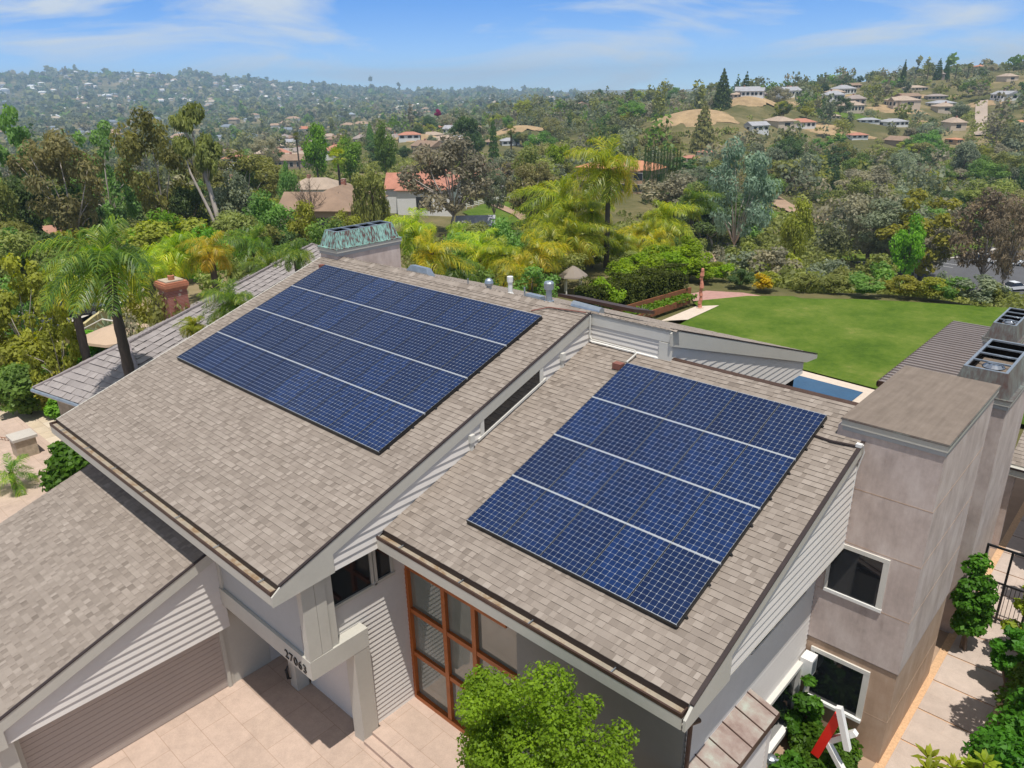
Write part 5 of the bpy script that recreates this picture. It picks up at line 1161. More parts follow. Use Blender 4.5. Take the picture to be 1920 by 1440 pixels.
def patch(name, poly, mat, dz, n=70):
    """a flat-on-the-hill patch clipped to a polygon, following the terrain"""
    xs=[p[0] for p in poly]; ys=[p[1] for p in poly]; mb=MB()
    def inside(x,y):
        c=False; j=len(poly)-1
        for i in range(len(poly)):
            if (poly[i][1]>y)!=(poly[j][1]>y) and x<(poly[j][0]-poly[i][0])*(y-poly[i][1])/(poly[j][1]-poly[i][1])+poly[i][0]: c=not c
            j=i
        return c
    gx=np.linspace(min(xs),max(xs),n); gy=np.linspace(min(ys),max(ys),n)
    for i in range(n-1):
        for j in range(n-1):
            if inside((gx[i]+gx[i+1])/2,(gy[j]+gy[j+1])/2):
                mb.face([(x,y,float(T(x,y))-.25+dz) for x,y in ((gx[i],gy[j]),(gx[i+1],gy[j]),(gx[i+1],gy[j+1]),(gx[i],gy[j+1]))])
    return tag(mb.build(name,mat),kind='structure')
G=-.2
flat('driveway',[(-30,-40),(8,-40),(8,2.6),(-30,2.6)],G,M['drive'])
mb=MB(); mb.box(-.12,8.0,1.98,2.25,G-.1,0.0); mb.box(-.30,8.0,2.25,3.7,G-.1,0.001); mb.box(-.14,8.0,1.72,1.98,G-.1,-.10)
tag(mb.build('entry_steps',M['drive']),kind='structure')
flat('garden_soil',[(7.4,-14),(16,-14),(16,30),(7.4,30)],-.06,M['dirt'])
flat('gravel_strip',[(9.5,-8),(11.3,-8),(11.3,32),(9.5,32)],-.03,M['gravel'])
mb=MB()
for k in range(28): mb.box(9.71,11.15,-8+k*1.32,-8+k*1.32+1.265,-.05,0.0)
tag(mb.build('side_path',M['path']),kind='structure')
lawn=[(-12.0,34.5),(3.4,33.1),(14,33.1),(14,50),(10,54),(6,55),(2.8,54.2),(.4,53.1),(-2.7,51.7),(-5.85,50.1),(-8.9,47.8),(-11.0,45.5),(-12.5,42.5),(-12.4,38.0)]
flat('lawn',lawn,.02,M['lawn'])
flat('lawn_bank',[(-14.6,42.3),(-13.6,41.4),(-12.4,42.6),(-11,45.6),(-8.7,48),(-9.6,48.2),(-12.2,46.2)],.0,M['hedgegrass'] if 'hedgegrass' in M else M['lawn'])
flat('sculpture_pad',[(-13.6,36.5),(-12.35,37.9),(-12.45,42.4),(-13.6,41.2)],.05,M['coping'])
flat('mulch_slope',[(-16,44.3),(-14.6,42.6),(-12.6,44.6),(-11.4,47.2),(-13,47.2),(-15.5,46)],-.10,M['patiopink'])
flat('pool_deck',[(-14,20.5),(1.9,20.5),(1.9,33.05),(-12,34.3),(-14,34.3)],.015,M['coping'])
flat('pool_water',[(-7,26.5),(1.1,26.5),(1.1,32.35),(-7,32.9)],.03,M['water'])
flat('grass_corner',[(1.9,26.8),(3.5,26.8),(3.5,33.2),(1.9,33.2)],.012,M['lawn'])
# neighbour's yard, street
flat('neighbour_patio',[(-34,-12),(-13,-12),(-13,5.5),(-34,5.5)],-.95,M['patio'])
mb=MB()
for y0 in (-7.2,-3.6,0.1): mb.face([(-34,y0,-.945),(-13,y0-.4,-.945),(-13,y0+.3,-.945),(-34,y0+.75,-.945)])
tag(mb.build('patio_band',M['patiopink']),kind='structure')
st=[(-36,-42),(-46,-14),(-56,6),(-66,17),(-82,26),(-110,27),(-150,18)]
ribbon('street',st,10.5,M['asphaltl'],.30); ribbon('street_line',st,.35,M['yellow'],.34,.35); ribbon('street_centre_line',st,.35,M['yellow'],.34,-.35)
ribbon('street_kerb',st,.5,M['concrete'],.42,-5.5); ribbon('street_kerb_far',st,.5,M['concrete'],.42,5.5)
# valley car park
lot=[(-38,148),(-30,142),(-22,128),(-4,120),(14,128),(16,190),(-24,190),(-28,160)]
patch('car_park',lot,M['asphalt'],.35,90)
ribbon('valley_road',[(-62,136),(-45,130),(-34,126),(-20,121),(10,112)],8,M['asphaltl'],.55)
ribbon('car_park_kerb',[(-38,148),(-30,158),(-24,173),(-22,190)],.9,M['concrete'],.5)
ribbon('traffic_island',[(-9,152),(2,147),(14,147)],2.2,M['concrete'],.5)
patch('verge_grass',[(-44,150),(-38,149),(-30,159),(-24,174),(-22,190),(-34,190),(-44,165)],M['lawn'],.3)
mb=MB()
for k in range(5):
    x0,y0=-32+k*1.3,149+k*3.0; z=float(T(x0,y0))
    mb.face([(x0,y0,float(T(x0,y0))+.14),(x0+5,y0-1.6,float(T(x0+5,y0-1.6))+.14),(x0+5,y0-1.35,float(T(x0+5,y0-1.35))+.14),(x0,y0+.25,float(T(x0,y0+.25))+.14)])
tag(mb.build('parking_lines',M['paint']),kind='structure')
ribbon('hill_road',[(-88,455),(-92,475),(-104,525),(-117,576),(-120,590)],6.5,M['roadtan'],.6)
ribbon('dirt_track',[(-100,236),(-88,222),(-74,210),(-58,196),(-44,184)],8,M['dirt'],.6)
ribbon('green_bank',[(-92,206),(-80,200),(-66,190),(-52,178)],8,M['lawn'],.5)
def mound_patch(name, c, rad, mat, seed, sx=1.0, sy=1.0, dz=.5):
    """a round-ish patch with a ragged outline that follows the hill"""
    g=rs(seed); na,nr=72,14; ph=g.uniform(0,6.28,5); V=[]
    for j in range(nr+1):
        for i in range(na):
            t=6.2832*i/na; q=1+.16*math.sin(2*t+ph[0])+.12*math.sin(3*t+ph[1])+.09*math.sin(7*t+ph[2])+.06*math.sin(13*t+ph[3])+.05*math.sin(23*t+ph[4])
            x,y=c[0]+rad*q*sx*j/nr*math.cos(t),c[1]+rad*q*sy*j/nr*math.sin(t); V.append((x,y,float(T(x,y))-.25+dz*(1-(j/nr)**3*.9)))
    F=[(j*na+i,(j+1)*na+i,(j+1)*na+(i+1)%na,j*na+(i+1)%na) for j in range(nr) for i in range(na)]
    mb=MB(); mb.mesh(V,F); return tag(mb.build(name,mat,smooth=True),kind='structure')
for n_,(a,rr,rad,h) in enumerate(KNOLLS): mound_patch('dry_knoll',(CAM[0]+rr*math.sin(a),CAM[1]+rr*math.cos(a)),rad*.72,M['drygrass'],50+n_)
def pz(az,r): return (CAM[0]+r*math.sin(az),CAM[1]+r*math.cos(az))
patch('paddock',[(-92,100),(-112,112),(-124,134),(-104,140),(-84,118)],M['lawn'],.3)
ribbon('paddock_track',[(-84,106),(-100,118),(-118,128)],3,M['dirt'],.5)
patch('bare_slope',[(-40,80),(-62,84),(-72,116),(-50,128),(-38,104)],M['dirt'],.3)
for a,r,s in ((-.36,455,14),(-.335,520,18),(-.30,560,15),(-.22,600,14),(-.255,520,13),(-.27,640,15),(-.39,470,12),(-.43,560,14),(-.34,610,13),(-.24,440,12)):
    mound_patch('hillside_clearing',pz(a,r),s,M['drygrass'] if s!=18 else M['lawn'],int(r),1.2,.7)
VIEWGAPS=[(-.40,(150,262,.036)),(-.222,(360,625,.017)),(-.31,(470,560,.018)),(-.327,(445,500,.013)),(-.405,(410,455,.014)),(-.262,(535,590,.014)),(-.35,(500,560,.012))]
# far town and far woods: too many and too small to count
def far_town():
    g=random.Random(3); mb=MB(); n=0
    while n<1000:
        az=g.uniform(-1.5,-.62); r=math.exp(g.uniform(math.log(900),math.log(4700))); r=r if g.random()<.45 else g.uniform(2300,4600)
        if r>3100 and (az>-.98): continue
        x,y=pz(az,r); z=float(T(x,y)); s=g.uniform(.7,1.5)*(1+max(0,(r-1500)/4500)); w,d,h=7*s,5*s,g.uniform(4,6.5)*s*.9; a=g.uniform(0,3.14) if r<2500 else g.choice((.7,.75,2.3))
        row=g.randint(1,5) if r>2000 else 1
        for q in range(row):
            ox=q*(w*2.3); cx,cy=x+ox*math.cos(az+1.57),y+ox*math.sin(az+1.57)*-1
            z=float(T(cx,cy)); ca,sa=math.cos(a),math.sin(a); P=lambda u,v,k:(cx+u*ca-v*sa,cy+u*sa+v*ca,z+k)
            wm=g.choice((0,0,1)); c4=[(-w,-d),(w,-d),(w,d),(-w,d)]
            for i in range(4):
                u0,v0=c4[i]; u1,v1=c4[(i+1)%4]; mb.face([P(u0,v0,-3),P(u1,v1,-3),P(u1,v1,h),P(u0,v0,h)],wm)
            rf=g.choice((2,2,2,4,4,3)) if r<1900 else g.choice((1,1,0,4,2)); e=1.12; r0,r1=P(-w*.6,0,h+d*.5),P(w*.6,0,h+d*.5); q4=[P(u*e,v*e,h) for u,v in c4]
            mb.face([q4[0],q4[1],r1,r0],rf); mb.face([q4[2],q4[3],r0,r1],rf); mb.face([q4[1],q4[2],r1],rf); mb.face([q4[3],q4[0],r0],rf); n+=1
    tag(mb.build('distant_houses',[M['white'],M['stone'],M['dirt'],M['terracotta'],M['galv']]),kind='stuff')
far_town()
def far_woods():
    g=rs(77); n=14500; V=[]; rn=[]; mi=[]
    r=np.exp(g.uniform(np.log(170),np.log(5600),n)); az=g.uniform(-1.55,.05,n)
    r=np.concatenate([r,np.exp(g.uniform(np.log(1700),np.log(5600),6500))]); az=np.concatenate([az,g.uniform(-1.5,-.7,6500)]); right=az>-.66; n=len(r)
    keep=~(right&(r>1150)); keep&=~((r<430)&~right); keep&=~(right&(r<330)&(g.uniform(0,1,n)<.45))
    az,r=az[keep],r[keep]
    for a,rr,rad,h in KNOLLS:
        kx,ky=pz(a,rr); k=np.hypot(CAM[0]+r*np.sin(az)-kx,CAM[1]+r*np.cos(az)-ky)>rad*.95; k&=~((np.abs(az-a)<rad*.9/rr)&(r<rr)&(r>rr-130)); az,r=az[k],r[k]
    for hx_,hy_,hz_,hw,hd,hh,*_ in HOUSES:
        ha,hr=math.atan2(hx_-CAM[0],hy_-CAM[1]),math.hypot(hx_-CAM[0],hy_-CAM[1])
        if hr>200: k=~((np.abs(az-ha)<(hw*.55+2.5)/hr)&(r<hr+9)&(r>min(hr-(42 if ha>-.62 else 60),166 if hr<330 else 1e9))); az,r=az[k],r[k]
    for u,c in VIEWGAPS: k=~((np.abs(az-u)<c[2])&(r>c[0])&(r<c[1])); az,r=az[k],r[k]
    X=CAM[0]+r*np.sin(az); Y=CAM[1]+r*np.cos(az)
    gr=np.sin(X/31+1)*np.cos(Y/27)+.7*np.sin(X/13-Y/17)+.5*np.sin(X/61+Y/53); k=(gr>-.2)|(g.uniform(0,1,len(X))<.3); X,Y,r,az=X[k],Y[k],r[k],az[k]
    k=(np.abs((X+100)*(-.577)-(Y-236)*.816)>10)|(X<-106)|(X>-40)|(Y<170)|(Y>245); k&=~((X>-46)&(X<20)&(Y>110)&(Y<195)); k&=np.hypot(X+104,Y-118)>26
    X,Y,r=X[k],Y[k],r[k]; Z=T(X,Y)
    for x,y,z,q in zip(X,Y,Z,r):
        S=np.clip(np.exp(g.normal(1.42,.34)),1.8,8.5)*(1+min(1.5,max(0,(q-900)/2600))); tall=g.uniform(.8,1.3) if g.uniform()<.96 else 1.9; m=430 if q<270 else 230 if q<520 else (130 if q<900 else (40 if q<1800 else 16))
        nb=int(g.randint(6,12)); bc=g.normal(0,.42,(nb,3)); kb=g.randint(0,nb,m)
        d=g.normal(0,1,(m,3)); d/=np.linalg.norm(d,axis=1)[:,None]
        w=.5 if tall>1.8 else 1.
        P=np.array([x,y,z+S*tall*.8])+(bc[kb]+d*.5*g.uniform(.5,1.,m)[:,None])*np.array([S*w,S*w,S*tall*.8]); V.append(leaves(g,P,d+np.array([0,0,.4]),np.full(m,S*(.115 if q<270 else .17 if q<520 else (.25 if q<900 else (.6 if q<1800 else 1.1)))),1.25)); b=g.uniform(0,1); rn.append(np.clip(b*.5+.5*g.uniform(0,1,m),0,1)); mi.append(np.full(m,int(g.choice(6,p=[.28,.24,.20,.09,.11,.08]))))
    me=np_mesh('distant_trees',np.concatenate(V),4,np.concatenate(rn),[leafmat(k) for k in ('far','grey','olive','deep','greybr','mid')],np.concatenate(mi)); tag(link(bpy.data.objects.new('distant_trees',me)),kind='stuff')
far_woods()
def undergrowth():
    """low scrub that covers the valley floor and slopes between the trees"""
    g=rs(78); V=[]; rn=[]; n=11000
    r=np.exp(g.uniform(np.log(62),np.log(700),n)); az=g.uniform(-1.5,-.05,n); X=CAM[0]+r*np.sin(az); Y=CAM[1]+r*np.cos(az); ok=pad_dist(X,Y)>3
    def near(poly_c,rad): return np.hypot(X-poly_c[0],Y-poly_c[1])<rad
    ok&=~((X>-40)&(X<18)&(Y>118)&(Y<192)); ok&=~near((-104,118),26); ok&=~near((-55,100),22); ok&=~((X<-40)&(Y<36)&(X>-160))
    for hx_,hy_,hz_,hw,hd,hh,*_ in HOUSES:
        ha,hr=math.atan2(hx_-CAM[0],hy_-CAM[1]),math.hypot(hx_-CAM[0],hy_-CAM[1]); ok&=~((np.abs(az-ha)<(hw*.55+2)/hr)&(r<hr+8)&(r>hr-55))
    for a,rr,rad,h in KNOLLS: kx,ky=pz(a,rr); ok&=~near((kx,ky),rad*1.05)
    ok&=~((np.abs((X+100)*(-.577)-(Y-236)*.816)<9)&(X>-104)&(X<-40)&(Y>175)&(Y<245))
    X,Y,r=X[ok],Y[ok],r[ok]; Z=T(X,Y)
    for x,y,z,q in zip(X,Y,Z,r):
        S=g.uniform(.7,1.9)*(1+q/500); m=110 if q<110 else (60 if q<180 else 30); d=g.normal(0,1,(m,3)); d/=np.linalg.norm(d,axis=1)[:,None]; d[:,2]=np.abs(d[:,2])
        P=np.array([x,y,z-.3])+d*np.array([S*1.3,S*1.3,S])*g.uniform(.6,1,m)[:,None]; V.append(leaves(g,P,d,np.full(m,S*(.15 if q<110 else (.24 if q<180 else .4))),1.3)); b=g.uniform(0,1); rn.append(np.clip(b*.7+.3*g.uniform(0,1,m),0,1))
    me=np_mesh('undergrowth',np.concatenate(V),4,np.concatenate(rn),[leafmat('olive')]); tag(link(bpy.data.objects.new('undergrowth',me)),kind='stuff')
undergrowth()
# ---------------------------------------------------------------- roof coverings and siding
def shingles(mb, O, U, Vv, W, L, expo=.145, seed=1, lo=.07, hi=.19, lim=None, thick=.010, m=0, tabs=.55):
    """courses of shingles on the plane O + u*U + v*V; lim(v) -> (u0,u1)"""
    g=random.Random(seed); O,U,Vv=Vector(O),Vector(U).normalized(),Vector(Vv).normalized(); N=U.cross(Vv).normalized()
    if N.z<0: N=-N
    nc=int(math.ceil(L/expo))
    for i in range(nc):
        v0=i*expo; v1=min(v0+expo*1.25,L); u0,u1=lim((v0+min(v0+expo,L))/2) if lim else (0,W)
        if u1-u0<.02: continue
        u=u0-g.uniform(0,.2); a=None
        while u<u1:
            w=g.uniform(lo,hi); s,e=max(u,u0),min(u+w,u1); u+=w
            if e-s<.005: continue
            raised=g.random()<tabs; h=thick*(1.9 if raised else 1.0)
            c=g.gauss(.575 if raised else .425,.082); c=min(1,max(0,c))
            P=lambda uu,vv,hh:O+U*uu+Vv*vv+N*hh
            A,B,Cc,D=P(s,v0,h),P(e,v0,h),P(e,v1,.001),P(s,v1,.001)
            mb.face([A,B,Cc,D],m,c); mb.face([P(s,v0,-.004),P(e,v0,-.004),B,A],m,c*.4)  # butt edge darkened in colour as a shade line under each course
            if raised:
                mb.face([P(s,v0,0),A,P(s,v0+expo,h*.3)],m,c*.5); mb.face([B,P(e,v0,0),P(e,v0+expo,h*.3)],m,c*.5)  # sides of raised tabs darkened in colour to deepen their shadow
def clip(poly, a, b, lim, keep_above):
    """Sutherland-Hodgman against one horizontal line in (s,z)"""
    out=[]; n=len(poly)
    for i in range(n):
        p,q=poly[i],poly[(i+1)%n]; ip=(p[1]>=lim) if keep_above else (p[1]<=lim); iq=(q[1]>=lim) if keep_above else (q[1]<=lim)
        if ip: out.append(p)
        if ip!=iq:
            t=(lim-p[1])/(q[1]-p[1]); out.append((p[0]+t*(q[0]-p[0]),lim))
    return out
def lap(mb, axis, at, sign, poly, expo=.19, t=.022, z0=None, m=0):
    """lapped boards over a wall polygon of (s,z); axis 'x' or 'y' is the wall normal"""
    zs=[p[1] for p in poly]; z=z0 if z0 is not None else min(zs)
    P=lambda s,zz,o:(at+sign*o,s,zz) if axis=='x' else (s,at+sign*o,zz)
    while z<max(zs):
        c=clip(clip(poly,0,0,z,True),0,0,z+expo,False)
        if len(c)>2:
            off=lambda zz:t*(1-(zz-z)/expo)+.002
            mb.face([P(s,zz,off(zz)) for s,zz in c],m)
            lows=[p for p in c if abs(p[1]-z)<1e-6]
            if len(lows)>=2:
                s0,s1=min(p[0] for p in lows),max(p[0] for p in lows)
                mb.face([P(s0,z,t+.002),P(s1,z,t+.002),P(s1,z,-.002),P(s0,z,-.002)],m)
        z+=expo
    # closing backing wall
    mb.face([P(s,zz,-.004) for s,zz in poly],m)
P1=lambda y:5.62+y/3
P2=lambda y:4.79+y/3
PG=lambda y:4.25+y/3
c18,s18=math.cos(math.atan(1/3)),math.sin(math.atan(1/3))
UP=(0,c18,s18)
H=empty('house',(0,0,0)); tag(H,'grey two-storey house with tan shingle roofs carrying two dark blue solar arrays','house')
def slab_y(mb, x0,x1,y0,y1,f,th,m=0):
    mb.hexa([(x0,y0,f(y0)-th),(x1,y0,f(y0)-th),(x1,y1,f(y1)-th),(x0,y1,f(y1)-th),(x0,y0,f(y0)),(x1,y0,f(y0)),(x1,y1,f(y1)),(x0,y1,f(y1))],m)
def roof(name, x0,x1,y0,y1,f,seed,extra=None):
    mb=MB(); slab_y(mb,x0,x1,y0+.01,y1,lambda y:f(y)-.006,.12,1)
    shingles(mb,(x0,y0,f(y0)),(1,0,0),UP,x1-x0,(y1-y0)/c18,seed=seed)
    if extra: extra(mb)
    return mb.build(name,[M['shingle'],M['trim'],M['drip']],H)
back=lambda y:9.07-(y-10.32)/3
def back_slope(mb):
    slab_y(mb,-12.55,2.78,10.32,20.5,lambda y:back(y)-.006,.12,1)
    shingles(mb,(2.78,20.5,back(20.5)),(-1,0,0),(0,-c18,s18),15.33,10.18/c18,seed=9,expo=.16)
    mb.prism_x([(10.27,9.01),(10.27,9.05),(10.32,9.09),(10.32,8.98)],.2,2.78,1)
main=roof('main_roof',-12.55,.16,0,10.32,P1,3,back_slope)
mb=MB(); g=random.Random(8); x=-12.5
while x<2.7:
    for s in (-1,1):
        pass
    w=.22; c=g.uniform(.3,.75)
    q=10.10 if x<0 else 10.25; zq=9.085-(10.32-q)*.38
    mb.face([(x,q,zq+.015),(x+w*1.15,q,zq),(x+w*1.15,10.32,9.085),(x,10.32,9.105)],0,c); mb.face([(x,10.32,9.105),(x+w*1.15,10.32,9.085),(x+w*1.15,10.54,9.0),(x,10.54,9.02)],0,c); mb.face([(x,q,zq-.015),(x,10.32,9.06),(x,10.32,9.105),(x,q,zq+.015)],0,.2); x+=w
mb.build('ridge_cap',[M['shingle']],main)
entry=roof('entry_roof',.18,8.03,2.67,10.40,P2,4)
mb=MB(); mb.prism_x([(10.34,P2(10.34)+.015),(10.44,P2(10.4)+.035),(10.47,P2(10.4)-.08),(10.42,P2(10.4)-.1)],2.8,8.03); mb.build('ridge_flashing',[M['copperdark']],entry)
gar=roof('garage_roof',-11.4,-4.0,-4.75,1.12,PG,5)
# gutters
def gutter(x0,x1,ye,ze,parent):
    mb=MB(); y=ye
    mb.box(x0,x1,y-.17,y-.005,ze-.16,ze-.135,0); mb.box(x0,x1,y-.205,y-.165,ze-.15,ze-.075,1); mb.box(x0,x1,y-.012,y+.012,ze-.15,ze+.004,2)
    mb.box(x0-.004,x0+.02,y-.2,y,ze-.16,ze-.06,1); mb.box(x1-.02,x1+.004,y-.2,y,ze-.16,ze-.06,1)
    g=random.Random(int(x1*10)); k=x0+.8
    while k<x1: mb.box(k,k+.02,y-.17,y-.01,ze-.1,ze-.085,3); k+=1.9
    mb.build('gutter',[M['rustgutter'],M['copperdark'],M['drip'],M['galv']],parent)
    mb=MB(); mb.box(x0,x1,y-.20,y-.17,ze-.40,ze-.155); mb.box(x0,x1,y-.165,y-.02,ze-.20,ze-.165); mb.build('fascia',[M['trim']],parent)
gutter(-12.62,.15,0,5.62,main); gutter(.08,8.0,2.67,P2(2.67),entry); gutter(-11.45,-4.04,-4.75,PG(-4.75),gar)
# rake boards
def rake(name, poly, x0, x1, parent, f, y0, y1):
    mb=MB(); mb.prism_x(poly,x0,x1,0); mb.prism_x([(y0,f(y0)+.004),(y1,f(y1)+.004),(y1,f(y1)+.03),(y0,f(y0)+.03)],x0-.02,x1+.012,1); mb.build(name,[M['trim'],M['drip']],parent)
rake('rake_board',[(-.205,5.22),(-.205,5.46),(0,5.60),(10.28,P1(10.28)-.005),(10.28,P1(10.28)-.32),(1.3,P1(1.3)-.32),(1.3,5.28)],.165,.205,main,P1,0,10.30)
rake('rake_board',[(2.465,5.29),(2.465,5.52),(2.67,5.66),(9.33,P2(9.33)-.005),(9.33,P2(9.33)-.24),(3.95,P2(3.95)-.24),(3.95,5.33)],8.035,8.085,entry,P2,2.67,9.33)
rake('rake_board',[(-4.955,2.0),(-4.955,2.55),(-4.75,2.66),(1.1,PG(1.1)-.005),(1.1,PG(1.1)-.30),(-4.55,PG(-4.55)-.30),(-4.55,2.0)],-3.995,-3.945,gar,PG,-4.75,1.1)
mb=MB(); mb.prism_x([(10.2,9.0),(10.34,9.05),(20.5,back(20.5)-.01),(20.5,back(20.5)-.16),(19.55,5.62),(10.2,8.66)],2.785,2.83,0); mb.prism_x([(10.3,back(10.3)+.004),(20.5,back(20.5)+.004),(20.5,back(20.5)+.03),(10.3,back(10.3)+.03)],2.72,2.84,1); mb.build('rake_board',[M['trim'],M['drip']],main)
mb=MB(); mb.prism_x([(0,5.46),(10.32,8.9),(20.5,5.5),(20.5,5.62),(10.32,9.06),(0,5.62)],-12.62,-12.555,0); mb.build('rake_board',[M['trim']],main)
# bodies
mb=MB(); mb.prism_x([(2.72,-.3),(2.72,2.76),(1.03,2.79),(1.03,5.5),(10.32,8.85),(19.3,5.8),(19.3,-.3)],-12.2,-.30,0); mb.box(-12.2,-4.62,1.03,2.72,-.3,2.79,0); mb.box(-.3,2.5,3.7,19.3,-.3,5.2,0); mb.box(.2,7.5,3.7,10.3,-.3,5.4,0); mb.build('body_wall',[M['panelgrey']],H)
mb=MB(); mb.prism_x([(3.7,5.3),(10.30,8.0),(10.30,5.3)],.2,7.9); mb.build('attic_wall',[M['panelgrey']],H)
# soffits
mb=MB(); mb.box(-12.5,.14,-.165,1.02,5.21,5.235); mb.box(.05,8.02,2.5,3.62,5.27,5.295); mb.box(-.24,.12,1.0,3.6,5.262,5.28); mb.box(7.55,8.03,3.6,9.33,5.295,5.315); mb.box(-4.5,-4.08,-4.42,.60,1.975,1.995); mb.build('soffit',[M['soffit']],H)
# upper gable siding, between the two roofs
def siding(name, *a, **k):
    mb=MB(); lap(mb,*a,**k); return mb.build(name,[M['siding']],H)
siding('gable_siding','x',.145,1,[(1.3,5.29),(2.47,5.29),(2.50,5.55),(10.33,P2(10.33)-.01),(10.33,P1(10.33)-.33),(1.3,P1(1.3)-.33)],.19,.034,5.29)
siding('gable_siding','x',7.99,1,[(3.95,5.33),(9.35,5.33),(9.35,P2(9.35)-.25),(3.95,P2(3.95)-.25)],.19,.034,5.33)
siding('garage_siding','x',-4.075,1,[(-4.6,2.0),(.60,2.0),(.60,PG(.60)-.3),(-4.6,PG(-4.6)-.3)],.19,.036,2.0)
siding('entry_siding','x',-.25,1,[(2.0,0),(3.6,0),(3.6,4.05),(.55,4.05),(.55,3.27),(2.0,3.27)],.14,.026,0)
mb=MB(); mb.box(-.26,-.215,3.1,3.6,4.05,5.27); mb.box(-.26,-.215,1.1,1.28,4.05,5.27); lap(mb,'x',-.22,1,[(3.12,4.05),(3.6,4.05),(3.6,5.26),(3.12,5.26)],.14,.018,4.05); mb.build('entry_siding',[M['siding']],H)
siding('terrace_siding','y',10.315,-1,[(.14,P2(10.34)-.05),(2.52,P2(10.34)-.05),(2.46,8.75),(.14,8.75)],.135,.022,8.20)
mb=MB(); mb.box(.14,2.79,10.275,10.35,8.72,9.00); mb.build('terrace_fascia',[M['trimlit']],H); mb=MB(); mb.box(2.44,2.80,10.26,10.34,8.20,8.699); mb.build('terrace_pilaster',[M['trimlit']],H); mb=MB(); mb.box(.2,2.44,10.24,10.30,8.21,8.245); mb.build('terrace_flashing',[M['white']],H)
siding('rear_gable_siding','x',2.735,1,[(10.36,5.2),(19.5,5.2),(19.5,back(19.5)-.2),(10.36,8.72)],.19,.022,5.2)
mb=MB(); mb.box(-1,2.55,18.4,19.3,.0,5.19); mb.box(2.45,2.6,10.4,18.3,.0,5.19,1); mb.build('rear_wall',[M['dark'],M['panelgrey']],H)
# eaves-level window band and entry window
def window(name, parts_frame, pane, fm, pm=None, label=None, sill=None):
    f=MB(); [f.box(*b) for b in parts_frame]; o=f.build(name,[fm],H,label=label)
    p=MB(); [p.box(*b) for b in pane]; p.build('pane',[pm or M['glass']],o)
    if sill: s=MB(); [s.box(*b) for b in sill]; s.build('sill',[M['white']],o)
    return o
window('upper_window',[(-.23,-.17,1.26,1.33,4.05,5.26),(-.23,-.15,1.26,2.60,4.05,4.13),(-.23,-.17,2.46,2.53,4.13,5.26)],[(-.24,-.21,1.33,2.46,4.13,5.26)],M['trim'])
window('upper_window',[(-.23,-.16,2.56,2.63,4.14,5.26),(-.23,-.15,2.53,3.14,4.08,4.16),(-.23,-.17,3.04,3.12,4.16,5.26)],[(-.24,-.21,2.63,3.04,4.16,5.26)],M['trim'])
mgl=NT('curtained_glass'); o_=mgl.obj(); M['curtain']=mgl.done(mgl.ramp(mgl.noise(o_,.8,2),[(.35,(.115,.14,.12)),(.65,(.20,.215,.19))]),.03,1.0,coat=.6)
fr=[(-.26,-.14,3.47,3.62,0,5.2),(-.14,3.18,3.47,3.62,4.06,4.22),(-.14,3.44,3.49,3.62,2.75,2.88),(-.14,3.44,3.49,3.62,1.41,1.54),(-.14,3.44,3.46,3.62,.0,.13),(1.07,1.20,3.475,3.62,.13,4.06),(2.08,2.21,3.475,3.62,.13,4.06)]
window('entry_window',fr,[(-.14,3.44,3.575,3.60,.1,4.2)],M['redwood'],M['curtain'],label='red-framed grid window')
mb=MB(); mb.box(3.44,7.52,3.53,3.62,0,5.27); mb.box(-.14,3.46,3.58,3.63,4.22,5.27); mb.build('front_wall',[M['frontgrey']],H)
# projecting bay over the porch, with its beam and post
mb=MB(); mb.box(-4.06,.0,.58,1.02,2.78,5.22,1); mb.box(-4.06,.05,.50,.575,2.75,3.25,0); mb.box(-.14,.045,.51,.58,3.25,5.22,0); mb.box(-4.06,-3.9,.53,.58,3.25,5.22,0)
mb.box(.0,.045,.58,.83,3.27,5.22,0); mb.box(.0,.042,.84,1.10,3.27,5.22,0); mb.box(-.30,.0,1.02,1.3,3.27,5.26,0)
mb.box(-.34,.055,.575,2.06,2.75,3.26,0); mb.box(-4.0,-.34,.575,1.4,2.72,2.76,0)
mb.build('porch_bay',[M['trim'],M['panelgrey']],H)
mb=MB(); mb.hexa([(-.50,1.72,G),(-.14,1.76,G),(-.14,2.20,G),(-.50,2.20,G),(-.32,1.62,2.752),(.05,1.62,2.752),(.05,2.06,2.752),(-.32,2.06,2.752)]); mb.build('porch_post',[M['trim']],H)
mb=MB(); mb.box(-3.25,-2.92,1.62,1.98,G,2.74); mb.box(-4.54,-4.50,.62,1.75,G,4.2); mb.build('porch_pillar',[M['trim']],H)
siding('porch_siding','y',2.05,-1,[(-2.92,G),(-.3,G),(-.3,2.74),(-2.92,2.74)],.14,.018,G)
mb=MB(); lap(mb,'x',-4.53,1,[(.62,G),(2.6,G),(2.6,2.7),(.62,2.7)],.14,.014,G); mb.box(-4.6,-2.9,2.6,2.7,G,2.74); mb.build('porch_side_siding',[M['siding']],H)
mb=MB(); mb.box(-3.9,-3.25,2.3,2.36,G,2.1); mb.build('porch_door',[M['copperdark']],H)
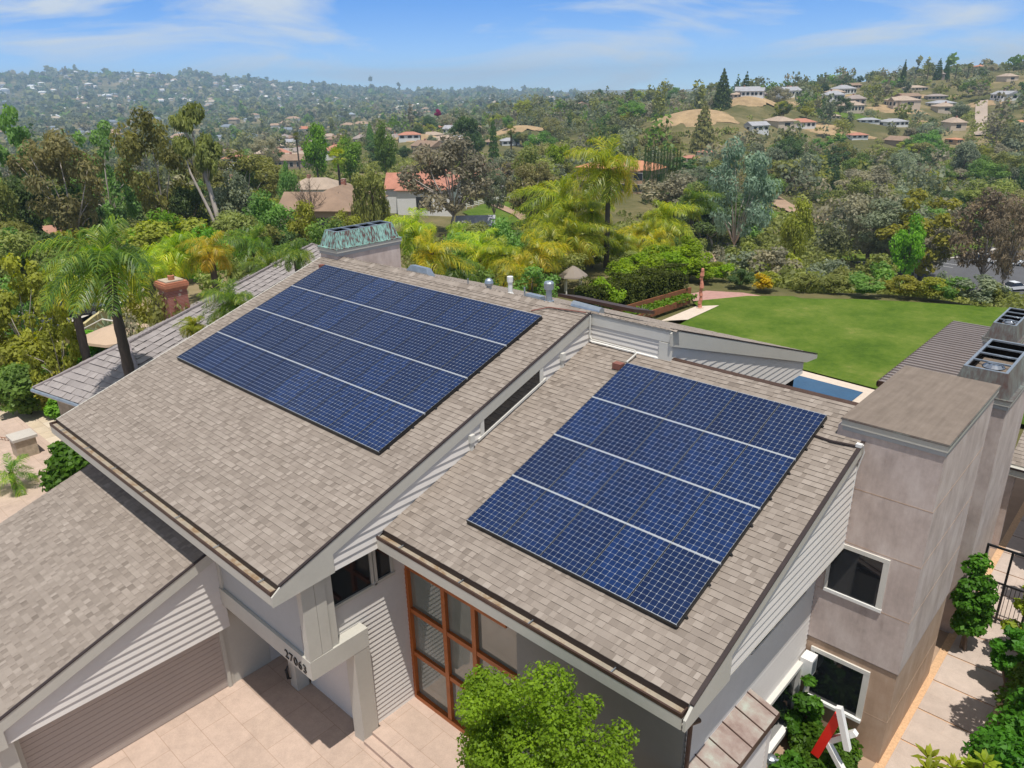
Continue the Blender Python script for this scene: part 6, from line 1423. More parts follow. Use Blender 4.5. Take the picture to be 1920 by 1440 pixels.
# house number and wall lamp
def text(body, size, loc, rot, mat, name, parent, ext=.012, shear=0, spacing=1.0):
    cu=bpy.data.curves.new(name,'FONT'); cu.body=body; cu.size=size; cu.extrude=ext; cu.space_character=spacing; cu.shear=shear; cu.resolution_u=3
    tmp=bpy.data.objects.new('tmp',cu); link(tmp); dg=bpy.context.evaluated_depsgraph_get(); dg.update(); me=bpy.data.meshes.new_from_object(tmp.evaluated_get(dg)); bpy.data.objects.remove(tmp)
    me.name=name; me.materials.clear(); me.materials.append(mat); o=bpy.data.objects.new(name,me); link(o,parent); o.location=loc; o.rotation_euler=rot; return o
text('27063',.33,(-1.03,.486,2.83),(R(90),0,0),M['black'],'house_number',H,.010,0,1.12)
mb=MB(); mb.tube([(-3.18,1.60,.10),(-3.18,1.52,.15),(-3.18,1.50,.45),(-3.18,1.56,.54)],[.025,.04,.04,.025],0,8); mb.build('wall_lamp',[M['black']],H)
# garage door and jambs
mb=MB()
for k in range(14): mb.box(-4.56,-4.515,-4.3,.44,G+.02+k*.152,G+.02+k*.152+.143)
mb.box(-4.58,-4.55,-4.32,.46,G,2.0); mb.build('garage_door',[M['doorpaint']],H)
mb=MB(); mb.box(-4.58,-4.44,.44,.53,G,1.99); mb.box(-4.6,-4.48,.53,.62,G,1.99); mb.build('garage_jamb',[M['trim']],H); mb=MB(); mb.box(-4.58,-4.40,-4.43,-4.3,G,1.99); mb.box(-4.6,-4.09,-4.75,-4.43,G,1.995); mb.build('garage_jamb',[M['trim']],H)
mb=MB(); mb.box(-11.2,-4.6,-4.45,1.0,G,2.4); mb.prism_x([(-4.45,2.3),(1.0,4.2),(1.0,2.3)],-11.2,-4.3); mb.build('garage_wall',[M['panelgrey']],H)
# clerestory window between the roofs
f=MB(); z=lambda y,k:P2(y)+k
f.prism_x([(5.75,z(5.75,.06)),(8.35,z(8.35,.06)),(8.35,z(8.35,.125)),(5.75,z(5.75,.125))],.10,.215,0)
for a,b in ((5.85,5.97),(8.1,8.24)): f.prism_x([(a,z(a,.125)),(b,z(b,.125)),(b,P1(b)-.32),(a,P1(a)-.32)],.10,.198,0)
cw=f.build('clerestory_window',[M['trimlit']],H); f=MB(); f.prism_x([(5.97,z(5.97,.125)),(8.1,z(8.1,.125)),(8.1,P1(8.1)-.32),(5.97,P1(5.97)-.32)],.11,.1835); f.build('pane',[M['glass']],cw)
for y in (5.50,9.02):
    mb=MB(); mb.box(.14,.27,y-.07,y+.07,P2(y)+.22,P2(y)+.42); mb.box(.17,.24,y-.04,y+.04,P2(y)+.0,P2(y)+.22); mb.build('vent_box',[M['trimlit']],H)
# right-hand lower wall with its shaded windows
siding('side_siding','x',7.52,1,[(3.62,0),(9.34,0),(9.34,5.3),(3.62,5.3)],.14,.020,0)
window('side_window',[(7.525,7.56,6.1,7.8,4.16,5.0)],[(7.54,7.566,6.2,7.72,4.24,4.92)],M['panelgrey']); window('side_window',[(7.525,7.56,7.85,8.75,4.16,5.0)],[(7.54,7.566,7.92,8.68,4.24,4.92)],M['panelgrey']); window('side_window',[(7.525,7.56,3.95,5.0,4.2,5.0)],[(7.54,7.566,4.05,4.92,4.28,4.92)],M['panelgrey'])
window('courtyard_window',[(7.53,7.66,6.35,8.98,2.02,2.12),(7.53,7.66,8.86,8.98,.5,2.02),(7.53,7.66,6.35,6.45,.5,2.02)],[(7.53,7.56,6.45,8.86,.5,2.02)],M['trimlit'],sill=[(7.53,7.70,6.3,9.0,.38,.5)])
# copper-roofed bay
mb=MB(); mb.hexa([(7.53,1.5,3.10),(8.2,1.5,2.88),(8.2,6.3,2.88),(7.53,6.3,3.10),(7.53,1.5,3.14),(8.2,1.5,2.92),(8.2,6.3,2.92),(7.53,6.3,3.14)],0); mb.box(8.17,8.205,1.5,6.3,2.80,2.925,1); mb.box(7.53,8.2,6.28,6.31,2.84,2.9,1)
for k in range(9):
    y=1.9+k*.53; mb.hexa([(7.53,y,3.13),(8.19,y,2.91),(8.19,y+.02,2.91),(7.53,y+.02,3.13),(7.53,y,3.165),(8.19,y,2.945),(8.19,y+.02,2.945),(7.53,y+.02,3.165)],1)
mb.build('bay_roof',[M['bay'],M['copperdark']],H)
mb=MB(); lap(mb,'x',8.06,1,[(1.5,0),(6.15,0),(6.15,2.82),(1.5,2.82)],.14,.018,0); mb.box(7.53,8.09,6.1,6.26,0,2.84); mb.build('bay_siding',[M['siding'] ],H)
mb=MB(); mb.tube([(7.95,2.55,5.25),(7.95,3.2,4.9),(7.62,3.58,4.6),(7.6,3.58,2.9)],.045,0,8); mb.build('downpipe',[M['copperdark']],H)
# plaster stair tower
t=MB(); t.box(7.5,9.58,9.35,13.35,2.62,8.16,0); t.box(7.51,9.55,9.38,13.32,-.1,2.62,1); t.frustum((7.5,9.58,9.35,13.35),2.62,(7.5,9.58,9.35,13.35),2.63,0)
tower=t.build('stair_tower',[M['stucco'],M['stuccolow']],H)
for zz in (6.79,5.45,4.04,1.2):
    o=0 if zz>2.6 else .03; mb=MB(); mb.box(7.58+o,9.583-o,9.347+o,9.352+o,zz-.008,zz+.008); mb.box(9.578-o,9.583-o,9.352+o,13.3,zz-.008,zz+.008); mb.build('plaster_joint',[M['stuccolow']],tower)
mb=MB(); mb.box(7.60,9.60,9.325,13.38,8.07,8.17,1); mb.box(7.57,9.625,9.30,13.40,8.17,8.31,0); mb.box(7.55,9.645,9.28,13.42,8.31,8.335,2); mb.box(7.56,9.63,9.295,13.41,8.335,8.35,3); mb.build('tower_cap',[M['trim'],M['panelgrey'],M['patina2'],M['papr']],tower)
window('tower_window',[(7.73,8.99,9.315,9.36,5.29,5.39),(8.87,8.99,9.318,9.36,4.12,5.29),(7.73,7.80,9.318,9.36,4.12,5.29)],[(7.78,8.9,9.338,9.348,4.1,5.3)],M['trimlit'],sill=[(7.73,9.0,9.30,9.36,4.04,4.12)])
window('tower_window',[(7.66,9.02,9.335,9.39,2.26,2.37),(8.89,9.02,9.338,9.39,.98,2.26),(7.66,7.76,9.338,9.39,.98,2.26)],[(7.72,8.92,9.36,9.378,.97,2.3)],M['trimlit'],sill=[(7.66,9.02,9.28,9.39,.90,.98)])
# chimneys
def chimney(name, x0,x1,y0,y1,z0,zt,sh,mat,label,bars=3,flues=()):
    mb=MB(); mb.box(x0,x1,y0,y1,z0,zt); c=mb.build(name,[M['stucco']],H,label=label)
    mb=MB(); mb.box(x0-.03,x1+.03,y0-.03,y1+.03,zt-.16,zt-.04,1); mb.box(x0-.07,x1+.07,y0-.07,y1+.07,zt-.04,zt+.09,0); mb.box(x0-.09,x1+.09,y0-.09,y1+.09,zt+.09,zt+.12,2); mb.build('chimney_cap',[M['trim'],M['panelgrey'],mat],c)
    b=(x0-.0,x1+.0,y0-.0,y1+.0); i=.17; zb=zt+.12; t=(x0+i,x1-i,y0+i,y1-i)
    mb=MB(); mb.frustum(b,zb,t,zb+sh,0,False); w=.07
    ti=(t[0]+w,t[1]-w,t[2]+w,t[3]-w); z=zb+sh
    for A in ((t[0],t[1],t[2],ti[2]),(t[0],t[1],ti[3],t[3]),(t[0],ti[0],ti[2],ti[3]),(ti[1],t[1],ti[2],ti[3])): mb.box(*A,z-.035,z+.012,2)
    for k in range(bars): y=ti[2]+(ti[3]-ti[2])*(k+1)/(bars+1); mb.box(ti[0],ti[1],y-.03,y+.03,z-.03,z+.010,2)
    mb.frustum((b[0]+.03,b[1]-.03,b[2]+.03,b[3]-.03),zb+.01,(ti[0]-.02,ti[1]+.02,ti[2]-.02,ti[3]+.02),z-.04,1,False); mb.box(x0+.04,x1-.04,y0+.04,y1-.04,zb-.02,zb+.03,3 if flues else 1)
    mb.build('copper_shroud',[mat,M['dark'],M['galv'],M['papr']],c)
    for fx,fy in flues:
        mb=MB(); mb.lathe((fx,fy,zb),[(.15,0),(.15,sh-.22),(.2,sh-.18),(.27,sh-.12),(.27,sh-.10),(.17,sh-.03),(.001,sh-.06)],0,20); mb.build('flue',[M['chrome']],c)
chimney('chimney',-12.58,-11.48,10.10,13.08,6.0,9.30,.58,M['patina'],'chimney with streaked blue-green copper shroud',3)
chimney('chimney',8.22,9.58,15.45,18.7,-.1,7.18,.62,M['patina2'],'nearer of the two chimneys with dull copper shrouds',3,((8.95,16.35),))
chimney('chimney',6.38,7.55,29.25,32.5,-.1,4.75,.62,M['patina2'],'farther of the two chimneys with dull copper shrouds',3,((6.98,30.3),))
# metal-roofed rear wing
mb=MB(); mb.box(3.42,6.7,26.3,37.5,2.92,3.0,0)
for k in range(32): mb.box(3.42,6.7,26.3+k*.36,26.3+k*.36+.07,3.0,3.075,0)
mb.box(3.38,6.7,26.24,26.3,2.8,3.06,1); mb.box(3.36,3.42,26.24,37.5,2.86,3.02,1); mb.build('metal_roof',[M['metalroof'],M['copperdark']],H)
mb=MB(); mb.box(3.65,6.6,26.5,37.3,-.1,2.92); mb.build('rear_wing_wall',[M['stucco']],H)
def wing(mb):
    pass
mb=MB(); slab_y(mb,9.25,14.5,21,27,lambda y:3.2+(y-21)*.42-.006,.12,1); c_,s_=math.cos(math.atan(.42)),math.sin(math.atan(.42)); shingles(mb,(9.25,21,3.2),(1,0,0),(0,c_,s_),5.25,6/c_,seed=12,expo=.17,m=0); mb.box(9.25,14.5,20.84,21,2.86,3.16,1); mb.box(9.25,14.5,20.8,20.84,3.1,3.16,2)
mb.build('side_wing_roof',[M['shingle'],M['trim'],M['drip']],H)
mb=MB(); mb.box(10.8,14.4,21.8,27,-.1,3.1); mb.box(9.3,9.5,21.1,21.3,-.1,2.9); mb.build('side_wing_wall',[M['stucco']],H)
# roof furniture behind the ridge
def rv(name,fn,mats):
    mb=MB(); fn(mb); return mb.build(name,mats,H)
rv('ridge_vent',lambda m:m.hexa([(-8.05,10.45,8.98),(-6.8,10.45,8.98),(-6.8,10.8,8.9),(-8.05,10.8,8.9),(-7.75,10.5,9.27),(-6.95,10.5,9.25),(-6.95,10.72,9.22),(-7.75,10.72,9.24)]),[M['galv']])
rv('vent_pipe',lambda m:m.tube([(-4.92,10.5,8.9),(-4.92,10.5,9.22)],.022,0,8),[M['galv']])
rv('turbine_vent',lambda m:m.lathe((-3.97,10.5,8.95),[(.08,0),(.08,.16),(.12,.19),(.145,.27),(.12,.36),(.06,.41),(.001,.42)],0,16),[M['galv']])
rv('flue_vent',lambda m:m.lathe((-3.06,10.5,8.98),[(.13,0),(.085,.08),(.07,.10),(.07,.40),(.095,.41),(.095,.58),(.001,.60)],0,14),[M['white']])
rv('roof_duct',lambda m:(m.hexa([(-2.42,10.42,8.98),(-1.78,10.42,8.98),(-1.78,10.7,8.9),(-2.42,10.7,8.9),(-2.36,10.45,9.16),(-1.8,10.45,9.14),(-1.8,10.66,9.12),(-2.36,10.66,9.14)]),m.tube([(-2.47,10.5,8.9),(-2.47,10.5,9.32)],.025,0,8)),[M['galv']])
rv('flue_vent',lambda m:m.lathe((-1.51,10.5,8.98),[(.15,0),(.15,.09),(.10,.10),(.085,.42),(.15,.44),(.15,.62),(.12,.66),(.001,.68)],0,14),[M['galv']])
rv('ridge_vent',lambda m:m.tube([(-.60,10.5,9.10),(.40,10.5,9.06)],.13,0,12),[M['galv']])
rv('dark_collector',lambda m:(m.hexa([(-2.0,11.5,8.9),(.8,11.5,8.9),(.8,12.6,8.6),(-2.0,12.6,8.6),(-2.0,11.5,9.0),(.8,11.5,9.0),(.8,12.6,8.7),(-2.0,12.6,8.7)],0)),[M['copperdark']])
# conduits and junction boxes
rv('conduit',lambda m:m.tube([(.235,10.20,9.0),(.235,10.2,8.42),(.30,10.19,8.33),(1.75,10.19,8.31),(1.86,10.1,8.28),(1.80,9.75,8.12)],.022,0,6),[M['trimlit']])
rv('conduit',lambda m:m.tube([(-1.55,9.75,8.92),(-1.15,10.05,9.03),(.12,10.16,9.08)],.018,0,6),[M['brownjb']])
rv('junction_box',lambda m:m.box(1.57,1.83,9.42,9.62,7.98,8.14),[M['brownjb']])
rv('junction_box',lambda m:m.box(-11.82,-11.62,9.45,9.62,8.78,8.90),[M['brownjb']])
rv('conduit',lambda m:m.tube([(7.05,9.1,7.86),(7.5,9.05,7.86),(7.98,9.1,7.88)],.025,0,6),[M['drip']])
rv('conduit',lambda m:(m.tube([(8.1,9.2,7.9),(8.12,9.28,7.7),(8.02,9.3,7.2),(8.0,9.3,5.4)],.018,0,6),m.box(7.98,8.1,9.1,9.2,7.86,7.93)),[M['whitebox']])
# ---------------------------------------------------------------- solar panels
def cell_data():
    mb=MB(); g=random.Random(4); W,L=1.046,1.559; nx,ny=8,12; m=.011; p=(W-2*m)/nx; q=(L-2*m)/ny; ch=.012; gp=.0027
    for i in range(nx):
        for j in range(ny):
            x0,x1,y0,y1=m+i*p+gp,m+(i+1)*p-gp,m+j*q+gp,m+(j+1)*q-gp
            mb.face([(x0+ch,y0,.002),(x1-ch,y0,.002),(x1,y0+ch,.002),(x1,y1-ch,.002),(x1-ch,y1,.002),(x0+ch,y1,.002),(x0,y1-ch,.002),(x0,y0+ch,.002)],0,g.uniform(0,1))
    return mb.data('solar_cells',[M['cell']])
def panel_parts():
    W,L=1.046,1.559; b=MB(); b.box(.01,W-.01,.01,L-.01,-.006,0); f=MB(); w=.011
    f.box(0,W,0,w,-.045,.006); f.box(0,W,L-w,L,-.045,.006); f.box(0,w,w,L-w,-.045,.0035); f.box(W-w,W,w,L-w,-.045,.0035)
    return b.data('backsheet',[M['backsheet']]), f.data('frame',[M['black'],M['frame']])
BS,FRM=panel_parts(); CELL=cell_data()
fr2=MB(); W_,L_=1.046,1.559; w_=.009
fr2.box(0,W_,0,w_,-.045,.006,1); fr2.box(0,W_,L_-w_,L_,-.045,.006,1); fr2.box(0,.006,w_,L_-w_,-.045,.0035,0); fr2.box(W_-.006,W_,w_,L_-w_,-.045,.0035,0)
FRM=fr2.data('frame',[M['black'],M['frame']])
ORD=['first','second','third','fourth','fifth','sixth','seventh','eighth','ninth','tenth']; ROWS=['lowest','second-lowest','second-highest','top']
def array(x0,y0,f,nc,which,gap):
    ang=math.atan(1/3); N=Vector((0,-s18,c18)); O=Vector((x0,y0,f(y0)))+N*.12
    for r in range(4):
        for c in range(nc):
            p=O+Vector((c*(1.046+.009),0,0))+Vector(UP)*(r*(1.559+gap))
            e=empty('solar_panel',p); e.rotation_euler=(ang,0,0)
            tag(e,'solar panel in the %s row of the %s, %s from the left'%(ROWS[r],which,ORD[c]),'solar panel',group='solar panels of the '+which)
            for nm,d in (('backsheet',BS),('solar_cells',CELL),('frame',FRM)): part(nm,d,e)
    Wt=nc*1.055-.009; Lt=4*1.559+3*gap
    P=lambda u,v,h:O+Vector((u,0,0))+Vector(UP)*v+N*h
    mb=MB()
    mb.hexa([P(0,-.02,-.115),P(Wt,-.02,-.115),P(Wt,0,-.115),P(0,0,-.115),P(0,-.02,.0),P(Wt,-.02,.0),P(Wt,0,.0),P(0,0,.0)]); 
    mb.hexa([P(Wt,0,-.10),P(Wt+.012,0,-.10),P(Wt+.012,Lt,-.10),P(Wt,Lt,-.10),P(Wt,0,-.045),P(Wt+.012,0,-.045),P(Wt+.012,Lt,-.045),P(Wt,Lt,-.045)])
    for k in range(8): v=.25+k*.82; mb.hexa([P(Wt,v,-.12),P(Wt+.06,v,-.12),P(Wt+.06,v+.05,-.12),P(Wt,v+.05,-.12),P(Wt,v,-.06),P(Wt+.03,v,-.06),P(Wt+.03,v+.05,-.06),P(Wt,v+.05,-.06)])
    sk=mb.build('array_skirt',[M['black']]); tag(sk,'black skirt and feet along the lower edge of the '+which,'skirt')
    mb=MB()
    for r in range(1,4):
        v=r*(1.559+gap)-gap
        for dv in (.005,): mb.hexa([P(0,v+dv,-.04),P(Wt,v+dv,-.04),P(Wt,v+dv+.016,-.04),P(0,v+dv+.016,-.04),P(0,v+dv,.004),P(Wt,v+dv,.004),P(Wt,v+dv+.016,.004),P(0,v+dv+.016,.004)])
    tag(mb.build('mounting_rail',[M['frame']]),'pale rails between the panel rows of the '+which,'rail')
array(-11.51,3.60,P1,10,'larger solar array',.022)
array(1.86,3.73,P2,5,'smaller solar array',.022)
# ---------------------------------------------------------------- houses in the background
HST={'brown':((.36,.27,.20),(.27,.185,.13)),'whitetan':((.75,.76,.8),(.37,.29,.225)),'greybrown':((.45,.36,.30),(.30,.25,.225)),'whitered':((.72,.71,.70),(.42,.19,.13)),'peach':((.56,.40,.28),(.50,.23,.13)),'redbrown':((.42,.22,.16),(.38,.20,.14)),'tanhip':((.60,.50,.40),(.40,.31,.24)),'whitegrey':((.74,.74,.74),(.34,.34,.36))}
HM={k:(vary('house_wall_'+k,a,.06,.3,.8),vary('house_roof_'+k,b,.2,.5,.85,bump=.4,bscale=6)) for k,(a,b) in HST.items()}
M['farglass']=vary('house_window_glass',(.03,.035,.045),.2,1,.15,.5,bump=0)
def far_house(x,y,z,W,D,Hh,yaw,style,label,group=None):
    big=Hh>5.5 and W>9; wallm,roofm=HM[style]; h=Hh*(.76 if style=='peach' else .62); r=empty('house',(x,y,z-.25),-yaw if W>16 else yaw); tag(r,label,'house',group)
    g=random.Random(int(x*7+y*13)); w,d=W/2,D/2
    mb=MB(); mb.box(-w,w,-d,d,-2,h)
    wing=None
    if W>16:
        mb.box(w*.1,w*.75,-d*1.45,-d,-2,h); 
    mb.build('wall',[wallm],r)
    mb=MB(); e=.5
    def hip(x0,x1,y0,y1,z0,z1,gable=False,axis='x'):
        V=[(x0-e,y0-e,z0),(x1+e,y0-e,z0),(x1+e,y1+e,z0),(x0-e,y1+e,z0)]
        if axis=='x': i=0 if gable else min((y1-y0)/2,(x1-x0)*.4); a,b=(x0-e+i,(y0+y1)/2,z1),(x1+e-i,(y0+y1)/2,z1); F=[(V[0],V[1],b,a),(V[2],V[3],a,b),(V[1],V[2],b),(V[3],V[0],a)]
        else: i=0 if gable else (x1-x0)/2; a,b=((x0+x1)/2,y0-e+i,z1),((x0+x1)/2,y1+e,z1); F=[(V[0],V[1],a),(V[1],V[2],b,a),(V[2],V[3],b),(V[3],V[0],a,b)]
        for f in F: mb.face(f)
        mb.face([(p[0],p[1],z0-.12) for p in V]); 
        for k in range(4): p,q=V[k],V[(k+1)%4]; mb.face([(p[0],p[1],z0-.12),(q[0],q[1],z0-.12),q,p])
    hip(-w,w,-d,d,h,Hh,style in('brown','whitegrey') and g.random()<.6)
    if W>16: hip(w*.1,w*.75,-d*1.45,d*.2,h+.02,Hh*.93,True,'y')
    rf=mb.build('roof',[roofm],r)
    if W>16 or big: mb=MB(); mb.box(-w*.35,-w*.35+.8,-.4,.4,Hh*.7,Hh*1.12); mb.build('chimney',[M['brick']],rf)
    nw=3 if W<12 else 5
    for k in range(nw):
        xx=-w+W*(k+.5)/nw+g.uniform(-.3,.3); ww=W/nw*.28; lv=[(h*.30,h*.78)] if Hh<8 else [(h*.1,h*.4),(h*.6,h*.9)]
        for z0,z1 in lv:
            yy=-d if not (W>16 and w*.1-ww<xx<w*.75+ww) else -d*1.45
            f=MB(); f.box(xx-ww-.12,xx+ww+.12,yy-.06,yy+.02,z0-.12,z1+.12); f=f.build('window',[M['trimlit']],r); p=MB(); p.box(xx-ww,xx+ww,yy-.09,yy-.03,z0,z1); p.build('pane',[M['farglass']],f)
    for q in (-w-.05,w-.03): p=MB(); p.box(q,q+.08,-d*.3,d*.3,h*.3,h*.75); p.build('window',[M['farglass']],r)
for h in HOUSES: far_house(*h)
# ---------------------------------------------------------------- neighbour on the left
def neighbour():
    r=empty('neighbour_house',(-29.5,13.9,-1.2)); tag(r,'low neighbouring house with grey wavy-tiled hip roof, left of the main house','house')
    A=Vector((-23.2,6.2,4.25)); B=Vector((-36.6,25.0,4.25)); d=(B-A); L=d.length; d.normalize(); n=Vector((-d.y,d.x,0)); n=n if n.x>0 else -n
    base=Vector((-29.5,13.9,-1.2)); h=4.3; e=1.25; e2=5.2; drop=1.9; ln=math.hypot(h,drop); ln3=math.hypot(e,drop)
    mb=MB(); up=(-n*h+Vector((0,0,drop))).normalized()
    A2,B2=A-base,B-base
    E0=A2+n*h-Vector((0,0,drop)); 
    # front plane, trimmed by the hips; u runs along the ridge
    shingles(mb,E0-d*e2,d,up,L+e+e2,ln,.33,21,.28,.36,lambda v:(v/ln*e2,L+e+e2-v/ln*e),.035,0,.5)
    E1=B2-n*h-Vector((0,0,drop)); up2=(n*h+Vector((0,0,drop))).normalized()
    shingles(mb,E1+d*e,-d,up2,L+2*e,ln,.33,22,.28,.36,lambda v:(v/ln*e,L+2*e-v/ln*e),.035,0,.5)
    C1=A2-d*e-n*h-Vector((0,0,drop)); C2=A2-d*e2+n*h-Vector((0,0,drop)); U_=(C2-C1); Lb=U_.length; U_.normalize(); w_=A2-C1; au=w_.dot(U_); V_=w_-U_*au; hh=V_.length
    shingles(mb,C1,U_,V_,Lb,hh,.33,24,.28,.36,lambda v:(au*v/hh,Lb-(Lb-au)*v/hh),.035,0,.5)
    for P,s in ((B2,1),):
        E=P+d*s*e-Vector((0,0,drop)); up3=(-d*s*e+Vector((0,0,drop))).normalized(); u=n*s*-1
        shingles(mb,E-u*h,u,up3,2*h,ln3,.33,23,.28,.36,lambda v:(v/ln3*h,2*h-v/ln3*h),.035,0,.5)
    for a,b in ((A2,B2),(A2,C1),(A2,C2))+tuple((B2,B2+d*e+n*q*h-Vector((0,0,drop))) for q in (1,-1)):
        mb.tube([a+Vector((0,0,.03)),b+Vector((0,0,.05))],.07,1,7)
    mb.build('roof',[M['tile'],M['tileridge']],r)
    mb=MB(); k=h-.6; k2=e-.5; c=[A2-d*(e2-1)+n*k,A2-d*k2-n*k,B2+d*k2-n*k,B2+d*k2+n*k]; mb.prism_z([(p.x,p.y) for p in c],-.1,3.6); mb.build('wall',[M['stone']],r)
    k=h+.05; k2=e+.05; mb=MB(); c=[A2-d*(e2+.05)+n*k,A2-d*k2-n*k,B2+d*k2-n*k,B2+d*k2+n*k]
    for i in range(4): a,b=c[i],c[(i+1)%4]; mb.tube([(a.x,a.y,3.48),(b.x,b.y,3.48)],.09,0,8)
    mb.build('gutter',[M['galv']],r)
    c=Vector((-28.6,10.9,0))-base; z0=2.9+1.2
    mb=MB(); mb.box(c.x-.55,c.x+.55,c.y-.55,c.y+.55,z0-.6,z0+2.1,0)
    for i,ee in enumerate((.04,.08,.12,.12,.08)): mb.box(c.x-.55-ee,c.x+.55+ee,c.y-.55-ee,c.y+.55+ee,z0+2.1+i*.09,z0+2.1+i*.09+.085,1)
    mb.box(c.x-.5,c.x+.5,c.y-.5,c.y+.5,z0+2.55,z0+2.62,2); mb.lathe((c.x+.1,c.y,z0+2.6),[(.16,0),(.18,.25),(.1,.27)],1,10)
    mb.build('brick_chimney',[M['brick'],M['terracotta'],M['stone']],r)
neighbour()
def fence(name,label,pts,h,rails,mat,post=.06,step=2.4,pickets=0,cat='fence',zf=None,group=None):
    r=empty(name,(pts[0][0],pts[0][1],(zf or 0) if zf is not None else float(T(*pts[0])))); tag(r,label,cat,group); o=r.location
    rb=MB(); first=True
    for a,b in zip(pts[:-1],pts[1:]):
        L=math.hypot(b[0]-a[0],b[1]-a[1]); n=max(1,int(L/step)); P=[]
        for k in range(n+1):
            x,y=a[0]+(b[0]-a[0])*k/n,a[1]+(b[1]-a[1])*k/n; z=zf if zf is not None else float(T(x,y))-.25; P.append(Vector((x,y,z))-o)
        for p in P: m=MB(); m.box(p.x-post,p.x+post,p.y-post,p.y+post,p.z-.2,p.z+h); m.build('post',[mat],r)
        for p,q in zip(P[:-1],P[1:]):
            for t in rails: rb.tube([p+Vector((0,0,h*t)),q+Vector((0,0,h*t))],post*.75,0,4)
            for k in range(pickets): c=p.lerp(q,(k+.5)/pickets); rb.box(c.x-.011,c.x+.011,c.y-.011,c.y+.011,c.z+h*rails[0],c.z+h*rails[-1])
    rb.build('rail',[mat],r); return r
fence('rail_fence','grey wooden rail fence beyond the street at the far left',[(-118,26.5),(-112,37),(-98,43)],1.4,(.35,.65,.95),M['wood'],.11,3.)
fence('rail_fence','white rail fence beyond the paddock, in front of the white house',[(-117,118),(-121,130),(-125,146)],1.3,(.4,.7,.97),M['white'],.09,3)
fence('rail_fence','brown rail fence on the bare slope behind the palms',[(-46,92),(-55,106)],1.3,(.35,.65,.95),M['rustwood'],.07,2.5)
fence('rail_fence','weathered rail fence on the bank below the blue-grey eucalyptus',[(-46,120),(-34,112)],1.2,(.4,.7,.97),M['wood'],.07,2.5)
fence('iron_railing','low iron railing on the patio beside the stone pillar',[(-26,1.9),(-33,-1.5)],.95,(.1,.95),M['rustwood'],.025,2.2,14,'railing',-.95)
mb=MB(); mb.box(-.42,.42,-.42,.42,0,1.62,0); mb.box(-.5,.5,-.5,.5,1.62,1.74,1); o=mb.build('stone_pillar',[M['stone'],M['concrete']]); o.location=(-24.9,1.5,-.97); tag(o,'square stone pillar with a pale cap on the flagstone patio','pillar')
# gate on the side path
r=empty('garden_gate',(9.75,16.75,0)); tag(r,'black metal gate and arch closing the side path','gate')
for x in (0,.62): m=MB(); m.box(x-.03,x+.03,-.03,.03,0,2.45); m.build('post',[M['black']],r)
m=MB(); m.box(-.03,2.6,-.025,.025,2.41,2.47); m.box(0,2.9,-.02,.02,1.30,1.35); m.box(0,2.9,-.02,.02,.12,.17); m.build('rail',[M['black']],r)
m=MB()
for k in range(27): m.box(.06+k*.105,.075+k*.105,-.008,.008,.14,1.33)
m.build('bars',[M['black']],r)
for x in (1.25,2.85): m=MB(); m.box(x-.03,x+.03,-.03,.03,0,1.42); m.build('post',[M['black']],r)
# courtyard: sculpture, air conditioner, hydrant-like pipes
r=empty('beam_sculpture',(8.75,8.6,.0)); tag(r,'sculpture of crossed white beams with one red beam, in the courtyard bushes','sculpture')
def beam(name,a,b,w,mat):
    a,b=Vector(a)-r.location,Vector(b)-r.location; m=MB(); d=(b-a).normalized(); s=d.cross(Vector((0,0,1))).normalized()*w; u=s.cross(d).normalized()*w
    m.hexa([a-s-u,a+s-u,a+s+u,a-s+u,b-s-u,b+s-u,b+s+u,b-s+u]); m.build(name,[mat],r)
beam('red_beam',(8.92,7.80,2.19),(8.60,7.80,.89),.095,M['red'])
beam('white_beam',(8.93,7.68,2.53),(9.25,7.68,1.56),.062,M['white'])
beam('white_beam',(8.78,7.82,1.36),(9.31,7.82,1.97),.062,M['white'])
beam('white_beam',(8.78,7.80,1.38),(9.22,7.72,.9),.060,M['white'])
mb=MB(); mb.box(-.14,.14,-.17,.17,0,.5,0); mb.box(.14,.147,-.13,.13,.06,.44,1); mb.tube([(0,.1,0),(.02,.1,-.3),(.0,-.1,-.6)],.02,0,6); o=mb.build('wall_unit',[M['whitebox'],M['galv']]); o.location=(7.72,9.12,1.75); tag(o,'white box-shaped utility unit on the corner between siding and tower','utility box')
mb=MB(); mb.lathe((0,0,0),[(.07,0),(.07,.15),(.11,.18),(.11,.28),(.05,.31),(.001,.32)],0,12); mb.tube([(0,0,.2),(.13,.06,.24),(.18,.06,.1)],.035,0,8); mb.tube([(0,0,-.8),(0,0,.02)],.05,0,8); o=mb.build('pipe_valve',[M['galv']]); o.location=(7.95,6.9,.75); tag(o,'pale metal valve pipes beside the copper-roofed bay','valve')
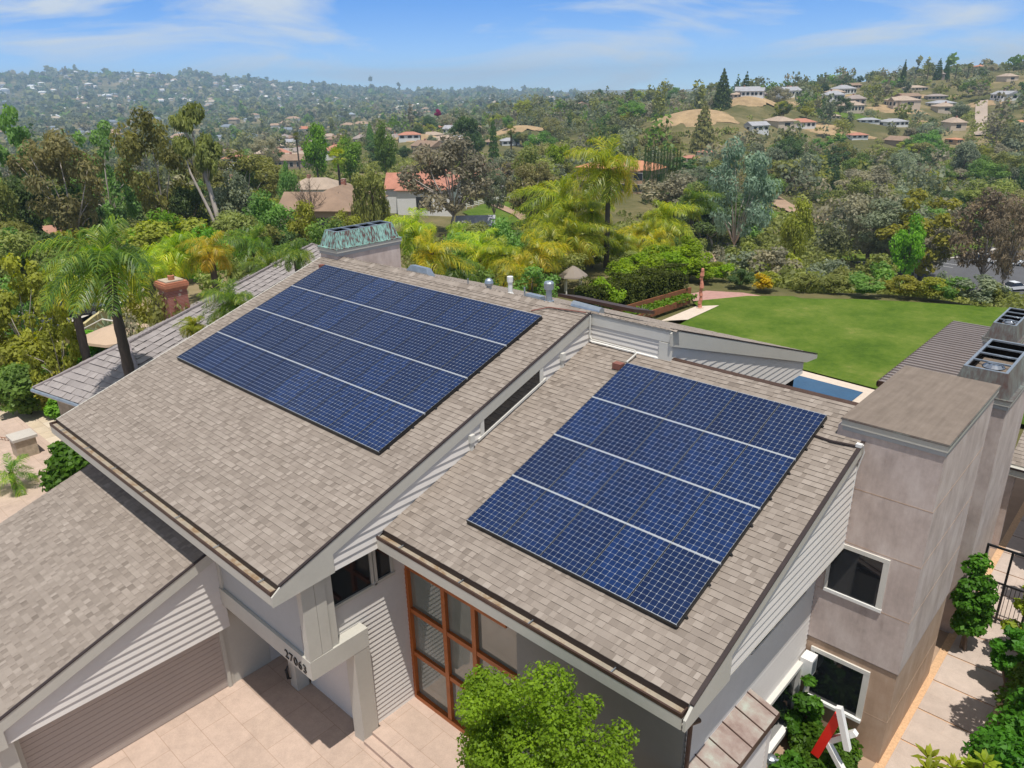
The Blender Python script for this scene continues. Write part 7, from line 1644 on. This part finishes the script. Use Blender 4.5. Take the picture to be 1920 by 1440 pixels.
# garden beyond
r=empty('garden_shelter',(-23.3,39.3,-.1)); tag(r,'small round thatched shelter behind the ridge vents','gazebo')
mb=MB(); mb.lathe((0,0,1.25),[(1.15,0),(1.1,.1),(.5,.55),(.001,.85)],0,8); mb.build('roof',[M['shingle']],r)
for a in range(4): m=MB(); m.tube([(.8*math.cos(a*1.57),.8*math.sin(a*1.57),-.3),(.8*math.cos(a*1.57),.8*math.sin(a*1.57),1.3)],.06); m.build('post',[M['white']],r)
def clouddata(name,pts,D,size,mat,seed,aspect=1.5):
    g=rs(seed); return np_mesh(name,leaves(g,pts,D,np.full(len(pts),size),aspect),4,g.uniform(0,1,len(pts)),[mat])
def hedge(name,label,a,b,w,h,z,mat,seed,n,size,cat='hedge',rnd=.1):
    g=rs(seed); a=np.array(a,float); b=np.array(b,float); L=np.hypot(*(b-a)); d=(b-a)/L; s=np.array([-d[1],d[0]])
    u=g.uniform(0,L,n); k=g.choice(3,n,p=[.4,.3,.3]); q=g.uniform(-1,1,n); zz=g.uniform(0,1,n)
    off=np.where(k==0,q*w/2,np.where(k==1,-w/2,w/2)); hz=np.where(k==0,h,zz*h)
    bump=1+rnd*np.sin(u*2.3+seed)+rnd*np.sin(u*5.1+off*3); hz=hz*np.where(k==0,bump,1)+g.normal(0,.05,n); off=off*bump+g.normal(0,.06,n)
    P=np.stack([a[0]+d[0]*u+s[0]*off,a[1]+d[1]*u+s[1]*off,z+hz],1)
    D=np.stack([np.where(k==0,0,s[0]*np.sign(off)),np.where(k==0,0,s[1]*np.sign(off)),np.where(k==0,1,.25)],1)
    r=empty(name,(0,0,0)); tag(r,label,cat); o=bpy.data.objects.new('foliage',clouddata('foliage',P,D,size,mat,seed)); link(o,r)
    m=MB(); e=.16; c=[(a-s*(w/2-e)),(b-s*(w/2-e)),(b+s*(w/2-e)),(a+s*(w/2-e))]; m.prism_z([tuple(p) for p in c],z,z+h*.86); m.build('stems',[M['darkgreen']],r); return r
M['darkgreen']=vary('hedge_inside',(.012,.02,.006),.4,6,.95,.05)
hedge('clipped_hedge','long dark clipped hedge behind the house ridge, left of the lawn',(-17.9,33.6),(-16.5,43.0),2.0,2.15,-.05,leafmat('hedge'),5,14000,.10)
mb=MB(); a,b=Vector((-16.5,33.5,0)),Vector((-15.35,43.3,0)); d=(b-a).normalized(); s=Vector((d.y,-d.x,0))*.9
mb.hexa([a,b,b+s*.1,a+s*.1,a+Vector((0,0,.75)),b+Vector((0,0,.75)),b+s*.1+Vector((0,0,.75)),a+s*.1+Vector((0,0,.75))]); tag(mb.build('edging_board',[M['rustwood']]),'rust-brown edging boards below the clipped hedge','edging')
mb=MB(); a2,b2=a+s*1.7,b+s*1.2-d*1.5
mb.hexa([a2,b2,b2+s*.1,a2+s*.1]+[p+Vector((0,0,.45)) for p in (a2,b2,b2+s*.1,a2+s*.1)]); tag(mb.build('planter_edge',[M['rustwood']]),'dark red planter edge beside the concrete pad at the lawn corner','planter')
g=rs(31); n=1500; t=g.uniform(0,1,n)[:,None]; q=g.uniform(.15,1.6,n)[:,None]; P=np.array(a)+t*(np.array(b-a))*.92+q*np.array(s)*.9; P[:,2]=.30+g.uniform(0,.2,n)
o=link(bpy.data.objects.new('ground_cover',clouddata('ground_cover',P,np.tile([0,0,1.],(n,1)),.16,leafmat('grass'),32))); tag(o,kind='stuff')
def agave(x,y,z,s,label,seed=1):
    g=rs(seed); V=[]
    for i in range(26):
        a=i*2.4; e=R(75-62*(i/26)); d=np.array([math.cos(a)*math.cos(e),math.sin(a)*math.cos(e),math.sin(e)]); w=np.cross(d,[0,0,1]); w/=np.linalg.norm(w); L=s*g.uniform(.8,1.1)
        m=d*L*.5; V+=[-w*.03*s,w*.03*s,m+w*.07*s,m-w*.07*s, m-w*.07*s,m+w*.07*s,d*L+w*.004,d*L-w*.004]
    o=link(bpy.data.objects.new('agave',np_mesh('agave',np.array(V),4,g.uniform(0,1,52),[leafmat('grey')]))); o.location=(x,y,z); tag(o,label,'plant')
agave(-14.9,36.3,.1,.9,'spiky agave at the near end of the planted strip by the lawn')
r=empty('totem_sculpture',(-13.15,40.9,.05)); tag(r,'slim coral-coloured totem standing on the pad at the lawn corner','sculpture')
mb=MB(); mb.box(-.2,.2,-.2,.2,-.05,.05); mb.build('base',[M['coping']],r); g=random.Random(2); mb=MB(); z=0; x=0
for k in range(9):
    h=.26+g.uniform(0,.1); w=.10+g.uniform(0,.07); x2=g.uniform(-.06,.06); mb.tube([(x,0,z),(x2,.02,z+h)],[w,w*.75],0,7); z+=h*.93; x=x2
mb.lathe((x,0,z),[(.05,0),(.12,.05),(.1,.22),(.001,.28)],0,8); M['coral']=vary('coral_figure',(.55,.22,.15),.3,9,.7); mb.build('shaft',[M['coral']],r)
r=empty('garden_shed',(-86.8,91.3,float(T(-86.8,91.3))-.2),.75); tag(r,'open shelter with a dark grey roof below the paddock','shed')
mb=MB(); mb.prism_x([(-3.4,2.4),(0,3.7),(3.4,2.4),(3.4,2.25),(0,3.5),(-3.4,2.25)],-3.6,3.6); mb.build('roof',[HM['whitegrey'][1]],r)
for x in (-3,3):
    for y in (-2.8,2.8): m=MB(); m.box(x-.12,x+.12,y-.12,y+.12,-1,2.5); m.build('post',[M['trimlit']],r)
m=MB(); m.box(-3,0.5,-2.6,2.6,-1,2.3); m.build('wall',[M['panelgrey']],r)
# umbrella, garden wall, cycads in the neighbour's front yard
r=empty('cantilever_umbrella',(-37.2,9.2,-1)); tag(r,'tan cantilever umbrella over the neighbour front yard','umbrella')
mb=MB(); mb.lathe((1.2,1.2,2.25),[(2.3,-.35),(2.25,-.2),(1.2,.2),(.001,.45)],0,8); mb.build('canopy',[M['canvas']],r)
mb=MB(); mb.tube([(-.9,-.6,0),(-1.0,-.65,1.2),(-.6,-.3,2.4),(.4,.5,3.0),(1.2,1.2,2.8)],.05,0,6); mb.build('arm',[M['trimlit']],r); mb=MB(); mb.box(-1.3,-.5,-1,-.2,-.05,.1); mb.build('base',[M['concrete']],r)
r=empty('patio_table',(-36.0,10.6,-1)); tag(r,'round white-topped table under the tan umbrella','table')
mb=MB(); mb.lathe((0,0,.7),[(.75,0),(.75,.05),(.001,.06)],0,16); mb.build('top',[M['white']],r); mb=MB(); mb.tube([(0,0,0),(0,0,.7)],.06); mb.build('leg',[M['trimlit']],r)
mb=MB(); mb.hexa([(-34.0,11.6,1.3),(-30.6,14.4,1.3),(-31.6,15.4,1.2),(-35.0,12.6,1.2),(-34.0,11.6,1.35),(-30.6,14.4,1.35),(-31.6,15.4,1.25),(-35.0,12.6,1.25)]); 
for p in ((-34,11.7),(-31,14.3)): mb.tube([(p[0],p[1],-1),(p[0],p[1],1.3)],.05)
tag(mb.build('red_awning',[M['redcloth']]),'dark red awning beside the tan umbrella','awning')
mb=MB()
for k in range(6):
    x0,y0=-39.5-k*1.9,5.4+k*1.55; z=-1.6-k*.03; mb.hexa([(x0,y0,z-1),(x0-1.8,y0+1.47,z-1),(x0-1.65,y0+1.65,z-1),(x0+.15,y0+.18,z-1),(x0,y0,z+1.0),(x0-1.8,y0+1.47,z+1.0),(x0-1.65,y0+1.65,z+1.0),(x0+.15,y0+.18,z+1.0)])
tag(mb.build('garden_wall',[M['cream']]),'stepped cream garden wall along the street','wall')
agave(-40.5,9.6,-1.1,2.0,'large cycad left of the tan umbrella',4); agave(-43.5,12.2,-1.1,1.9,'large cycad beside the cream garden wall',5); agave(-38.3,8.2,-1.1,1.6,'cycad at the foot of the tan umbrella arm',6)
# ---------------------------------------------------------------- vehicles
def car(name,label,x,y,rz,paint,suv=False,truck=False,group=None):
    z=float(T(x,y))+.14 if y>100 else float(T(x,y))+.08
    r=empty(name,(x,y,z),rz); tag(r,label,'car' if not truck else 'truck',group)
    L,Wd=(2.35,.9) if not truck else (2.8,1.0); zh=.85 if not suv else 1.05; zr=1.42 if not (suv or truck) else 1.8
    sec=[(-L,.45,.62),(-L+.05,.5,zh-.05),(-L*.62,.5,zh),(L*.45,.5,zh-.02),(L*.97,.5,zh-.2),(L,.45,.5)]
    mb=MB(); prof=[(-L,.35),(-L,.72),(-L+.08,zh),(L*.5,zh),(L*.96,zh-.15),(L,.6),(L,.35)]
    for y0,y1,k in ((-Wd,Wd,1),): mb.prism_y([(a,b) for a,b in prof],y0,y1,0)
    mb.build('body',[paint],r)
    if truck: c=[(-.1,zh),(.05,zr),(1.15,zr),(1.6,zh)]
    elif suv: c=[(-L+.12,zh),(-L+.35,zr),(.5,zr),(1.15,zh)]
    else: c=[(-L*.68,zh),(-L*.36,zr),(.35,zr),(1.1,zh)]
    n=len(c); w0,w1=Wd*.94,Wd*.76; ww=[w0,w1,w1,w0]; V=[(a,-ww[i],b) for i,(a,b) in enumerate(c)]+[(a,ww[i],b) for i,(a,b) in enumerate(c)]
    mb=MB(); mb.mesh(V,[(0,1,5,4),(2,3,7,6)],1); mb.mesh(V,[(1,2,6,5)],0); mb.mesh(V,[(3,2,1,0),(4,5,6,7)],1)
    for i in (1,2):
        for s in (0,4): pass
    mb.box(c[1][0]+.02,c[2][0]-.02,-w1,w1,zr-.005,zr+.05,0); mb.build('cabin',[paint,M['glass']],r)
    for sx in (-L*.62,L*.62):
        for sy in (-1,1):
            m=MB(); V=[]; sg=14
            m.tube([(sx,sy*(Wd-.18),.33),(sx,sy*(Wd+.02),.33)],.33,0,sg); wh=m.build('wheel',[M['tyre']],r); m=MB(); m.tube([(sx,sy*(Wd+.021),.33),(sx,sy*(Wd+.03),.33)],.2,0,10); m.build('rim',[M['galv']],wh)
    for sy in (-1,1): m=MB(); m.box(-L-.012,-L+.02,sy*.45-.25,sy*.45+.25,.62,.78); m.build('tail_light',[M['lampred']],r); m=MB(); m.box(L-.03,L+.012,sy*.5-.22,sy*.5+.22,.5,.62); m.build('headlight',[M['whitebox']],r)
car('parked_car','white sedan parked by the kerb of the car park at the right edge',-10.3,142.5,.95,M['carwhite'])
car('parked_car','white car under the red-brown eucalyptus, left of the white truck',-20.2,166.5,.6,M['carwhite'],True)
car('pickup_truck','white pickup truck parked beyond the red-brown eucalyptus',-16.0,167.5,.35,M['carwhite'],False,True)
car('parked_car','black car parked on the street behind the yellow palm at left',-53.5,10.2,.95,M['carblack'])
car('parked_car','dark car parked on the street right of the black car',-57.8,15.0,.8,M['carblack'],True)
mb=MB(); mb.tube([(0,0,0),(0,0,4.2)],[.08,.06],0,8); mb.box(-.25,.25,-.2,.2,4.1,4.6); o=mb.build('lamp_post',[M['black']]); o.location=(-12.8,146,float(T(-12.8,146))); tag(o,'dark lamp post between the car park trees','lamp post')
# ---------------------------------------------------------------- planting close to the house
def big_plant(name,label,cat,center,rad,n,size,tint,seed,nb=40,b=(.22,.34),aspect=1.5,trunks=5,base=None,droop=0.):
    g=rs(seed); r=empty(name,(center[0],center[1],base)); tag(r,label,cat)
    bl=[]
    while len(bl)<nb:
        d=g.normal(0,1,3); d/=np.linalg.norm(d); q=g.uniform(.2,1)**.4; s=g.uniform(*b)*min(rad)
        bl.append((d[0]*(rad[0]-s)*q,d[1]*(rad[1]-s)*q,center[2]-base+d[2]*(rad[2]-s)*q,s*1.15,s*1.15,s*.85))
    P,D,k=blob_points(g,bl,n); ok=P[:,2]>.02; P,D,k=P[ok],D[ok],k[ok]; br=g.uniform(0,1,nb)
    V=leaves(g,P,D+np.array([0,0,.5]),np.full(len(P),size),aspect,droop=droop); rn=np.clip(.2+.55*g.uniform(0,1,len(P))+.45*(br[k]-.5),0,1)
    link(bpy.data.objects.new('crown',np_mesh('crown',V,4,rn,[leafmat(tint)])),r)
    m=MB()
    for i in range(trunks):
        e=bl[int(g.randint(nb))]; a=(g.uniform(-.1,.1),g.uniform(-.1,.1),0); mid=(e[0]*.4,e[1]*.4,e[2]*.55); m.tube([a,mid,e[:3]],[.05,.035,.012],0,6)
    m.build('trunk',[M['bark']],r); return r
big_plant('front_tree','light green small-leaved tree in front of the red-framed window','tree',(6.1,1.3,3.95),(2.4,1.2,2.55),64000,.042,'bush',201,110,(.14,.36),1.5,7,0.)
big_plant('courtyard_shrub','glossy dark green bush around the beam sculpture','shrub',(8.75,8.35,.55),(.9,.95,.62),7000,.085,'glossy',202,34,(.3,.5),1.6,5,-.05)
big_plant('courtyard_shrub','glossy bush in front of the lower tower window, below the utility box','shrub',(7.95,8.75,.9),(.42,.55,1.1),3500,.085,'glossy',203,22,(.3,.5),1.6,4,-.05)
big_plant('courtyard_shrub','glossy bush beside the copper-roofed bay','shrub',(8.35,6.9,.5),(.55,.9,.75),3500,.085,'glossy',204,20,(.3,.5),1.6,4,-.05)
big_plant('path_shrub','upright green shrub against the tower base by the gate','shrub',(9.95,15.0,1.6),(.55,.75,1.65),6000,.09,'glossy',205,34,(.3,.5),1.6,4,-.05)
for k,(y,h,rx) in enumerate(((6.5,2.2,1.0),(8.0,2.1,.95),(9.6,2.5,1.0),(11.2,2.4,1.0),(12.7,2.7,1.0))):
    big_plant('path_hedge','green bush in the row right of the path, '+('nearest the camera','second from the camera','third from the camera','fourth from the camera','fifth from the camera')[k],'shrub',(12.05,y,h*.5),(rx,1.0,h*.55),8500,.085,'glossy',210+k,30,(.3,.5),1.7,4,-.05)
for k,(x,y,z,rx,rz,t) in enumerate(((11.5,15.2,1.6,.9,1.2,'ylwg'),(11.7,18.0,2.3,1.1,1.6,'glossy'),(12.6,16.2,2.2,1.2,1.7,'glossy'),(11.2,13.9,1.2,.6,.9,'glossy'),(11.3,20.6,2.0,.9,1.6,'glossy'),(12.9,21.5,3.0,1.4,2.2,'bush'),(12.35,11.7,4.2,1.25,1.3,'glossy'))):
    big_plant('path_tree',('sparse yellow-green tree overhanging the gate','green tree behind the gate at the right edge','taller green tree right of the gate','low sprig of green over the path before the gate','green bush on the path beyond the gate','light green tree above the side roof at the right edge','tree at the right edge shading the path before the gate')[k],'tree',(x,y,z),(rx,rx,rz),2600,.10,t,220+k,40,(.14,.26),1.9,8,0.)
def whorl(x,y,z,label,seed):
    g=rs(seed); r=empty('frangipani_plant',(x,y,0)); tag(r,label,'plant'); V=[]; rn=[]; m=MB()
    for q in range(7):
        c=np.array([g.uniform(-.45,.45),g.uniform(-.4,.4),z+g.uniform(-.35,.1)]); m.tube([(0,0,0),tuple(c*np.array([.5,.5,.6])),tuple(c)],[.05,.04,.03],0,6)
        for i in range(15):
            a=i*2.4; e=R(70-75*i/15); d=np.array([math.cos(a)*math.cos(e),math.sin(a)*math.cos(e),math.sin(e)]); w=np.cross(d,[0,0,1]); w/=np.linalg.norm(w); L=.30*g.uniform(.8,1.2); p=c+d*.03; md=p+d*L*.55; tp=p+d*L-np.array([0,0,.05]); b=.055
            V+=[p-w*.008,p+w*.008,md+w*b,md-w*b, md-w*b,md+w*b,tp+w*.004,tp-w*.004]; cc=g.uniform(.2,.9); rn+=[cc,cc]
    link(bpy.data.objects.new('leaves',np_mesh('leaves',np.array(V),4,rn,[leafmat('ylwg')])),r); m.build('stems',[M['bark']],r)
whorl(10.75,8.55,1.55,'broad-leaved frangipani at the bottom edge beside the path',301); whorl(11.75,8.8,2.0,'yellowing frangipani at the lower right corner',302)
# front yard plants at the left
plant('garden_palm',-21.6,.1,-1.0,1.6,2.2,.3,'pgreen','small potted-size palm on the flagstone patio')
plant('garden_palm',-20.9,-2.3,-1.0,2.6,2.4,1.9,'pgreen','palm cut by the left edge above the garage roof')
plant('queen_palm',-27.5,-.6,-1.0,5.2,2.8,2.2,'pgreen','palm at the left edge beside the garden trees')
big_plant('patio_tree','small dark green tree between the patio and the house gutter','tree',(-17.6,1.3,1.7),(1.2,1.2,1.4),6000,.15,'glossy',230,34,(.26,.42),1.5,6,-1.)
for k,(x,y,z,q,t) in enumerate(((-32.0,3.6,.6,1.8,'mid'),(-30.6,5.0,.4,1.4,'yolive'),(-35.0,2.0,1.2,2.2,'olive'),(-34.5,5.0,1.0,2.0,'yolive'),(-38.5,4.2,1.4,2.3,'yolive'),(-28.2,4.4,.2,1.0,'bright'),(-41.5,3.6,2.0,2.4,'mid'),(-36.5,7.2,.0,1.3,'bright'),(-38.6,9.6,.0,1.2,'bright'))):
    big_plant('yard_shrub','leafy shrub in the yard between the street and the flagstone patio','shrub',(x,y,z),(q,q,q*1.0),3600,.17,t,240+k,30,(.24,.4),1.5,5,-1.2)['group']='yard shrubs by the flagstone patio'
HAZE=.00017; EXPOSURE=0.0; CLOUD=(.3,.9,.2)
# ---------------------------------------------------------------- light, sky, haze, camera
SUN=Vector((.24,-.19,1)).normalized(); elev=math.asin(SUN.z); rot=math.atan2(SUN.x,SUN.y)
sd=bpy.data.lights.new('sun','SUN'); sd.energy=4.6; sd.angle=R(.55); sd.color=(1,.955,.88)
so=bpy.data.objects.new('sun',sd); link(so); so.rotation_euler=SUN.to_track_quat('Z','Y').to_euler()
w=bpy.data.worlds.new('World'); scene.world=w; w.use_nodes=True; nt=w.node_tree; nt.nodes.clear()
def N(t,**k):
    n=nt.nodes.new(t)
    for a,b in k.items(): setattr(n,a,b)
    return n
out=N('ShaderNodeOutputWorld'); bg=N('ShaderNodeBackground'); bg.inputs[1].default_value=.11
sky=N('ShaderNodeTexSky',sky_type='NISHITA'); sky.sun_disc=False; sky.sun_elevation=elev; sky.sun_rotation=rot; sky.air_density=1.0; sky.dust_density=.3; sky.ozone_density=2.0; sky.altitude=200
tc=N('ShaderNodeTexCoord'); sx=N('ShaderNodeSeparateXYZ'); nt.links.new(tc.outputs['Generated'],sx.inputs[0])
# look a little higher into the sky model near the horizon, where the real air was clear
mz=N('ShaderNodeMath',operation='MULTIPLY_ADD'); nt.links.new(sx.outputs[2],mz.inputs[0]); mz.inputs[1].default_value=2.4; mz.inputs[2].default_value=.12
cx=N('ShaderNodeCombineXYZ'); nt.links.new(sx.outputs[0],cx.inputs[0]); nt.links.new(sx.outputs[1],cx.inputs[1]); nt.links.new(mz.outputs[0],cx.inputs[2])
nm=N('ShaderNodeVectorMath',operation='NORMALIZE'); nt.links.new(cx.outputs[0],nm.inputs[0]); nt.links.new(nm.outputs[0],sky.inputs[0])
hs=N('ShaderNodeHueSaturation'); hs.inputs['Saturation'].default_value=1.0; hs.inputs['Value'].default_value=1.0; nt.links.new(sky.outputs[0],hs.inputs['Color'])
# clear deep blue low down, whitish upper sky added out of frame to neutralise fill
tr=N('ShaderNodeValToRGB'); nt.links.new(sx.outputs[2],tr.inputs[0]); e=tr.color_ramp.elements; e[0].position=0.0; e[0].color=(1.75,1.85,1.85,1); e[1].position=.10; e[1].color=(.84,1.45,2.05,1)
e=tr.color_ramp.elements.new(.35); e.color=(.85,1.0,1.1,1)
tm=N('ShaderNodeMix',data_type='RGBA',blend_type='MULTIPLY'); tm.inputs[0].default_value=1; nt.links.new(hs.outputs[0],tm.inputs[6]); nt.links.new(tr.outputs[0],tm.inputs[7])
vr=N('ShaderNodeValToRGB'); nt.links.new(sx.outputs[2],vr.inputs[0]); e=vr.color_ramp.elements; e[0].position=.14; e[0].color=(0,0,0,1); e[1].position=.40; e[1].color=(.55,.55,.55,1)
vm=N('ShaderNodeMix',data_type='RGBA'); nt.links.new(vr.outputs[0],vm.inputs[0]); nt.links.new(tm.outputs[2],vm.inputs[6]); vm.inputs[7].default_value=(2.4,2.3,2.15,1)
mp=N('ShaderNodeMapping'); mp.inputs['Scale'].default_value=(2.4,2.4,13); mp.inputs['Location'].default_value=CLOUD; nt.links.new(tc.outputs['Generated'],mp.inputs[0])
no=N('ShaderNodeTexNoise'); no.inputs['Scale'].default_value=1.5; no.inputs['Detail'].default_value=10; no.inputs['Roughness'].default_value=.55; no.inputs['Distortion'].default_value=.6; nt.links.new(mp.outputs[0],no.inputs[0])
cr=N('ShaderNodeValToRGB'); cr.color_ramp.elements[0].position=.44; cr.color_ramp.elements[0].color=(0,0,0,1); cr.color_ramp.elements[1].position=.62; cr.color_ramp.elements[1].color=(.9,.9,.9,1); nt.links.new(no.outputs[0],cr.inputs[0])
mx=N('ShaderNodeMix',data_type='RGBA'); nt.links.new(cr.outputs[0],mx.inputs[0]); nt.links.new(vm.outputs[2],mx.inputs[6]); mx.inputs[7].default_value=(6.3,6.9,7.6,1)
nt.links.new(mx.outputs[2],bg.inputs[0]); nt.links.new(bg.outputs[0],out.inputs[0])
# air
mb=MB(); mb.box(-6700,6700,-6700,6700,-62,150); t=NT('air'); v=t.n('ShaderNodeVolumePrincipled'); v.inputs['Color'].default_value=(.54,.77,1,1); v.inputs['Density'].default_value=HAZE; v.inputs['Anisotropy'].default_value=-.05
t.l(v.outputs[0],t.out.inputs['Volume']); hz=mb.build('haze',[t.mat]); tag(hz,kind='stuff')
cam=bpy.data.cameras.new('camera'); co=bpy.data.objects.new('camera',cam); link(co); scene.camera=co
cam.sensor_fit='HORIZONTAL'; cam.sensor_width=36; cam.lens=1423.04/1920*36; cam.clip_start=.2; cam.clip_end=30000
yaw,pit,rol=R(-43.064),R(21.534),R(-1.113)
f=Vector((math.sin(yaw)*math.cos(pit),math.cos(yaw)*math.cos(pit),-math.sin(pit))); r_=Vector((math.cos(yaw),-math.sin(yaw),0)); u_=r_.cross(f)
c_,s_=math.cos(rol),math.sin(rol); X=c_*r_+s_*u_; Y=-s_*r_+c_*u_
co.matrix_world=Matrix(((X.x,Y.x,-f.x,CAM[0]),(X.y,Y.y,-f.y,CAM[1]),(X.z,Y.z,-f.z,CAM[2]),(0,0,0,1)))
vs=scene.view_settings; vs.view_transform='Standard'; vs.look='None'; vs.exposure=EXPOSURE; vs.gamma=1; vs.use_curve_mapping=False
scene.cycles.max_bounces=6; scene.cycles.diffuse_bounces=3; scene.cycles.glossy_bounces=3; scene.cycles.transmission_bounces=3; scene.cycles.volume_bounces=0; scene.cycles.transparent_max_bounces=6
scene.cycles.caustics_reflective=False; scene.cycles.caustics_refractive=False; scene.cycles.sample_clamp_indirect=6
